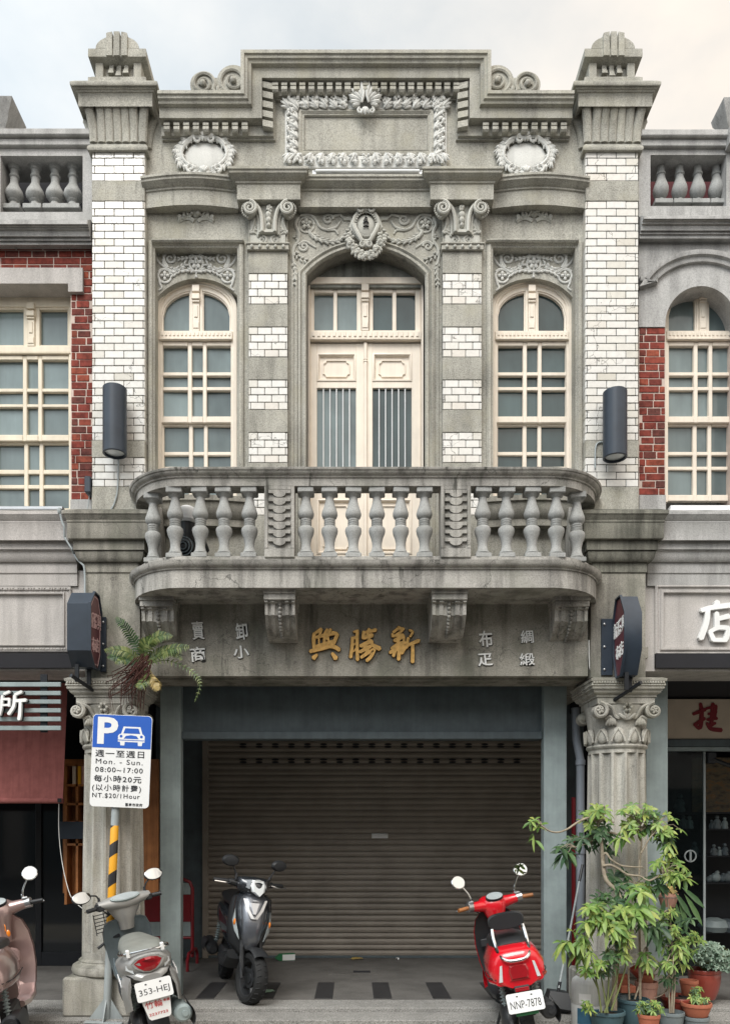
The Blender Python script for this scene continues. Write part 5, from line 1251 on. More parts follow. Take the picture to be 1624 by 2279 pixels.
m.box(x0, x1, y, y+.07, z0+.012, z1, .005)
for x in (x0+.15, x1-.15): m.box(x-.03, x+.03, y, y+.06, z0-.03, z0+.014, .003)
m.build('housing', 'white', t)
m = MB(); m.tube([(x0+.03, y-.016, (z0+z1)/2+.004), (x1-.03, y-.016, (z0+z1)/2+.004)], .014, 10); m.build('tube', 'plate', t)
m = MB(); m.box(x0+.01, x1-.01, y-.003, y+.001, z1-.014, z1-.009); m.build('reflector_line', 'navy', t)
# octagonal blade signs
def blade(x0, x1, yn, yf, zt, m1, m0, zbm, face, label, plate_px, plate_py):
    t = thing('blade_sign', label, 'sign', ((x0+x1)/2, yf, zbm)); cy, cz = .10, None
    octo = [(yf, m0), (yf-.07, zbm), (yn+.11, zbm), (yn, m0), (yn, m1), (yn+.11, zt), (yf-.07, zt), (yf, m1)]
    m = MB(); m.prismx(octo, x0, x1); m.build('case', 'navy', t)
    def inset(d):
        c = ((yf+yn)/2, (zt+zbm)/2); return [(c[0]+(y-c[0])*(1-d/.2), c[1]+(z-c[1])*(1-d/.33)) for y, z in octo]
    xf = x1 if face > 0 else x0; d = face
    m = MB(); m.sweep([(y, z) for y, z in octo], [(0, 0), (0, .02), (.012, .02), (.012, 0)], True, 1)
    m.v = [(xf+d*yv, xv, z) for xv, yv, z in m.v]; m.build('rim', 'navy', t)
    m = MB(); m.prismx(inset(.012), xf, xf+d*.006); fc = m.build('face_panel', 'maroon', t)
    Rz = Matrix.Rotation(-pi/2 if face < 0 else pi/2, 3, 'Z')
    cy = (yf+yn)/2; cz = (zt+zbm)/2
    for body, w, h, dz in (('新勝興', .30, .135, .085), ('布店', .19, .125, -.12)):
        q = text_mb(body, w, h, .006, .012, spacing=1.0); sh = Matrix(((1, 0, 0), (0, 1, 0), (.12, 0, 1)))
        q = shift(q, 0, 0, 0, sh); q = shift(q, xf+d*.006, cy, cz+dz, Rz); q.build('lettering', 'letter' if face < 0 else 'pinkletter', fc)
    if face > 0:
        m = MB(); m.sweep(inset(.035), [(0, 0), (0, .004), (.008, .004), (.008, 0)], True, 1); m.v = [(xf+.006+yv, xv, z) for xv, yv, z in m.v]; m.build('pale_line', 'pinkletter', fc)
    m = MB(); a, b = sorted((wx(plate_px[0], -.11), wx(plate_px[1], -.11)))
    m.box(a, b, -.125, -.10, wz(plate_py[1], -.11), wz(plate_py[0], -.11), .004)
    m.box((x0+x1)/2-.02, (x0+x1)/2+.02, yf-.02, -.10, m0+.05, m0+.11); m.box((x0+x1)/2-.02, (x0+x1)/2+.02, yf-.02, -.10, m1-.11, m1-.05)
    pl = m.build('wall_plate', 'navy', t)
    m = MB()
    for k in (.1, .5, .9):
        z = wz(plate_py[1], -.11)+k*(wz(plate_py[0], -.11)-wz(plate_py[1], -.11)); m.ell((a+.025 if face < 0 else b-.025, -.128, z), (.012, .008, .012), None, 8, 5)
    m.build('bolt_row', 'alu', pl)
    m = MB()
    for dy in (-.06, .05): m.box((x0+x1)/2-.016+dy*.6, (x0+x1)/2+.016+dy*.6, cy+dy-.012, cy+dy+.012, zbm-.13, zbm+.02)
    m.tube([((x0+x1)/2-.06, cy-.14, zbm-.09), ((x0+x1)/2+.07, -.11, zbm-.19)] if face > 0 else [((x0+x1)/2+.06, cy-.14, zbm-.08), ((x0+x1)/2-.08, -.11, zbm-.19)], .018, 6)
    m.build('bracket', 'black', t)
M['pinkletter'] = paint('pale_pink_letter', (.62, .42, .42), .6, .3)
blade(-2.502, -2.318, -.43, -.14, 3.598, 3.477, 3.084, 2.965, 1, 'black octagonal blade sign with its maroon face turned away, beside the hanging fern', (224, 237), (1374, 1496))
blade(2.177, 2.31, -.43, -.14, 3.567, 3.40, 3.10, 2.896, -1, 'octagonal blade sign showing its maroon face with white characters', (1337, 1362), (1378, 1504))
# parking sign
SX, SY = -2.22, -.27; k = .001123
t = thing('parking_sign', 'blue and white parking sign on a striped leaning pole beside the silver scooter', 'sign', (SX+.0, SY, -.06), (0, radians(2.4), 0))
zc = 1.57+(1850-1694)*6.9/1800+.06; hh, ww = .393, .252
def rrect(w, h, r, n=5, cx=0, cz=0):
    q = []
    for sx, sz, a in ((1, 1, 0), (-1, 1, pi/2), (-1, -1, pi), (1, -1, 3*pi/2)):
        for i in range(n+1): q.append((cx+sx*(w-r)+r*cos(a+pi/2*i/n), cz+sz*(h-r)+r*sin(a+pi/2*i/n)))
    return q
m = MB(); m.prism(rrect(ww, hh, .035, 5, .045, zc), -.05, -.044); B = m.build('sign_board', 'plate', t, local=True)
bx, bz = .045-914*k, zc+1455*k
cc = lambda a, b: (bx+a*k, bz-b*k)
zs_ = bz-1357*k
m = MB(); q = [(x, max(z, zs_)) for x, z in rrect(ww-.004, hh-.004, .033, 5, .045, zc)]; m.prism(q, -.0515, -.0505); m.build('blue_field', 'blue', B, local=True)
def sgn(body, x0, x1, y0, y1, mat='ink', bold=.004, dep=.0016):
    a, b = cc((x0+x1)/2, (y0+y1)/2); q = text_mb(body, (x1-x0)*k, (y1-y0)*k, .001, bold, spacing=1.18 if len(body) > 2 else 1); shift(q, a, -.0515 if mat == 'ink' else -.0523, b); q.build('lettering', mat, B, 0, local=True)
sgn('P', 728, 884, 1125, 1330, 'plate', .03)
for body, x0, x1, y0, y1, bo in (('週一至週日', 718, 1088, 1375, 1427, .008), ('Mon. - Sun.', 724, 1080, 1442, 1480, 0), ('08:00~17:00', 722, 1083, 1504, 1542, .006), ('每小時20元', 715, 1075, 1565, 1617, .008), ('(以小時計費)', 705, 1075, 1634, 1692, .006), ('NT.$20/1Hour', 708, 1068, 1702, 1742, .005), ('臺南市政府', 960, 1090, 1770, 1794, .012)): sgn(body, x0, x1, y0, y1, 'ink', bo)
def icon(poly, mat, lay): m = MB(); m.prism([cc(a, b) for a, b in poly][::-1], -.0522-lay*.0006, -.0512); return m
def circ(x, y, r): return [(x+r*cos(2*pi*i/14), y+r*sin(2*pi*i/14)) for i in range(14)]
m = icon([(905, 1252), (924, 1192), (1052, 1192), (1070, 1252)], 0, 0); 
for e in (icon([(885, 1262), (897, 1248), (1075, 1248), (1087, 1262), (1087, 1308), (885, 1308)], 0, .2), icon([(900, 1300), (938, 1300), (935, 1335), (905, 1335)], 0, .1), icon([(1035, 1300), (1073, 1300), (1067, 1335), (1038, 1335)], 0, .1)): m.add(e.v, e.f)
m.build('car_symbol', 'plate', B, 0, local=True)
m = icon([(924, 1244), (938, 1204), (1038, 1204), (1052, 1244)], 0, 1)
for e in (icon(circ(908, 1266, 11), 0, 1), icon(circ(1062, 1266, 11), 0, 1), icon([(928, 1284), (945, 1262), (985, 1255), (1025, 1262), (1042, 1284)], 0, 1), icon([(887, 1292), (1085, 1292), (1085, 1298), (887, 1298)], 0, 1)): m.add(e.v, e.f)
m.build('car_symbol_detail', 'blue', B, 0, local=True)
zp1 = zc+.3
m = MB(); m.lathe([(.033, .0), (.033, zp1)], 0, 0, 18); m.build('pole', 'galv', t, local=True)
z1p, z0p = 1.57+(1850-1838)*6.93/1800+.06, 1.57+(1850-2103)*6.93/1800+.06
m_, t_, b_ = newmat('hazard_stripes'); tcn = t_.nodes.new('ShaderNodeTexCoord'); sx_ = t_.nodes.new('ShaderNodeSeparateXYZ'); t_.links.new(tcn.outputs['Object'], sx_.inputs[0])
ma = t_.nodes.new('ShaderNodeMath'); ma.operation = 'MULTIPLY_ADD'; t_.links.new(sx_.outputs[0], ma.inputs[0]); ma.inputs[1].default_value = -.75; t_.links.new(sx_.outputs[2], ma.inputs[2])
mb_ = t_.nodes.new('ShaderNodeMath'); mb_.operation = 'MULTIPLY'; t_.links.new(ma.outputs[0], mb_.inputs[0]); mb_.inputs[1].default_value = 1/.255
mc_ = t_.nodes.new('ShaderNodeMath'); mc_.operation = 'FRACT'; t_.links.new(mb_.outputs[0], mc_.inputs[0])
r_ = ramp(t_, mc_.outputs[0], [(0, (.75, .36, .02)), (.56, (.02, .02, .022))]); r_.color_ramp.interpolation = 'CONSTANT'; t_.links.new(r_.outputs[0], b_.inputs['Base Color']); b_.inputs['Roughness'].default_value = .45
m = MB(); m.lathe([(.0335, z0p), (.0345, z0p+.002), (.0345, z1p), (.0335, z1p+.002)], 0, 0, 18, False); m.build('striped_sleeve', m_, t, local=True)
m = MB(); m.box(-.16, .16, -.12, .12, -.0, .012, .003)
for s in (-1, 1): m.prism([(s*.03, .012), (s*.15, .012), (s*.03, .19)], -.005, .005)
m.prismx([(-.03, .012), (-.11, .012), (-.03, .19)], -.004, .004); m.build('base_plate', 'galv', t, local=True)
m = MB(); m.box(-.04, .13, -.046, -.03, zc+.2, zc+.23); m.box(-.04, .13, -.046, -.03, zc-.23, zc-.2); m.build('clamp', 'galv', t, local=True)
# awning and slatted sign of the left shop
t = thing('roll_awning', 'dark red canvas blind hanging in front of the left shop', 'awning', (-4.2, .7, 1.8)); y = .72
m = MB(); nx, nz = 40, 14; g = []
xa_, zt_, zb_ = -7, wz(1500, y), wz(1778, y)
for j in range(nz+1):
    row = []; 
    for i in range(nx+1):
        u = i/nx; v = j/nz; xe = wx(151-6*v, y); x = xa_+(xe-xa_)*u; row.append((x, y+.012*sin(u*9+v*2)*v-.05*v, zt_+(zb_-zt_)*v))
    g.append(row)
m.loft(g, False, False, False); CLO = m.build('canvas', 'awning', t, 60)
m = MB(); xe = wx(145, y); m.tube([(xa_, y-.055, zb_-.022), (xe, y-.055, zb_-.022)], .028, 10); m.build('bottom_bar', 'awning', t)
m = MB(); m.box(xe-.045, xe-.005, y-.09, y-.03, zb_-.04, zb_+.0, .003); m.build('buckle', 'black', t)
m = MB(); m.tube(spl([P(a, b, .62+.02*(2024-b)/234-.5*max(0,(b-1850)/174)) for a, b in ((131, 1790), (131, 1850), (136, 1905), (146, 1958), (160, 2000), (185, 2024))]), .0035, 5); m.build('cord', 'relief', t)
t = thing('slat_sign', 'horizontal metal slats carrying a white character above the red blind', 'sign', (-4, 0, 2.5)); y = -.02
for py0, py1 in ((1519, 1529), (1538.6, 1548), (1557.7, 1567), (1577, 1586.5), (1596, 1606), (1616, 1626)):
    m = MB(); m.box(wx(-120, y), wx(136, y), y-.012, y+.01, wz(py1, y), wz(py0, y), .003); m.build('slat', 'steel', t)
m = MB()
for px in (-60, 96): m.box(wx(px, y)-.03, wx(px, y)+.03, y+.012, y+.03, wz(1630, y), wz(1500, y))
m.build('slat_bracket', 'black', t)
st = [([(60,432),(132,402)],34),([(38,455),(26,600),(0,705)],36),([(48,500),(132,498)],30),([(132,495),(124,590)],30),([(45,578),(122,575)],28),([(205,440),(292,402)],36),([(200,452),(188,590),(122,695)],40),([(205,522),(345,512)],42),([(276,530),(268,690),(256,765)],40)]
o = brush(st, conv(0, 1740, 250/1239, y-.06), y-.05, .03).build('character', 'letter', t)
brush(st, conv(0, 1740, 250/1239, y-.05), y-.012, .036, 5).build('character_back', 'black', t)
# small box and cable at the corner of the left house
t = thing('junction_box', 'small black box on the brickwork beside the left tiled pier', 'box', (wx(197, 0), .05, wz(1085, 0)))
m = MB(); m.box(wx(190, -.0), wx(203.5, 0), -.03, .11, wz(1098, 0), wz(1062, 0), .006); m.build('box_body', 'navy', t)
m = MB(); m.tube(spl([P(a, b, .02) for a, b in ((199, 1098), (197, 1118), (194, 1136))]), .005, 5); m.build('cable', 'galv', t)
m = MB()
m.tube(spl([P(a, b, -.20) for a, b in ((133, 1133), (134, 1142), (138, 1160), (143, 1172))])+spl([P(a, b, -.17) for a, b in ((144, 1196), (150, 1206), (160, 1222))])+spl([P(a, b, -.13) for a, b in ((164, 1232), (172, 1245), (181, 1254), (187, 1262), (189, 1290), (189, 1340))]), .009, 6)
for k_ in range(3): m.ell(P(131+k_*1.5, 1137, -.2), (.012, .02, .03), None, 8, 5)
tag(m.build('cable', 'galv', None), 'grey cable looping down over the mouldings left of the balcony', 'cable')
m = MB(); m.tube(spl([P(a, b, -.068) for a, b in ((1310, 1425), (1311, 1470), (1313, 1490), (1322, 1500), (1338, 1503), (1358, 1500))]), .006, 6)
tag(m.build('cable', 'relief', None), 'thin white cable dropping from the right bracket to the blade sign', 'cable')
# water pump on the balcony
c = P(416, 1205, -.15); zf = 3.8
t = thing('water_pump', 'dark electric water pump with a white domed head on the balcony floor', 'pump', (c.x, -.15, zf))
m = MB(); m.lathe([(.01, .60), (.05, .595), (.085, .57), (.095, .53), (.095, .47), (.08, .45)], n=20); m.build('dome', 'white', t, local=True)
m = MB(); m.lathe([(.07, .46), (.075, .3), (.06, .22)], n=16); m.ell((0, -.05, .2), (.10, .12, .10), None, 14, 8); m.box(-.12, .12, -.1, .1, 0, .06); m.tube([(.06, 0, .3), (.14, 0, .3), (.15, .1, .25)], .03, 8); m.build('motor', 'black', t, local=True)
m = MB()
for r in (.03, .055, .08): m.tube([(r*cos(2*pi*i/16), -.175+r*.2, .2+r*sin(2*pi*i/16)) for i in range(17)], .006, 5)
m.build('fan_guard', 'steel_d', t, local=True)
# downpipe, red rod, sticks
m = MB(); x = wx(1291, .55); m.tube([(x-.05, .55, 2.75), (x-.04, .55, 2.45), (x, .55, 2.25), (x, .55, .02)], .04, 12)
for z in (2.2, 1.35, .75): m.lathe([(.041, z), (.048, z+.002), (.048, z+.05), (.041, z+.052)], x, .55, 12)
tag(m.build('downpipe', 'pvc', None), 'grey plastic downpipe behind the right column', 'pipe')
m = MB(); x = wx(1276, .75); m.tube([(x, .75, 1.9), (x, .75, .02)], .02, 8); tag(m.build('post', 'redrail', None), 'thin red post standing behind the grey downpipe', 'post')
a, b = P(1296, 1925, .33), Vector((wx(1243, .0), .0, .17))
t = thing('dustpan', 'black dustpan with a long pale handle leaning towards the right column', 'dustpan', (b.x, b.y, -.04))
m = MB(); m.tube([b, b.lerp(a, .86)], .010, 8); m.build('handle', 'galv', t); m = MB(); m.tube([b.lerp(a, .86), a], .013, 8); m.build('grip', 'black', t)
m = MB(); m.tube([b+Vector((-.012, 0, -.07)), b.lerp(a, .05)], .016, 8)
bb = b+Vector((-.02, 0, -.02)); m.loft([[(bb.x-.06, bb.y-.02, .15), (bb.x+.10, bb.y-.04, .13), (bb.x+.10, bb.y+.10, .13), (bb.x-.06, bb.y+.10, .15)], [(bb.x-.11, bb.y-.10, .03), (bb.x+.11, bb.y-.16, .0), (bb.x+.13, bb.y+.10, .02), (bb.x-.10, bb.y+.10, .04)], [(bb.x-.09, bb.y-.08, -.035), (bb.x+.07, bb.y-.08, -.04), (bb.x+.07, bb.y+.08, -.04), (bb.x-.09, bb.y+.08, -.035)]]); m.build('scoop', 'plastic', t)
m = MB(); m.tube([P(314, 1922, .42), P(318, 2010, .3), P(322, 2160, .25)], [.009, .014, .016], 8); tag(m.build('stick', 'pinkstick', None), 'pale pink stick leaning against the left column', 'stick') if 'pinkstick' in M else None
# red barrier inside the arcade
yb2 = 2.1; x0, x1, = wx(330, yb2)-.3, wx(428, yb2); zt2 = wz(1958, yb2)
t = thing('crowd_barrier', 'red tubular barrier with red and grey panels behind the left steel post', 'barrier', ((x0+x1)/2, yb2, 0))
m = MB(); m.tube([(x0, yb2, .12), (x0, yb2, zt2-.1), (x0+.03, yb2, zt2-.03), (x0+.1, yb2, zt2), (x1-.1, yb2, zt2), (x1-.03, yb2, zt2-.03), (x1, yb2, zt2-.1), (x1, yb2, .12)], .02, 8); m.tube([(x0, yb2, .34), (x1, yb2, .34)], .016, 8); m.build('frame', 'redrail', t)
for x in (x0, x1): m = MB(); m.tube([(x, yb2-.28, .0), (x, yb2-.28, .12), (x, yb2-.2, .19), (x, yb2+.2, .19), (x, yb2+.28, .12), (x, yb2+.28, 0)], .018, 8); m.build('foot', 'redrail', t)
m = MB(); m.box(x0+.02, x1-.02, yb2-.006, yb2+.006, wz(2052, yb2), wz(1992, yb2)); m.build('red_panel', 'redrail', t)
m = MB(); m.box(x0+.02, x1-.02, yb2-.005, yb2+.005, wz(1991, yb2), wz(1966, yb2)); m.box(x0+.02, x1-.02, yb2-.005, yb2+.005, wz(2084, yb2), wz(2053, yb2)); m.build('grey_panel', 'steel', t)
m = MB(); m.box(wx(312, 2.02), wx(349, 2.02), 2.02, 2.03, wz(1986, 2.02), wz(1957, 2.02)); t2 = tag(m.build('notice_board', 'plate', None), 'small white notice hung on the red barrier', 'notice')
q = text_mb('停', .08, .09, .002, .01); shift(q, wx(330, 2.02), 2.019, wz(1972, 2.02)); q.build('lettering', 'ink', t2)
# floor inlays, drain cover, litter
for i in range(8):
    x = -2.05+i*.555; m = MB(); m.box(x-.085, x+.085, .36, 1.16, -.05, .004); o = m.build('dark_inlay', 'inlay', None); o['kind'] = 'structure'
m = MB(); m.box(wx(740, 1.9)-.05, wx(838, 1.9), 1.62, 2.0, -.02, .006, .002); DR = tag(m.build('drain_cover', 'floor', None), 'square cement drain cover set in the arcade floor', 'drain'); m = MB(); c = wx(806, 1.75); m.box(c-.1, c+.09, 1.72, 1.84, -.01, .008); m.build('grille', 'dark', DR)
t = thing('carton', 'crushed green and white drink carton lying before the shutter', 'carton', (wx(641, 2.6), 2.6, .0), (0, 0, .25))
m = MB(); m.box(-.10, .08, -.04, .04, .0, .085, .004); m.loft([[(-.10, -.04, .0), (-.10, .04, 0), (-.10, .04, .085), (-.10, -.04, .085)], [(-.16, -.03, .03), (-.16, .03, .03), (-.16, .03, .04), (-.16, -.03, .04)]]); m.build('carton_body', 'cartgreen', t, local=True)
m = MB(); m.box(-.075, .078, -.043, -.0405, .008, .078); m.build('label_panel', 'plate', t, local=True)
for px, py, y, w, lab, mat in ((793, 2121, 2.65, .10, 'pale dry leaf lying against the shutter foot', 'frondy'), (592, 2205, .62, .11, 'crumpled pale green scrap beside the black scooter wheel', 'leafg'), (884, 2124, 2.6, .03, 'tiny white paper scrap near the shutter', 'plate')):
    m = MB(); c = Vector((wx(px, y), y, .004)); n = 12
    ctr = [(c.x+w*rnd.uniform(.6, 1)*cos(2*pi*i/n), c.y+w*.6*rnd.uniform(.5, 1)*sin(2*pi*i/n), .004+rnd.uniform(0, .03)) for i in range(n)]
    o_ = len(m.v); m.v = ctr+[(c.x, c.y, .035)]; m.f = [(i, (i+1) % n, n) for i in range(n)]; tag(m.build('scrap', mat, None), lab, 'litter')
# wooden cabinet with files inside the left shop, and the blue notice
yc2 = 1.25; t = thing('bookcase', 'varnished wooden bookcase glimpsed between the red blind and the left column', 'bookcase', (wx(170, yc2), yc2, 0))
m = MB(); xa2, xb2 = wx(146, yc2), wx(196, yc2); zt2 = wz(1702, yc2)
m.box(xa2, xb2, yc2+.16, yc2+.18, .8, zt2)
for x in (xa2, (xa2+xb2)/2, xb2): m.box(x-.012, x+.012, yc2, yc2+.16, .8, zt2)
for py in (1702, 1748, 1790, 1830, 1880): m.box(xa2, xb2, yc2, yc2+.16, wz(py, yc2)-.012, wz(py, yc2)+.012)
m.build('case', 'wood', t)
for px, py, w, mt in ((166, 1746, .05, 'cloth'), (177, 1746, .05, 'yellow'), (186, 1746, .06, 'terra_p')):
    m = MB(); x, z = wx(px, yc2), wz(py, yc2); m.box(x-w/2, x+w/2, yc2+.0, yc2+.14, z+.0, z+.19, .003); tag(m.build('box_file', mt, None), {'cloth': 'cream box file on the top bookcase shelf', 'yellow': 'yellow box file on the top bookcase shelf', 'terra_p': 'pinkish box file on the top bookcase shelf'}[mt], 'file')
m = MB(); y_ = 1.15; m.box(wx(129, y_), wx(188, y_), y_, y_+.02, wz(1868, y_), wz(1829, y_), .003); o = tag(m.build('notice_board', 'navy', None), 'small dark blue notice board in the left shop doorway', 'notice')
# fern rooted on the ledge
t = thing('fern', 'wild fern with hanging brown roots growing on the left column ledge', 'fern', (wx(320, -.15), -.15, wz(1480, -.15)))
def frond(pts, ys, w, mat, n=22):
    q = spl([P(a, b, yy) for (a, b), yy in zip(pts, ys)], 10); m = MB(); L = len(q)
    m.tube(q, [.0045*(1-.7*i/L) for i in range(L)], 5)
    for i in range(n):
        u = (i+1)/(n+1); k_ = u*(L-1); p = q[int(k_)].lerp(q[min(int(k_)+1, L-1)], k_-int(k_)); d = (q[min(int(k_)+1, L-1)]-q[max(int(k_)-1, 0)]).normalized()
        side = d.cross(Vector((.15, -1, .25)).normalized()).normalized(); ln = w*sin(pi*(.12+.86*u))**.7*rnd.uniform(.85, 1.1)
        for s in (-1, 1):
            dr = (side*s+d*.55+Vector((0, rnd.uniform(-.2, .1), -.25))).normalized(); wv = d*(ln*.2); tip = p+dr*ln
            mid = p+dr*ln*.55+Vector((0, 0, .006)); o_ = len(m.v); m.v += [tuple(p-wv*.6), tuple(p+wv*.6), tuple(mid+wv*.7), tuple(tip-Vector((0, 0, ln*.15))), tuple(mid-wv*.7)]; m.f.append((o_, o_+1, o_+2, o_+3, o_+4))
    m.build('frond', mat, t, 0)
for pts, w, mt in ((((318, 1470), (300, 1430), (278, 1395), (258, 1375)), .07, 'leafd'), (((325, 1475), (350, 1455), (385, 1443), (422, 1440)), .085, 'frond'), (((318, 1475), (318, 1445), (328, 1428), (342, 1424)), .08, 'frond'), (((322, 1472), (335, 1430), (358, 1414), (384, 1418)), .075, 'frond'), (((315, 1478), (290, 1455), (260, 1446), (233, 1449)), .07, 'frond'), (((314, 1482), (285, 1468), (258, 1460), (240, 1466)), .07, 'leafd'), (((325, 1480), (370, 1470), (420, 1490), (445, 1520), (433, 1563)), .05, 'frond'), (((322, 1482), (326, 1500), (318, 1518), (305, 1532)), .08, 'frond'), (((324, 1484), (338, 1510), (346, 1522), (352, 1538)), .07, 'frondy'), (((320, 1480), (292, 1470), (272, 1468), (256, 1478)), .06, 'frond'), (((328, 1478), (365, 1455), (390, 1452), (405, 1470)), .06, 'frond')):
    frond(pts, [-.2-.05*i+rnd.uniform(-.03, .03) for i in range(len(pts))], w*.95, mt)
m = MB()
for i in range(60):
    x0_, y0_ = rnd.uniform(300, 338), rnd.uniform(1455, 1500); x1_ = rnd.uniform(240, 322) if i < 95 else rnd.uniform(322, 340); y1_ = rnd.uniform(1500, 1585); yy = -.2-rnd.uniform(0, .12)
    m.tube([P(x0_, y0_, yy), P((x0_+x1_)/2-rnd.uniform(-4, 8), (y0_+y1_)/2-rnd.uniform(-5, 14), yy-.03), P(x1_+rnd.uniform(-5, 5), (y0_+2*y1_)/3, yy-.02), P(x1_, y1_, yy+.02)], [.005, .004, .003, .002], 4)
m.build('root_mass', 'deadroot', t)
# ================================================================ scooters (local frame: x right, y forward, z up, origin on the ground between the wheels)
def sup(cx, cy, cz, rx, rt, rb, n=20, e=2.6, ax='y', top=1.0):
    """superellipse section across the y axis; top narrows the upper half"""
    q = []
    for i in range(n):
        a = 2*pi*i/n; c, s_ = cos(a), sin(a); u = math.copysign(abs(c)**(2/e), c); v = math.copysign(abs(s_)**(2/e), s_)
        k_ = 1-(1-top)*max(0, v); q.append((cx+rx*u*k_, cy, cz+(rt if v > 0 else rb)*v))
    return q
def xl(m, R, w, y, z):
    """turn a lathe about z into a wheel about x at (y, z)"""
    m.v = [(c, y+a, z+b) for a, b, c in m.v]; return m
def wheel_parts(root, y, R, w, rimmat, tr=lambda m: m, name='wheel'):
    m = MB(); tw = w/2
    m.lathe([(R-.075, -tw*.62), (R-.05, -tw*.95), (R-.02, -tw*.92), (R-.004, -tw*.5), (R, 0), (R-.004, tw*.5), (R-.02, tw*.92), (R-.05, tw*.95), (R-.075, tw*.62)], n=40, caps=False)
    for i in range(26):                                            # tread blocks
        a = 2*pi*i/26
        for s in (-1, 1):
            p = [(R-.012, s*tw*.78), (R+.0015, s*tw*.3)]
            m.tube([(r*cos(a+j*.05*s), r*sin(a+j*.05*s), zz) for j, (r, zz) in enumerate(p)], .006, 4)
    xl(m, R, w, y, R); tr(m); wh = m.build(name, 'rubber', root, local=True)
    m = MB(); m.lathe([(R-.07, -tw*.7), (R-.08, -tw*.6), (R-.085, 0), (R-.08, tw*.6), (R-.07, tw*.7)], n=32, caps=False)
    m.lathe([(.0, -tw*.5), (.045, -tw*.5), (.05, 0), (.045, tw*.5), (0, tw*.5)], n=16)
    for i in range(5):
        a = 2*pi*i/5; m.tube([(.04*cos(a), .04*sin(a), 0), ((R-.08)*cos(a+.1), (R-.08)*sin(a+.1), 0)], [.018, .024], 6)
    m.lathe([(.05, tw*.3), (.085, tw*.3), (.085, tw*.34), (.05, tw*.34)], n=24)
    xl(m, R, w, y, R); tr(m); m.build('rim', rimmat, wh, local=True); return wh
def steer(a, y0=.45):
    Mx = Matrix.Translation((0, y0, 0)) @ Matrix.Rotation(a, 4, 'Z') @ Matrix.Translation((0, -y0, 0))
    def f(m): m.v = [tuple(Mx @ Vector(v)) for v in m.v]; return m
    return f
def mirror_part(root, base, elbow, head, r, round_, framemat, T, nrm=(0, -1, .05)):
    m = MB(); m.tube(spl([base, elbow, head], 4), .007, 8); m.lathe([(.014, base[2]-.01), (.012, base[2]+.03), (.008, base[2]+.05)], base[0], base[1], 10); T(m)
    arm = m.build('mirror_arm', framemat if framemat == 'chrome' else 'plastic', root, local=True)
    nv = Vector(nrm).normalized(); q = nv.to_track_quat('Z', 'Y').to_matrix(); m = MB(); g = MB(); rx, rz = (r, r) if round_ else (r*1.25, r*.82)
    ring = lambda s, d: [tuple(q @ Vector((rx*s*cos(2*pi*i/28), rz*s*sin(2*pi*i/28), d))+Vector(head)) for i in range(28)]
    m.loft([ring(.35, -.035), ring(.8, -.028), ring(1.0, -.008), ring(1.0, .004), ring(.93, .008)]); T(m); sh = m.build('mirror_shell', framemat if round_ else 'plastic', arm, local=True) if False else m.build('mirror_shell', framemat, root, local=True)
    g.loft([ring(.92, .0085), ring(.9, .0095)]); T(g); g.build('mirror_glass', 'mirror', sh, local=True)
def plate_part(root, c, w, h, textline, tilt, extra=None):
    R = Matrix.Rotation(-tilt, 3, 'X'); m = MB(); m.prism(rrect(w/2, h/2, .016), -.003, .0); shift(m, *c, R); p = m.build('number_plate', 'plate', root, local=True)
    if not textline: return p
    t = text_mb(textline, w*.84, h*.40, .0012, -.004); shift(t, 0, -.0032, -h*.09); shift(t, *c, R); t.build('plate_number', 'ink', p, 0, local=True)
    m = MB()
    for s in (-1, 1): m.ell((s*w*.2, -.004, h*.33), (.008, .004, .005), None, 8, 4)
    shift(m, *c, R); m.build('bolt', 'ink', p, local=True); return p
def exhaust(root, x, y0, y1, z, r, mat='plastic'):
    m = MB(); L = y1-y0
    for i in range(1): m.tube([(x, y0, z+.03), (x, y0+.02, z+.03), (x, y1-.06, z), (x, y1, z)], [r*.75, r, r, r*.6], 16)
    m.tube([(x+.01, y0-.012, z+.03), (x+.01, y0+.03, z+.03)], .022, 10)
    e = m.build('exhaust', mat, root, local=True)
    m = MB(); m.loft([[(x+r*.55*1+(r*.65)*cos(a), yy, z+.01+(r*1.18)*sin(a)) for a in [-1.2+2.4*i/10 for i in range(11)]] for yy in (y0-.02, y0+.02, y1-.1)], False, False, False); m.build('heat_shield', 'plastic', e, local=True)
def engine(root, side=-1, y=-.62):
    m = MB(); m.ell((side*.115, y+.05, .25), (.055, .30, .10), None, 14, 8); m.ell((side*.12, y-.1, .25), (.06, .13, .12), None, 14, 8); m.box(-.1, .12, y+.12, y+.5, .2, .36, .02); m.build('engine_case', 'plastic', root, local=True)
    for s in (-1, 1):
        m = MB(); x = s*.125; top, bot = Vector((x, y+.02, .60)), Vector((x, y-.06, .32)); m.tube([top, bot], .013, 8)
        for i in range(9): p = top.lerp(bot, .1+.7*i/8); m.ell(p, (.028, .028, .008), None, 10, 4)
        m.build('shock_absorber', 'steel', root, local=True)
def grip_part(hb, s, T, y, z, x0, x1, col, dz=.0, lever=True):
    m = MB(); m.tube([(s*x0, y, z), (s*(x0+.03), y-.005, z+dz*.2), (s*x1, y-.03, z+dz)], [.019, .019, .018], 12); T(m); m.build('grip', col, hb, local=True)
    if lever: m = MB(); m.tube(spl([(s*(x0-.01), y+.04, z-.005), (s*(x0+.05), y+.065, z-.012), (s*(x1+.01), y+.03, z-.01)], 4), .006, 6); T(m); m.build('brake_lever', 'chrome', hb, local=True)
def side_stand(root):
    m = MB(); m.tube([(-.10, -.12, .25), (-.20, -.10, .03)], .012, 8); m.tube([(-.20, -.13, .03), (-.20, -.05, .02)], .014, 8); m.build('side_stand', 'plastic', root, local=True)
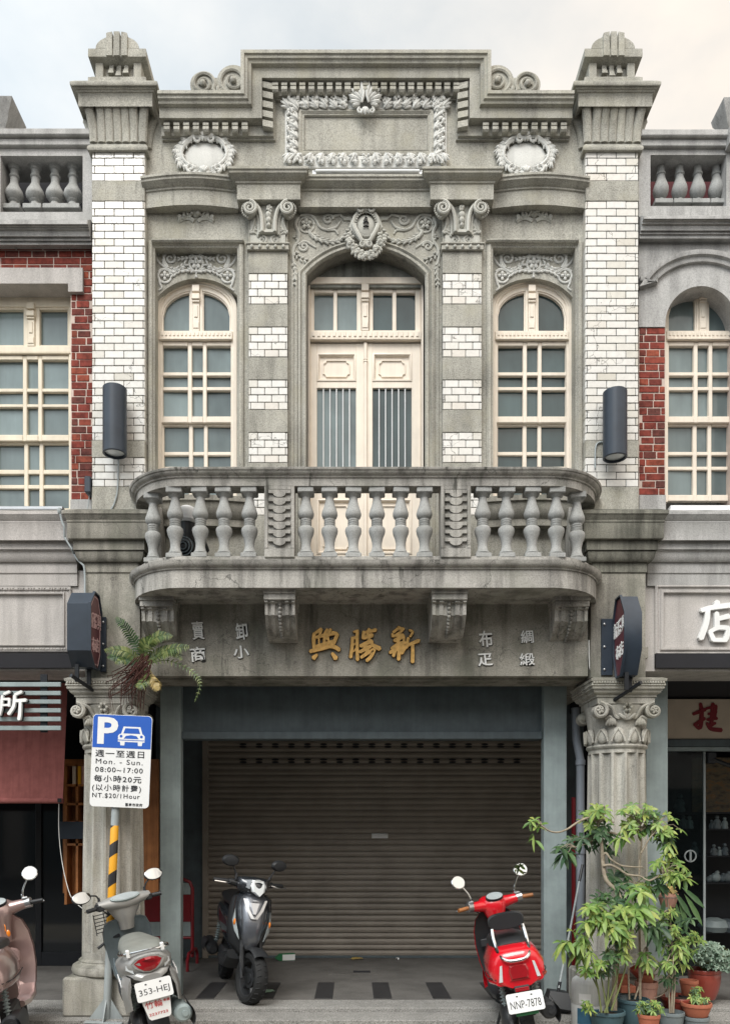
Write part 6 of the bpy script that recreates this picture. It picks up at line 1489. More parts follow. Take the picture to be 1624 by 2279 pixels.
def classic(label, loc, yaw, lean, paint_, inner, plateno, st, gripc, backrest, chromecase=True):
    """round-bodied scooter seen from behind"""
    t = thing('scooter', label, 'scooter', loc, (radians(1.4), -lean, yaw)); T = steer(st)
    wheel_parts(t, .63, .215, .10, 'alu', T); wheel_parts(t, -.63, .215, .11, 'alu')
    m = MB(); secs = [(-.885, .10, .10, .62), (-.875, .165, .12, .66), (-.85, .19, .125, .67), (-.74, .208, .135, .68), (-.55, .215, .14, .68), (-.30, .20, .14, .67), (-.12, .15, .13, .63), (-.04, .10, .12, .56)]
    m.loft([sup(0, y, zc_, rx, rz, rz*.93, 28, 4.4, 'y', .74) for y, rx, rz, zc_ in secs]); shell = m.build('body_shell', paint_, t, 50, local=True)
    m = MB()                                                      # lower flare under the shell
    m.loft([sup(0, y, .575, rx, .03, .03, 24, 3) for y, rx in ((-.87, .17), (-.75, .215), (-.5, .225), (-.25, .20), (-.1, .15))]); m.build('lower_trim', paint_, t, local=True)
    m = MB(); m.loft([sup(0, y, zc_, rx, rt, .05, 24, 2.8) for y, rx, rt, zc_ in ((-.70, .09, .02, .80), (-.66, .13, .05, .80), (-.5, .15, .06, .81), (-.25, .145, .05, .80), (-.05, .125, .05, .78), (.04, .09, .035, .77))]); m.build('seat', 'seat', t, local=True)
    m = MB(); m.loft([sup(0, y, .43, rx, .12, .10, 20, 3) for y, rx in ((-.15, .13), (.0, .12), (.05, .11))]); m.build('under_seat', inner, t, local=True)
    m = MB(); m.loft([sup(0, y, z, rx, .03, .03, 20, 4) for y, rx, z in ((-.12, .15, .30), (.05, .17, .28), (.28, .18, .28), (.40, .17, .33))]); m.build('footboard', inner, t, local=True)
    rings = []                                                    # leg shield: inner face towards the rider
    for z, w, yf in ((.29, .14, .40), (.36, .17, .42), (.5, .195, .44), (.65, .205, .43), (.78, .195, .41), (.88, .165, .385), (.94, .11, .37), (.965, .05, .36)):
        rings.append([(w*u, yf+.015+.05*(1-u*u), z) for u in [i/6-1 for i in range(13)]]+[(w*u, yf-.005+.04*(1-u*u), z) for u in [1-i/6 for i in range(13)]])
    m.__init__(); m.loft(rings); m.build('leg_shield', inner, t, local=True)
    m = MB(); m.loft([[(x*1.03, y+.022, z) for x, y, z in r[:13]]+[(x*1.03, y+.012, z) for x, y, z in r[12::-1]] for r in rings]); m.build('front_panel', paint_, t, local=True)
    m = MB(); m.loft([sup(0, y, z, rx, rz, rz, 16, 2.6) for y, z, rx, rz in ((.345, .60, .10, .07), (.375, .60, .11, .08))]); m.box(-.16, -.06, .39, .405, .63, .70, .01); m.build('glove_box', inner, t, local=True)
    m = MB(); m.tube([(0, .47, .80), (0, .60, .26)], .03, 10); m.build('steering_tube', 'plastic', t, local=True)
    m = MB(); m.loft([[(.085*cos(b)*(1 if abs(cos(b)) < 2 else 1), .63+(.235)*cos(a)+0, .215+.235*sin(a)+.02*sin(b)) for b in [pi*i/8 for i in range(9)]] for a in [-.2+3.0*i/14 for i in range(15)]], False, False, False); T(m); m.build('front_fender', paint_, t, local=True)
    # handlebar unit
    m = MB(); z0 = .99
    m.loft([[(rx*cos(2*pi*i/20), yc_+ry*sin(2*pi*i/20), z) for i in range(20)] for z, rx, ry, yc_ in ((.72, .055, .05, .40), (.80, .062, .055, .40), (.88, .08, .07, .395), (.94, .105, .095, .40), (1.0, .13, .12, .42), (1.045, .115, .105, .43), (1.065, .08, .07, .435), (1.072, .03, .03, .435))])
    for s in (-1, 1): m.tube([(s*.06, .40, .985), (s*.13, .385, .995), (s*.215, .36, 1.005)], [.065, .05, .04], 12)
    T(m); hb = m.build('handlebar', paint_, t, 60, local=True)
    m = MB(); q = Matrix.Rotation(radians(-32), 3, 'X').inverted(); R_ = Matrix.Rotation(radians(38), 3, 'X')
    m.loft([[tuple(R_ @ Vector((.07*s_*cos(2*pi*i/24), .042*s_*sin(2*pi*i/24), d))+Vector((0, .338, 1.058))) for i in range(24)] for s_, d in ((1.05, -.01), (1.05, .012), (.9, .014))]); T(m); mt = m.build('meter', 'meterg', hb, local=True)
    m = MB(); m.loft([[tuple(R_ @ Vector((.07*s_*cos(2*pi*i/24), .042*s_*sin(2*pi*i/24), d))+Vector((0, .338, 1.058))) for i in range(24)] for s_, d in ((1.14, -.012), (1.14, .010), (1.0, .0125))]); T(m); m.build('meter_ring', 'ink', mt, local=True)
    for s in (-1, 1):
        m = MB(); m.tube([(s*.205, .365, 1.004), (s*.255, .35, 1.008)], .042, 14); m.box(s*.215-.025, s*.215+.025, .33, .40, 1.035, 1.06, .008); T(m); m.build('switch_housing', 'alu' if chromecase else 'plate', hb, local=True)
        grip_part(hb, s, T, .35, 1.005, .235, .345, gripc)
        mirror_part(hb, (s*.20, .375, 1.035), (s*.215, .37, 1.12), (s*.29, .36, 1.24), .062, True, 'chrome', T, (-.12*s, -1, .42))
    for s in (-1, 1):
        m = MB(); m.tube(spl([(s*.24, .37, 1.0), (s*.19, .47, .99), (s*.10, .50, .90), (s*.04, .48, .80)], 5), .006, 6); T(m); m.build('brake_cable', 'plastic', hb, local=True)
        m = MB(); m.tube(spl([(s*.217, -.30, .60), (s*.221, -.5, .595), (s*.215, -.72, .60), (s*.17, -.874, .605)], 6), .004, 5); m.build('panel_seam', 'ink', t, local=True)
    # rear lights
    m = MB(); m.loft([[(x*.075*k_, -.888-d, .645+z*.055*k_) for x, z in ((-.85, -1), (.85, -1), (1, .2), (.85, .9), (.5, 1.05), (-.5, 1.05), (-.85, .9), (-1, .2))] for k_, d in ((1.15, -.02), (1.15, .004), (1.0, .006))]); m.build('tail_light_bezel', paint_, t, 25, local=True)
    m = MB(); m.loft([[(x*.075*k_, -.9-d, .645+z*.055*k_) for x, z in ((-.85, -1), (.85, -1), (1, .2), (.85, .9), (.5, 1.05), (-.5, 1.05), (-.85, .9), (-1, .2))] for k_, d in ((.98, -.01), (.95, .004), (.8, .012))]); m.build('tail_light', 'redlens', t, 25, local=True)
    for s in (-1, 1):
        m = MB(); m.loft([[(s*(.125+x+.012*z/.06*-s*0)+s*(-.012)*(z/.06), -.872-d+.01, .645+z) for x, z in ((-.012, -.06), (.014, -.06), (.012, .055), (-.004, .06))] for d in (0, .02, .024)]); m.build('indicator', 'clens', t, 25, local=True)
        for i in range(5):
            pass
    m = MB(); m.box(-.09, .09, -.86, -.62, .50, .57, .02); m.box(-.055, .055, -.90, -.86, .49, .54, .006); m.build('rear_mudguard', 'plastic', t, local=True)
    m = MB(); m.box(-.05, .05, -.905, -.90, .50, .53, .003); m.build('reflector', 'redlens', t, local=True)
    plate_part(t, (0, -.955, .435), .26, .14, plateno, radians(12))
    m = MB(); m.box(-.08, .08, -.945, -.94, .335, .37, .002); m.build('plate_holder', 'cartgreen', t, local=True)
    m = MB(); m.box(-.03, .03, -.94, -.87, .36, .50, .01); m.build('plate_bracket', 'plastic', t, local=True)
    engine(t); exhaust(t, .165, -.88, -.48, .29, .062); side_stand(t)
    if backrest:
        m = MB(); m.loft([sup(0, y, .985, .125, .055, .06, 24, 3) for y in (-.66, -.655)]+[sup(0, y, .985, .135, .062, .066, 24, 3) for y in (-.645, -.615)]+[sup(0, y, .985, .12, .05, .055, 24, 3) for y in (-.60,)]); m.build('backrest', 'seat', t, local=True)
        m = MB(); m.tube(spl([(-.115, -.66, .94), (-.12, -.69, .88), (-.115, -.78, .80), (-.10, -.87, .76), (-.06, -.915, .735), (0, -.92, .73), (.06, -.915, .735), (.10, -.87, .76), (.115, -.78, .80), (.12, -.69, .88), (.115, -.66, .94)], 5), .013, 8); m.build('grab_rail', 'chrome', t, local=True)
    m = MB(); m.tube(spl([(.03, .36, .90), (.045, .33, .86), (.04, .33, .82)], 4), .004, 6); m.ell((.06, .32, .80), (.016, .012, .03), None, 8, 6); m.build('key_charm', 'amber', t, local=True)
    return t
RZ = -.08
RED = classic('glossy red scooter with a black backrest parked before the shutter', (1.275, -.47, -.055), radians(-4.5), radians(11), 'redp', 'plastic', 'NNP-7878', radians(14), 'wood', True)
PINK = classic('rose pink scooter cut off by the left edge of the picture', (-2.72, -.95, -.06), radians(14), radians(11), 'pinkp', 'pinkp', '', radians(8), 'plastic', False)
# ---- silver scooter
def silver():
    t = thing('scooter', 'old silver scooter with a red tail light beside the parking sign pole', 'scooter', (-1.76, -.60, -.045), (radians(2.2), -radians(11), radians(21))); T = steer(radians(14))
    wheel_parts(t, .64, .215, .09, 'alu', T); wheel_parts(t, -.63, .215, .10, 'alu')
    m = MB()
    m.loft([sup(0, y, zc_, rx, rt, rb, 28, 2.5, 'y', .82) for y, rx, rt, rb, zc_ in ((-.955, .06, .035, .035, .745), (-.94, .11, .06, .06, .745), (-.90, .145, .075, .09, .74), (-.82, .175, .08, .13, .73), (-.66, .195, .08, .17, .715), (-.45, .195, .075, .20, .69), (-.25, .175, .075, .22, .65), (-.10, .14, .08, .24, .60), (-.02, .10, .07, .22, .56))]); m.build('body_shell', 'silverp', t, 55, local=True)
    for s in (-1, 1):                                             # skirts on both sides of the rear wheel
        m = MB(); rr = []
        for i in range(9):
            u = i/8; y = -.93+.62*u; zt_, zb_ = .66, .40+.17*abs(u-.25)**1.2-.10*u; x = s*(.125+.075*sin(pi*min(1, u*1.1+.18)))
            rr.append([(x*.82, y, zt_), (x*.98, y, zt_-.05), (x*1.04, y, (zt_+zb_)/2), (x*1.0, y+.01, zb_), (x*.96, y+.01, zb_), (x*.95, y, (zt_+zb_)/2), (x*.85, y, zt_-.06)])
        m.loft(rr); m.build('side_skirt', 'silverp', t, 60, local=True)
        m = MB(); m.tube(spl([(s*.155, -.86, .62), (s*.19, -.70, .63), (s*.20, -.5, .66), (s*.185, -.3, .70)], 6), .006, 6); m.build('trim_line', 'steel_d', t, local=True)
        m = MB(); x_ = s*.2; m.tube(spl([(x_, -.80+.02*i, .60+(.03 if i % 2 else -.015)+.003*i) for i in range(9)], 3), .004, 5); m.build('script_badge', 'white', t, local=True)
        m = MB(); m.tube(spl([(s*.22, .39, 1.0), (s*.17, .47, .98), (s*.08, .5, .88), (s*.04, .48, .80)], 5), .006, 6); T(m); m.build('brake_cable', 'plastic', t, local=True)
        q = text_mb('Jog', .09, .05, .001, .005, shear=.3); Rm = Matrix.Rotation(s*pi/2, 3, 'Z') ; shift(q, s*.196, -.62, .60, Rm); q.build('script_badge', 'white', t, 0, local=True) if False else None
    m = MB(); m.loft([sup(0, y, zc_, rx, rt, .05, 26, 2.3) for y, rx, rt, zc_ in ((-.84, .06, .015, .80), (-.81, .11, .03, .80), (-.70, .145, .045, .80), (-.52, .155, .05, .80), (-.36, .145, .045, .785), (-.16, .125, .05, .77), (.0, .105, .05, .76), (.05, .07, .03, .75))]); m.build('seat', 'seatg', t, 60, local=True)
    m = MB(); m.tube(spl([(-.16, -.66, .80), (-.175, -.78, .81), (-.14, -.89, .825), (0, -.925, .83), (.14, -.89, .825), (.175, -.78, .81), (.16, -.66, .80)], 6), .009, 8)
    m.build('grab_rail', 'chrome', t, local=True)
    for s in (-1, 1): m = MB(); m.box(s*.12-.012, s*.12+.012, -.915, -.88, .80, .855, .004); m.build('rail_clamp', 'plate', t, local=True)
    lens = lambda k_, d: [(x*.095*k_, -.972-d+x*x*.035, .745+z*.048*k_) for x, z in ((-1, .25), (-.7, .75), (-.25, 1), (.25, 1), (.7, .75), (1, .25), (.8, -.35), (.4, -.9), (0, -1.05), (-.4, -.9), (-.8, -.35))]
    m = MB(); m.loft([lens(1.25, -.02), lens(1.22, .005), lens(1.05, .008)]); m.build('tail_light_bezel', 'silverp', t, 25, local=True)
    m = MB(); m.loft([lens(1.04, -.01), lens(1.0, .012), lens(.7, .022)]); m.build('tail_light', 'redlens', t, 30, local=True)
    for s in (-1, 1):
        m = MB(); m.loft([[(s*a, -.91-d+(a-.1)*.9, .715+b) for a, b in ((.105, -.03), (.155, .0), (.15, .03), (.115, .02))] for d in (0, .025, .03)]); m.build('indicator', 'clens', t, 25, local=True)
    m = MB(); m.loft([sup(0, y, z, rx, .025, .03, 18, 2.6) for y, z, rx in ((-.98, .645, .07), (-.95, .665, .12), (-.85, .67, .15), (-.7, .66, .16))]); m.build('rear_fender', 'silverp', t, local=True)
    m = MB(); m.loft([[(.075*cos(b), -.63+.245*cos(a), .215+.245*sin(a)+.015*sin(b)) for b in [pi*i/6 for i in range(7)]] for a in [1.2+2.0*i/10 for i in range(11)]], False, False, False); m.build('rear_mudguard', 'plastic', t, local=True)
    plate_part(t, (0, -1.0, .565), .25, .135, '353-HEJ', radians(10))
    m = MB(); m.prism([(-.10, .50), (.10, .50), (.085, .365), (.07, .35), (-.055, .35), (-.07, .365)], -.990, -.986); fl = m.build('mud_flap', 'plate', t, local=True)
    for body, w, h, x, z in (('竹輪', .12, .05, -.02, .46), ('車業', .045, .02, .07, .47), ('2237723', .13, .018, 0, .39)): q = text_mb(body, w, h, .001, .006); shift(q, x, -.991, z); q.build('lettering', 'redink', fl, 0, local=True)
    m = MB(); m.loft([sup(0, y, z, rx, .025, .035, 20, 4) for y, rx, z in ((-.10, .15, .30), (.1, .17, .28), (.30, .17, .29), (.40, .16, .34))]); m.build('footboard', 'plastic', t, local=True)
    rings = []
    for z, w, yf in ((.30, .13, .42), (.4, .17, .45), (.55, .19, .46), (.68, .20, .44), (.78, .195, .41), (.85, .17, .39), (.875, .13, .38)): rings.append([(w*u, yf+.02+.05*(1-u*u), z) for u in [i/6-1 for i in range(13)]]+[(w*u, yf-.01+.02*(1-u*u), z) for u in [1-i/6 for i in range(13)]])
    m = MB(); m.loft(rings); m.build('leg_shield', 'steel_d', t, local=True)
    m = MB(); m.loft([[(x*1.03, y+.022, z) for x, y, z in r[:13]]+[(x*1.03, y+.012, z) for x, y, z in r[12::-1]] for r in rings]); m.build('front_panel', 'silverp', t, local=True)
    m = MB(); m.box(-.13, -.06, .425, .45, .72, .76, .008); m.box(.07, .14, .425, .45, .76, .80, .008); m.build('pocket_hole', 'black', t, local=True)
    m = MB(); m.loft([[(.075*cos(b), .64+.24*cos(a), .215+.24*sin(a)+.02*sin(b)) for b in [pi*i/8 for i in range(9)]] for a in [-.3+3.2*i/14 for i in range(15)]], False, False, False); T(m); m.build('front_fender', 'silverp', t, local=True)
    m = MB(); m.tube([(0, .47, .80), (0, .62, .26)], .03, 10); T(m); m.build('steering_tube', 'plastic', t, local=True)
    m = MB(); rr = []
    for i in range(15):                                           # broad handlebar cowl swept across
        u = i/7-1; x = .225*u; h = .075*(1-.55*abs(u)**1.3); d = .095*(1-.5*abs(u)**1.5); zc_ = 1.01+.02*abs(u); rr.append([(x, .40+d*cos(2*pi*k_/14)*1.0-.02*abs(u), zc_+h*sin(2*pi*k_/14)*(1 if sin(2*pi*k_/14) > 0 else .9)) for k_ in range(14)])
    m.loft(rr); m.loft([[(rx*cos(2*pi*i/16), yc_+ry*sin(2*pi*i/16), z) for i in range(16)] for z, rx, ry, yc_ in ((.78, .06, .05, .42), (.86, .075, .06, .41), (.95, .13, .075, .40), (1.0, .16, .07, .40))]); T(m); hb = m.build('handlebar', 'silverp', t, 60, local=True)
    R_ = Matrix.Rotation(radians(42), 3, 'X'); el = lambda s_, d, a, b: [tuple(R_ @ Vector((a*s_*cos(2*pi*i/24), b*s_*sin(2*pi*i/24), d))+Vector((0, .325, 1.066))) for i in range(24)]
    m = MB(); m.loft([el(1.1, -.03, .115, .036), el(1.1, .003, .115, .036), el(1, .005, .115, .036)]); T(m); mt = m.build('meter_bezel', 'steel', hb, local=True)
    m = MB(); m.loft([el(.98, .0, .115, .036), el(.96, .008, .115, .036)]); T(m); m.build('meter_glass', 'meterg', mt, local=True)
    for s in (-1, 1):
        m = MB(); m.box(s*.21-.03, s*.21+.03, .33, .43, .985, 1.045, .012); T(m); m.build('switch_housing', 'plastic', hb, local=True)
        grip_part(hb, s, T, .37, 1.015, .225, .325, 'plastic')
        mirror_part(hb, (s*.20, .39, 1.05), (s*.22, .39, 1.12), (s*(.30 if s > 0 else .34), .38, 1.19 if s > 0 else 1.13), .066, False, 'plastic', T, (-.1*s, -1, .42))
    m = MB()
    for i in range(6): m.tube([(-.24+.02*i*0, .50, .94-.03*i), (-.05, .56, .93-.03*i)], .004, 5)
    for x in (-.24, -.145, -.05): m.tube([(x, .50+.3*(x+.24), .95), (x, .50+.3*(x+.24), .77)], .004, 5)
    T(m); m.build('wire_basket', 'black', t, local=True)
    m = MB(); m.tube([(-.26, .46, .66), (-.18, .46, .70)], .012, 8); m.build('footpeg_lever', 'plastic', t, local=True)
    engine(t); exhaust(t, .17, -.96, -.5, .30, .066, 'steel'); side_stand(t)
silver()
# ---- graphite scooter facing the viewer
def graphite():
    t = thing('scooter', 'black and graphite scooter facing the street with one lens headlight, front wheel turned', 'scooter', (-1.30, .80, 0), (0, -radians(8), radians(196))); T = steer(radians(16), .5)
    t.scale = (1.07, 1.05, 1.05); wheel_parts(t, .66, .225, .12, 'plastic', T); wheel_parts(t, -.62, .225, .12, 'plastic')
    for s in (-1, 1): m = MB(); m.tube([(s*.085, .53, .62), (s*.088, .66, .225)], [.024, .02], 10); T(m); m.build('fork_leg', 'plastic', t, local=True)
    m = MB(); m.tube(spl([(.09, .6, .5), (.14, .68, .40), (.12, .72, .30), (.085, .67, .25)], 5), .006, 6); T(m); m.build('brake_hose', 'plastic', t, local=True)
    m = MB(); m.loft([[(.07*cos(b), .66+.25*cos(a), .225+.25*sin(a)+.02*sin(b)) for b in [pi*i/8 for i in range(9)]] for a in [.9+1.6*i/10 for i in range(11)]], False, False, False); T(m); m.build('front_fender', 'plastic', t, local=True)
    def ringz(z, w, yf, dep, e=2.3, n=15):
        return [(w*math.copysign(abs(cos(a))**(2/e), cos(a)), yf-dep+dep*abs(sin(a))**(2/e), z) for a in [pi*i/(n-1) for i in range(n)]]+[(w*.85*u, yf-dep-.03, z) for u in [-1+2*i/6 for i in range(7)]]
    m = MB(); m.loft([ringz(z, w, yf, d) for z, w, yf, d in ((.44, .03, .60, .06), (.455, .055, .62, .08), (.55, .10, .645, .12), (.68, .15, .63, .14), (.80, .165, .59, .14), (.90, .155, .545, .12), (.935, .13, .51, .10), (.945, .07, .48, .06))]); m.build('front_apron', 'greyp', t, 60, local=True)
    m = MB(); m.loft([ringz(z, w, yf, d) for z, w, yf, d in ((.40, .09, .50, .1), (.5, .16, .53, .14), (.65, .19, .53, .14), (.8, .19, .50, .13), (.90, .175, .46, .1), (.94, .13, .43, .08))]); m.build('leg_shield', 'plastic', t, 60, local=True)
    m = MB(); m.loft([ringz(z, w, yf, d) for z, w, yf, d in ((.447, .035, .618, .05), (.47, .06, .640, .07), (.56, .082, .662, .075), (.68, .10, .648, .08), (.80, .118, .607, .085), (.90, .12, .560, .08), (.942, .09, .520, .07))]); m.build('nose_panel', 'graph2', t, 60, local=True)
    m = MB()
    for s in (-1, 1): m.loft([[(s*(a-w), y-.012, z), (s*(a+w), y-.014, z), (s*(a+w), y+.006, z), (s*(a-w), y+.01, z)] for a, y, z, w in ((.095, .572, .90, .010), (.06, .622, .81, .014), (.012, .652, .735, .016))])
    m.build('chevron_trim', 'alu', t, local=True)
    m = MB(); m.loft([[(x, y, z) for x, y, z in ((-.045*k_, .585+d, .87), (.045*k_, .585+d, .87), (.012*k_, .632+d, .775), (-.012*k_, .632+d, .775))] for k_, d in ((1, -.02), (1, .006), (.8, .010))]); m.ell((0, .585, .885), (.03, .012, .012), None, 10, 5); m.build('badge_plate', 'lightp', t, 25, local=True)
    for s in (-1, 1):
        ln = lambda k_, d: [(s*(x), y+d, z) for x, y, z in ((.155, .53, .80), (.168, .535, .70), (.15, .585, .62), (.105, .635, .545), (.125, .615, .63), (.148, .565, .72))]
        m = MB(); m.loft([ln(1, -.02), ln(1, .014)]); lo = m.build('side_lens', 'meterg', t, 25, local=True)
        m = MB(); m.ell((s*.152, .572, .69), (.012, .02, .03), None, 10, 6); m.build('amber_bulb', 'amber', lo, local=True)
    m = MB(); rr = []
    for i in range(13):
        u = i/6-1; x = .15*u; rr.append([(x, .44+(.13*(1-.75*u*u)) * (cos(b) if cos(b) > 0 else .7*cos(b)), 1.0+.03*u*u+(.095*(1-.45*u*u))*sin(b)) for b in [2*pi*k_/14 for k_ in range(14)]])
    m.loft(rr); T(m); hb = m.build('handlebar_cowl', 'greyp', t, 60, local=True)
    m = MB(); m.loft([[(x*k_, y+d, z) for x, y, z in ((-.055, .565, .965), (0, .585, .93), (.055, .565, .965), (.075, .545, 1.02), (.06, .52, 1.065), (0, .535, 1.075), (-.06, .52, 1.065), (-.075, .545, 1.02))] for k_, d in ((1.1, -.06), (1.0, .006), (.7, .02))]); T(m); m.build('headlight', 'clens', hb, 30, local=True)
    for s in (-1, 1): m = MB(); m.loft([[(s*x, y, z) for x, y, z in ((.065, .55, 1.06+d), (.14, .47, 1.045+d), (.15, .45, 1.02+d), (.08, .555, .985+d))] for d in (0, .01)]); T(m); m.build('cowl_trim', 'alu', hb, 30, local=True)
    for s in (-1, 1):
        m = MB(); m.tube([(s*.12, .40, 1.02), (s*.21, .38, 1.03)], [.035, .028], 10); T(m); m.build('switch_housing', 'plastic', hb, local=True)
        grip_part(hb, s, T, .37, 1.03, .20, .335, 'plastic')
        mirror_part(hb, (s*.16, .42, 1.06), (s*.18, .42, 1.13), (s*.235, .42, 1.215), .062, False, 'plastic', T, (-.1*s, -1, .1))
    m = MB(); m.loft([sup(0, y, zc_, rx, rt, rb, 24, 2.6) for y, rx, rt, rb, zc_ in ((-.92, .07, .04, .05, .78), (-.8, .13, .06, .14, .76), (-.5, .18, .07, .22, .72), (-.2, .17, .07, .26, .68), (-.02, .13, .06, .26, .62))]); m.build('body_shell', 'greyp', t, 60, local=True)
    m = MB(); m.loft([sup(0, y, zc_, rx, .06, .04, 22, 2.5) for y, rx, zc_ in ((-.82, .09, .84), (-.6, .145, .845), (-.35, .14, .81), (-.05, .11, .79), (.03, .07, .78))]); m.build('seat', 'seat', t, local=True)
    m = MB(); m.loft([sup(0, y, z, rx, .04, .05, 20, 4) for y, rx, z in ((-.10, .16, .30), (.1, .18, .28), (.35, .18, .30), (.45, .16, .40))]); m.build('footboard', 'plastic', t, local=True)
    engine(t); exhaust(t, .17, -.9, -.45, .30, .062); side_stand(t)
graphite()
# ================================================================ pots and plants by the right column
def leaflet(m, base, d, up, L, w, droop):
    """one leaf: two halves folded along the rib, bending down towards the tip"""
    d = d.normalized(); side = d.cross(up)
    if side.length < 1e-3: side = Vector((1, 0, 0))
    side.normalize(); n = side.cross(d).normalized(); o = len(m.v)
    def pt(u, s_, lift): return tuple(base+d*(L*u)+side*(w*s_)+n*(lift*w)+Vector((0, 0, -droop*L*u*u)))
    m.v += [pt(0, 0, 0), pt(.3, -.38, .16), pt(.3, 0, -.03), pt(.3, .38, .16), pt(.62, -.5, .16), pt(.62, 0, -.03), pt(.62, .5, .16), pt(.86, -.27, .08), pt(.86, .27, .08), pt(1, 0, 0)]
    m.f += [tuple(o+i for i in f) for f in ((0, 2, 1), (0, 3, 2), (1, 2, 5, 4), (2, 3, 6, 5), (4, 5, 7), (5, 8, 7), (5, 6, 8), (7, 8, 9))]
def palm(m, c, r, n=None, facing=None, droop=.35, wid=.34):
    n = n or rnd.choice((5, 6, 7)); f = facing or Vector((rnd.uniform(-.6, .6), rnd.uniform(-1, -.1), rnd.uniform(.2, 1.1)))
    f.normalize(); a = f.orthogonal().normalized(); b = f.cross(a); a0 = rnd.uniform(0, 6.28)
    for i in range(n):
        t = a0+2*pi*i/n*rnd.uniform(.94, 1.06); d = a*cos(t)+b*sin(t)+f*.15
        leaflet(m, c, d, f, r*rnd.uniform(.75, 1.12), r*wid*rnd.uniform(.85, 1.1), droop*rnd.uniform(.5, 1.5))
def blob(mats, px, py, y, rx, ry, n, r, mat='leaf', stems=None, root=None, dy=.16, nl=None, droop=.35):
    s = (D+y)/F; m = mats.setdefault(mat, MB())
    for i in range(n):
        t, q = rnd.uniform(0, 6.28), sqrt(rnd.uniform(0, 1)); yy = y+rnd.uniform(-dy, dy); c = P(px+rx*q*cos(t), py+ry*q*sin(t), yy)
        palm(m, c, r*s*rnd.uniform(.75, 1.15), nl, None, droop)
        if stems is not None and root is not None:
            a = P(root[0], root[1], root[2]); mid = a.lerp(c, .55)+Vector((0, 0, .03)); stems.tube([a, mid, c], [.005, .004, .003], 5)
def pot(name, label, px0, px1, ptop, y, h, mat, taper=.74, rim=.03, soil=True, group=None, base_z=None, tilt=None, belly=0):
    cx = wx((px0+px1)/2, y); r = (wx(px1, y)-wx(px0, y))/2; zt = wz(ptop, y)
    t = thing(name, label, 'flower pot', (cx, y, zt-h), (0, 0, 0), group)
    m = MB(); pr = [(.0, 0), (r*taper*.96, 0), (r*taper, .008)]+([(r*(taper+(1-taper)*u+belly*sin(pi*u)), h*u) for u in (.2, .4, .6, .8)] if belly else [])+[(r*.94, h-rim*1.1), (r*.94, h-rim), (r, h-rim+.003), (r, h-.004), (r*.985, h), (r*.90, h), (r*.88, h-.02), (r*.86, h-.035), (.0, h-.036)]
    m.lathe(pr, 0, 0, 28)
    if tilt: m.v = [tuple(tilt @ Vector(v)) for v in m.v]
    m.build('pot', mat, t, 40, local=True)
    if soil:
        m = MB(); m.ell((0, 0, h-.045), (r*.86, r*.86, .025), None, 16, 6); m.build('soil', 'soil', t, local=True)
    return t
def build_mats(mats, root, name='foliage'):
    for k_, m in mats.items():
        if m.v: m.build(name, k_, root, 60)
# big tree in the blue pot
yT = -.62
t1 = pot('potted_tree', 'tall money tree with a crooked bare trunk in a blue pot before the right column', 1310, 1390, 2249, yT, .20, 'potblue', .72); t1['category'] = 'potted tree'
tr = MB()
trunk = [(1366, 2250), (1368, 2180), (1378, 2090), (1381, 2026), (1375, 1990), (1349, 1960), (1342, 1928), (1337, 1869), (1330, 1832)]
tr.tube(spl([P(a, b, yT+.03*i) for i, (a, b) in enumerate(trunk)], 6), [.024*(1-.45*i/48) for i in range(49)], 10)
br = MB()
def branch(pts, y0, r=.011): q = spl([P(a, b, y0-.02*i) for i, (a, b) in enumerate(pts)], 5); br.tube(q, [r*(1-.5*i/(len(q)-1)) for i in range(len(q))], 7)
yt = yT+.24
branch([(1331, 1833), (1322, 1824), (1308, 1821), (1290, 1828), (1274, 1838), (1262, 1846), (1242, 1853), (1222, 1850), (1205, 1838)], yt, .012)
branch([(1331, 1833), (1340, 1826), (1352, 1825), (1366, 1832)], yt, .013); branch([(1345, 1856), (1362, 1854), (1385, 1860), (1405, 1852), (1420, 1845)], yt, .010)
branch([(1342, 1926), (1343, 1905), (1349, 1900), (1360, 1914), (1382, 1927), (1406, 1930), (1430, 1931)], yt-.05, .012); branch([(1341, 1928), (1358, 1926), (1376, 1934), (1396, 1947), (1424, 1951), (1436, 1958), (1448, 1960), (1466, 1950)], yt-.08, .012)
branch([(1331, 1835), (1345, 1800), (1340, 1795)], yt, .009); branch([(1333, 1850), (1315, 1874), (1280, 1886)], yt, .007)
fo = {}
blob(fo, 1335, 1810, yt, 34, 14, 9, 27, 'leaf', br, (1331, 1828, yt), .10); blob(fo, 1300, 1830, yt, 24, 10, 4, 22, 'leaf', br, (1295, 1826, yt), .06)
blob(fo, 1196, 1832, yt-.1, 18, 10, 5, 22, 'leaf', br, (1206, 1838, yt-.1), .04, 4); blob(fo, 1190, 1862, yt-.1, 6, 14, 2, 26, 'leaf', None, None, .03, 2, 1.0)
blob(fo, 1258, 1893, yt, 16, 10, 4, 32, 'leafd', br, (1280, 1886, yt), .05, 6, .7); blob(fo, 1300, 1872, yt+.05, 34, 14, 7, 28, 'leafd', br, (1316, 1872, yt), .08); blob(fo, 1335, 1850, yt, 28, 18, 7, 26, 'leafd', br, (1333, 1850, yt), .1)
blob(fo, 1352, 1880, yt+.08, 20, 24, 4, 30, 'leafd', None, None, .05)
build_mats(fo, t1, 'foliage'); tr.build('trunk', 'bark', t1, 60); br.build('branches', 'bark', t1, 60)
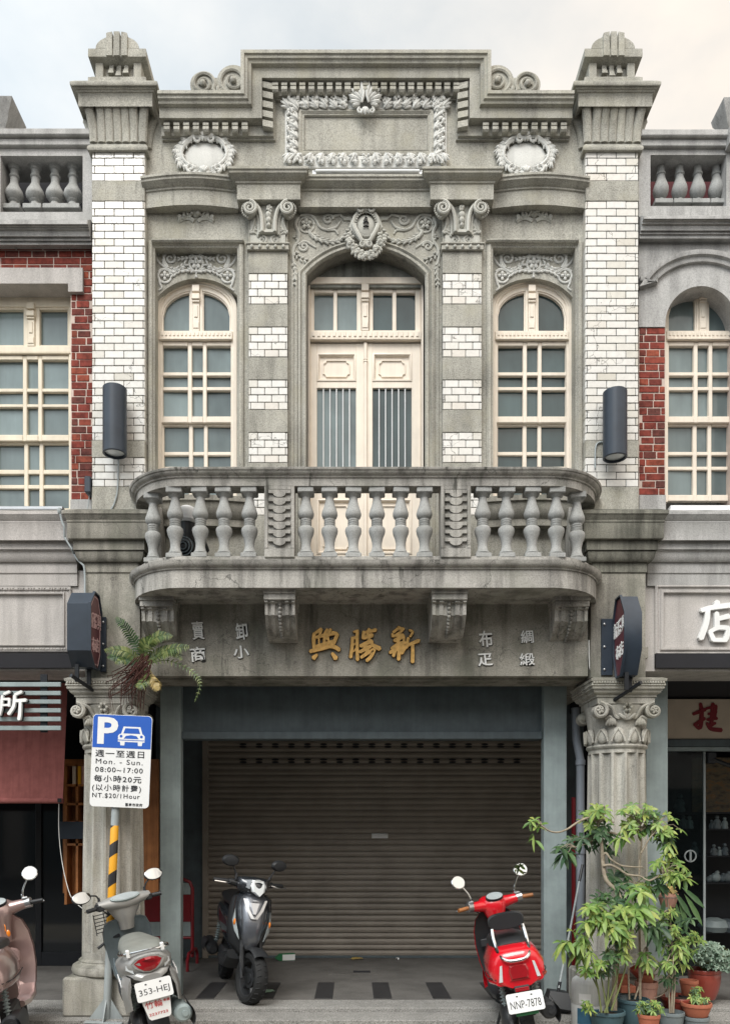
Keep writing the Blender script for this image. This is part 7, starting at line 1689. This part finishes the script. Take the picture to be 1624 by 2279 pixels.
# second tree: slender stems from the blue tub
y2 = -.52
t2 = pot('potted_tree', 'leafy umbrella tree on slender stems in the blue tub behind the small front pots', 1374, 1444, 2223, y2, .24, 'potblue', .78); t2['category'] = 'potted tree'
br = MB()
for pts, r in (([(1424, 2225), (1423, 2100), (1421, 2000), (1423, 1920), (1427, 1870), (1420, 1820)], .012), ([(1400, 2225), (1398, 2140), (1404, 2060), (1415, 2020)], .008), ([(1412, 2225), (1432, 2160), (1440, 2100), (1436, 2040)], .008), ([(1426, 1900), (1450, 1860), (1478, 1838)], .008), ([(1424, 1985), (1440, 1965), (1470, 1945)], .008)):
    q = spl([P(a, b, y2+.02*i) for i, (a, b) in enumerate(pts)], 5); br.tube(q, [r*(1-.5*i/(len(q)-1)) for i in range(len(q))], 7)
fo = {}
blob(fo, 1418, 1806, y2+.1, 34, 22, 12, 21, 'leaf', br, (1424, 1840, y2+.08), .1); blob(fo, 1420, 1838, y2+.08, 42, 16, 10, 23, 'leaf', br, (1426, 1850, y2+.08), .1); blob(fo, 1436, 1822, y2+.16, 30, 22, 6, 20, 'leafd', br, (1424, 1850, y2+.08), .1)
blob(fo, 1472, 1830, y2+.05, 30, 22, 9, 21, 'leaf', br, (1450, 1860, y2+.06), .1); blob(fo, 1496, 1858, y2+.05, 26, 14, 6, 22, 'leaf', br, (1478, 1838, y2+.06), .08); blob(fo, 1470, 1868, y2+.1, 22, 16, 5, 22, 'leafd', br, (1450, 1860, y2+.06), .08); blob(fo, 1488, 1888, y2, 12, 18, 4, 24, 'leaf', None, None, .05, 5, .8)
blob(fo, 1388, 1858, y2+.02, 12, 18, 3, 28, 'leaf', br, (1420, 1850, y2+.08), .05, 5, .9)
blob(fo, 1478, 1936, y2-.02, 42, 26, 15, 23, 'leaf', br, (1470, 1945, y2+.04), .14); blob(fo, 1500, 1958, y2-.05, 30, 18, 7, 24, 'leaf', br, (1470, 1945, y2+.04), .1); blob(fo, 1462, 1968, y2+.05, 30, 18, 6, 26, 'leafd', None, None, .1)
blob(fo, 1385, 1958, y2+.12, 26, 16, 6, 30, 'leafd', br, (1423, 1975, y2+.05), .08); blob(fo, 1428, 1985, y2-.05, 40, 20, 9, 32, 'leaf', br, (1422, 2000, y2+.04), .1, None, .6)
blob(fo, 1424, 2028, y2-.12, 22, 12, 4, 42, 'leaf', br, (1415, 2020, y2+.05), .06, 7, .5); blob(fo, 1450, 2060, y2-.1, 24, 20, 5, 34, 'leafd', br, (1436, 2040, y2+.05), .06, 6, .9); blob(fo, 1388, 2000, y2+.06, 22, 16, 5, 28, 'leafd', None, None, .08)
blob(fo, 1440, 2130, y2-.1, 26, 20, 6, 22, 'leaf', br, (1438, 2110, y2+.03), .08, 5, .8)
build_mats(fo, t2, 'foliage'); br.build('stems', 'bark', t2, 60)
# low bushy one spreading left
y3 = -.78
t3 = thing('shrub', 'low bushy light green money plant spreading below the crooked trunk', 'shrub', (wx(1350, y3), y3, -.08))
br = MB(); fo = {}
for pts in ([(1338, 2255), (1330, 2200), (1318, 2150), (1300, 2100), (1286, 2080)], [(1350, 2255), (1354, 2180), (1350, 2110), (1340, 2060)], [(1345, 2255), (1372, 2180), (1376, 2120), (1372, 2060)], [(1352, 2255), (1340, 2190), (1335, 2150)], [(1330, 2200), (1300, 2140), (1275, 2105)], [(1360, 2250), (1390, 2160), (1396, 2100)]):
    q = spl([P(a, b, y3+.02*i) for i, (a, b) in enumerate(pts)], 5); br.tube(q, [.008*(1-.5*i/(len(q)-1)) for i in range(len(q))], 6)
blob(fo, 1335, 2022, y3+.05, 34, 18, 11, 26, 'leaf', br, (1340, 2060, y3+.06), .1); blob(fo, 1375, 2040, y3+.04, 38, 18, 10, 28, 'leaf', br, (1372, 2060, y3+.06), .1); blob(fo, 1362, 2000, y3+.1, 34, 16, 7, 26, 'leafd', None, None, .1)
blob(fo, 1316, 2052, y3, 30, 18, 9, 27, 'leaf', br, (1318, 2080, y3+.05), .1, None, .6); blob(fo, 1358, 2064, y3-.06, 22, 14, 5, 36, 'leaf', br, (1350, 2090, y3+.04), .06, 7, .6); blob(fo, 1290, 2082, y3, 24, 16, 6, 26, 'leaf', br, (1286, 2080, y3+.08), .08, None, .7); blob(fo, 1258, 2108, y3, 12, 16, 4, 27, 'leaf', br, (1275, 2105, y3+.06), .05, 5, .9); blob(fo, 1300, 2120, y3-.02, 20, 16, 5, 26, 'leaf', br, (1300, 2110, y3+.06), .08, 5, .9)
blob(fo, 1318, 2150, y3-.05, 26, 22, 8, 22, 'leaf', br, (1330, 2180, y3+.02), .08); blob(fo, 1352, 2110, y3, 30, 26, 8, 22, 'leafd', br, (1350, 2120, y3+.04), .1); blob(fo, 1388, 2085, y3-.02, 20, 20, 6, 24, 'leaf', br, (1396, 2100, y3+.1), .08); blob(fo, 1345, 2160, y3, 22, 20, 4, 18, 'leafd', br, (1350, 2170, y3+.02), .06); blob(fo, 1385, 2130, y3, 18, 14, 4, 20, 'leaf', br, (1394, 2130, y3+.1), .06)
blob(fo, 1306, 2240, y3-.1, 12, 16, 5, 17, 'leaf', br, (1325, 2262, y3), .05)
build_mats(fo, t3, 'foliage'); br.build('stems', 'stemg', t3, 60)
# thin tall plant in the grey pot
y4 = -.55
t4 = pot('potted_plant', 'thin upright plant with small drooping leaves in the round grey pot', 1466, 1522, 2252, y4, .20, 'potgrey', .76); t4['category'] = 'potted plant'
br = MB(); fo = {}
for pts in ([(1494, 2255), (1496, 2170), (1494, 2090), (1490, 2040), (1484, 2000)], [(1498, 2255), (1502, 2160), (1500, 2110)], [(1490, 2255), (1488, 2180), (1494, 2130)], [(1424, 2120), (1450, 2134), (1474, 2150), (1489, 2172), (1490, 2192), (1474, 2214), (1456, 2222)]):
    q = spl([P(a, b, y4+.015*i) for i, (a, b) in enumerate(pts)], 5); br.tube(q, [.008*(1-.4*i/(len(q)-1)) for i in range(len(q))], 6)
blob(fo, 1486, 2040, y4, 20, 20, 7, 17, 'leaf', br, (1490, 2040, y4+.05), .08); blob(fo, 1504, 2080, y4, 30, 26, 13, 17, 'leaf', br, (1494, 2090, y4+.04), .1); blob(fo, 1500, 2130, y4-.03, 32, 30, 13, 20, 'leaf', br, (1500, 2120, y4+.03), .1, None, .7); blob(fo, 1480, 2100, y4+.1, 24, 30, 7, 18, 'leafd', None, None, .08); blob(fo, 1528, 2060, y4+.1, 18, 24, 6, 19, 'leafd', None, None, .06); blob(fo, 1494, 2175, y4, 22, 16, 5, 18, 'leafd', br, (1496, 2180, y4), .06)
build_mats(fo, t4, 'foliage'); br.build('stems', 'bark', t4, 60)
# hanging pot on the steel post
y5 = .25
t5 = pot('hanging_pot', 'clay pot of dry leaves and long drooping green leaves hung on the right steel post', 1464, 1508, 1990, y5, .12, 'terra_p', .7); t5['category'] = 'flower pot'
m = MB(); c = P(1486, 1990, y5); m.tube([c+Vector((0, .06, 0)), c+Vector((0, .22, .12))], .006, 6); m.tube([c+Vector((.084*cos(2*pi*i/20), .084*sin(2*pi*i/20), -.03)) for i in range(21)], .005, 6); m.build('wire_hanger', 'galv', t5)
fo = {}; blob(fo, 1486, 1980, y5-.02, 12, 8, 5, 16, 'frondy', None, None, .04)
m = fo.setdefault('leafd', MB())
for px, py, a, L in ((1500, 1985, -1.0, .26), (1510, 2000, -1.35, .28), (1516, 1975, -.7, .26), (1478, 2000, -1.8, .2), (1504, 2010, -1.5, .22), (1522, 1990, -1.05, .30)): leaflet(m, P(px, py, y5-.1), Vector((cos(a), -.15, sin(a))), Vector((0, -1, .2)), L, .05, .1)
build_mats(fo, t5, 'foliage')
# grey-green bush in the big red pot
y6 = .15
t6 = pot('potted_plant', 'silvery grey green bush in a large glazed dark red pot by the shop step', 1532, 1602, 2157, y6, .27, 'terra_d', .66, .035, True, None, None, None, .10); t6['category'] = 'potted plant'
fo = {}; m = fo.setdefault('leafg', MB()); br = MB()
for i in range(420):
    t, q = rnd.uniform(0, 6.28), sqrt(rnd.uniform(0, 1)); c = P(1584+52*q*cos(t)+(8 if sin(t) > 0 else 0), 2128+30*q*sin(t)+max(0, cos(t))*16*q, y6-.05+rnd.uniform(-.16, .16)); palm(m, c, .032, rnd.choice((3, 4)), None, .3, .55)
for i in range(40):
    t = rnd.uniform(0, pi); br.tube([P(1568, 2162, y6), P(1568+25*cos(t), 2140-10*sin(t), y6-.05), P(1580+50*cos(t), 2128-24*sin(t), y6-.05+rnd.uniform(-.1, .1))], [.004, .003, .002], 5)
m = fo.setdefault('leaf', MB())
for i in range(16): palm(m, P(1538+rnd.uniform(-16, 26), 2096+rnd.uniform(-18, 24), y6-.12+rnd.uniform(-.06, .06)), .055, 5, None, .4, .42)
build_mats(fo, t6, 'foliage'); br.build('stems', 'stemg', t6, 60)
# small front pots
def small(name, label, px0, px1, ptop, y, h, mat, fx, fy, rx, ry, n, r, lm='leaf'):
    t = pot(name, label, px0, px1, ptop, y, h, mat); t['category'] = 'potted plant'; fo = {}; br = MB(); blob(fo, fx, fy, y, rx, ry, n, r, lm, br, (fx, ptop+4, y), .06, 5); blob(fo, fx, fy+4, y+.02, rx*.8, ry, n//2, r, 'leafd', None, None, .05); build_mats(fo, t, 'foliage'); br.build('stems', 'stemg', t, 60)
small('potted_plant', 'small dense green plant in a terracotta pot at the front of the group', 1419, 1468, 2257, -.95, .15, 'terra', 1444, 2243, 30, 16, 26, 13)
small('potted_plant', 'low succulent in a wide orange terracotta bowl set on a grey pot', 1516, 1582, 2232, -.55, .11, 'terra', 1554, 2224, 22, 7, 14, 10)
pot('flower_pot', 'grey pot standing under the orange terracotta bowl', 1520, 1577, 2262, -.55, .22, 'potgrey', .8, .03, False)
small('potted_plant', 'wide dark red planter with a small sprig behind the grey pot', 1472, 1556, 2218, -.32, .16, 'terra_d', 1548, 2205, 10, 10, 7, 12)
pot('flower_pot', 'faded pink clay pot in the middle of the group, holding stacked smaller pots', 1413, 1463, 2185, -.36, .19, 'terra_p', .8, .05, False)
pot('flower_pot', 'terracotta pot nested on top of the faded pink clay pot', 1416, 1455, 2169, -.36, .08, 'terra', .84, .03, False)
pot('flower_pot', 'small red clay pot tipped over on top of the nested pots', 1408, 1444, 2150, -.36, .085, 'terra_d', .72, .03, False, None, None, Matrix.Rotation(radians(-24), 3, 'Y'))
pot('flower_pot', 'tall narrow terracotta pot left of the stacked clay pots', 1374, 1400, 2170, -.40, .15, 'terra', .8, .025, False)
pot('flower_pot', 'terracotta pot with a plain rim beside the large glazed red pot', 1513, 1553, 2182, -.2, .13, 'terra', .78)
m = MB(); a, b = wx(1378, -.46), wx(1412, -.46); m.box(a, b, -.50, -.38, wz(2210, -.46)-.0, wz(2194, -.46), .006); tag(m.build('brick', 'terra', None), 'single orange brick lying on the rim of the blue tub', 'brick')
m = MB(); m.box(wx(1395, -.36), wx(1470, -.36), -.47, -.20, -.06, wz(2230, -.36)-.06, .01); m.box(wx(1366, -.36), wx(1396, -.36), -.48, -.30, -.06, wz(2211, -.4)-.06, .01); tag(m.build('crate', 'wood', None), 'low wooden crate hidden behind the blue tub, holding the stacked pots', 'crate') if False else None
for px0, px1, top, y, lab in ((1405, 1472, 2231, -.36, 'upturned grey pot under the faded pink clay pot'), (1366, 1404, 2208, -.40, 'upturned grey pot under the narrow terracotta pot')):
    pot('flower_pot', lab, px0, px1, top, y, wz(top, y)+.045, 'potgrey', .85, .03, False)
pot('flower_pot', 'upturned black pot under the terracotta pot with a plain rim', 1510, 1556, 2215, -.2, wz(2215, -.2)+.04, 'plastic', .9, .03, False)
# white drum
yB_ = -.42; c = wx(1309, yB_); r = wx(1346, yB_)-c; zt = wz(2172, yB_)
t = thing('plastic_drum', 'dirty white plastic drum with a blue label beside the red scooter', 'drum', (c, yB_, -.08))
m = MB(); h = zt+.08; m.lathe([(.0, 0), (r*.92, 0), (r, .02), (r, h*.45), (r*.97, h*.47), (r, h*.49), (r, h*.86), (r*.94, h*.93), (r*.8, h*.97), (r*.55, h), (0, h)], n=32); m.build('drum_body', 'barrel', t, local=True)
m = MB(); m.lathe([(r*.34, h-.01), (r*.34, h+.03), (0, h+.032)], r*.3, 0, 20); m.ell((-r*.3, 0, h+.02), (r*.4, r*.4, .06), None, 14, 8); m.build('lid', 'relief_d', t, local=True)
m = MB(); m.lathe([(r+.002, h*.12), (r+.002, h*.42)], 0, 0, 24, False, radians(215), radians(290)); m.build('blue_label', 'labelblue', t, local=True)
m = MB(); m.lathe([(r+.002, h*.52), (r+.002, h*.70)], 0, 0, 12, False, radians(222), radians(262)); m.build('white_label', 'plate', t, local=True)
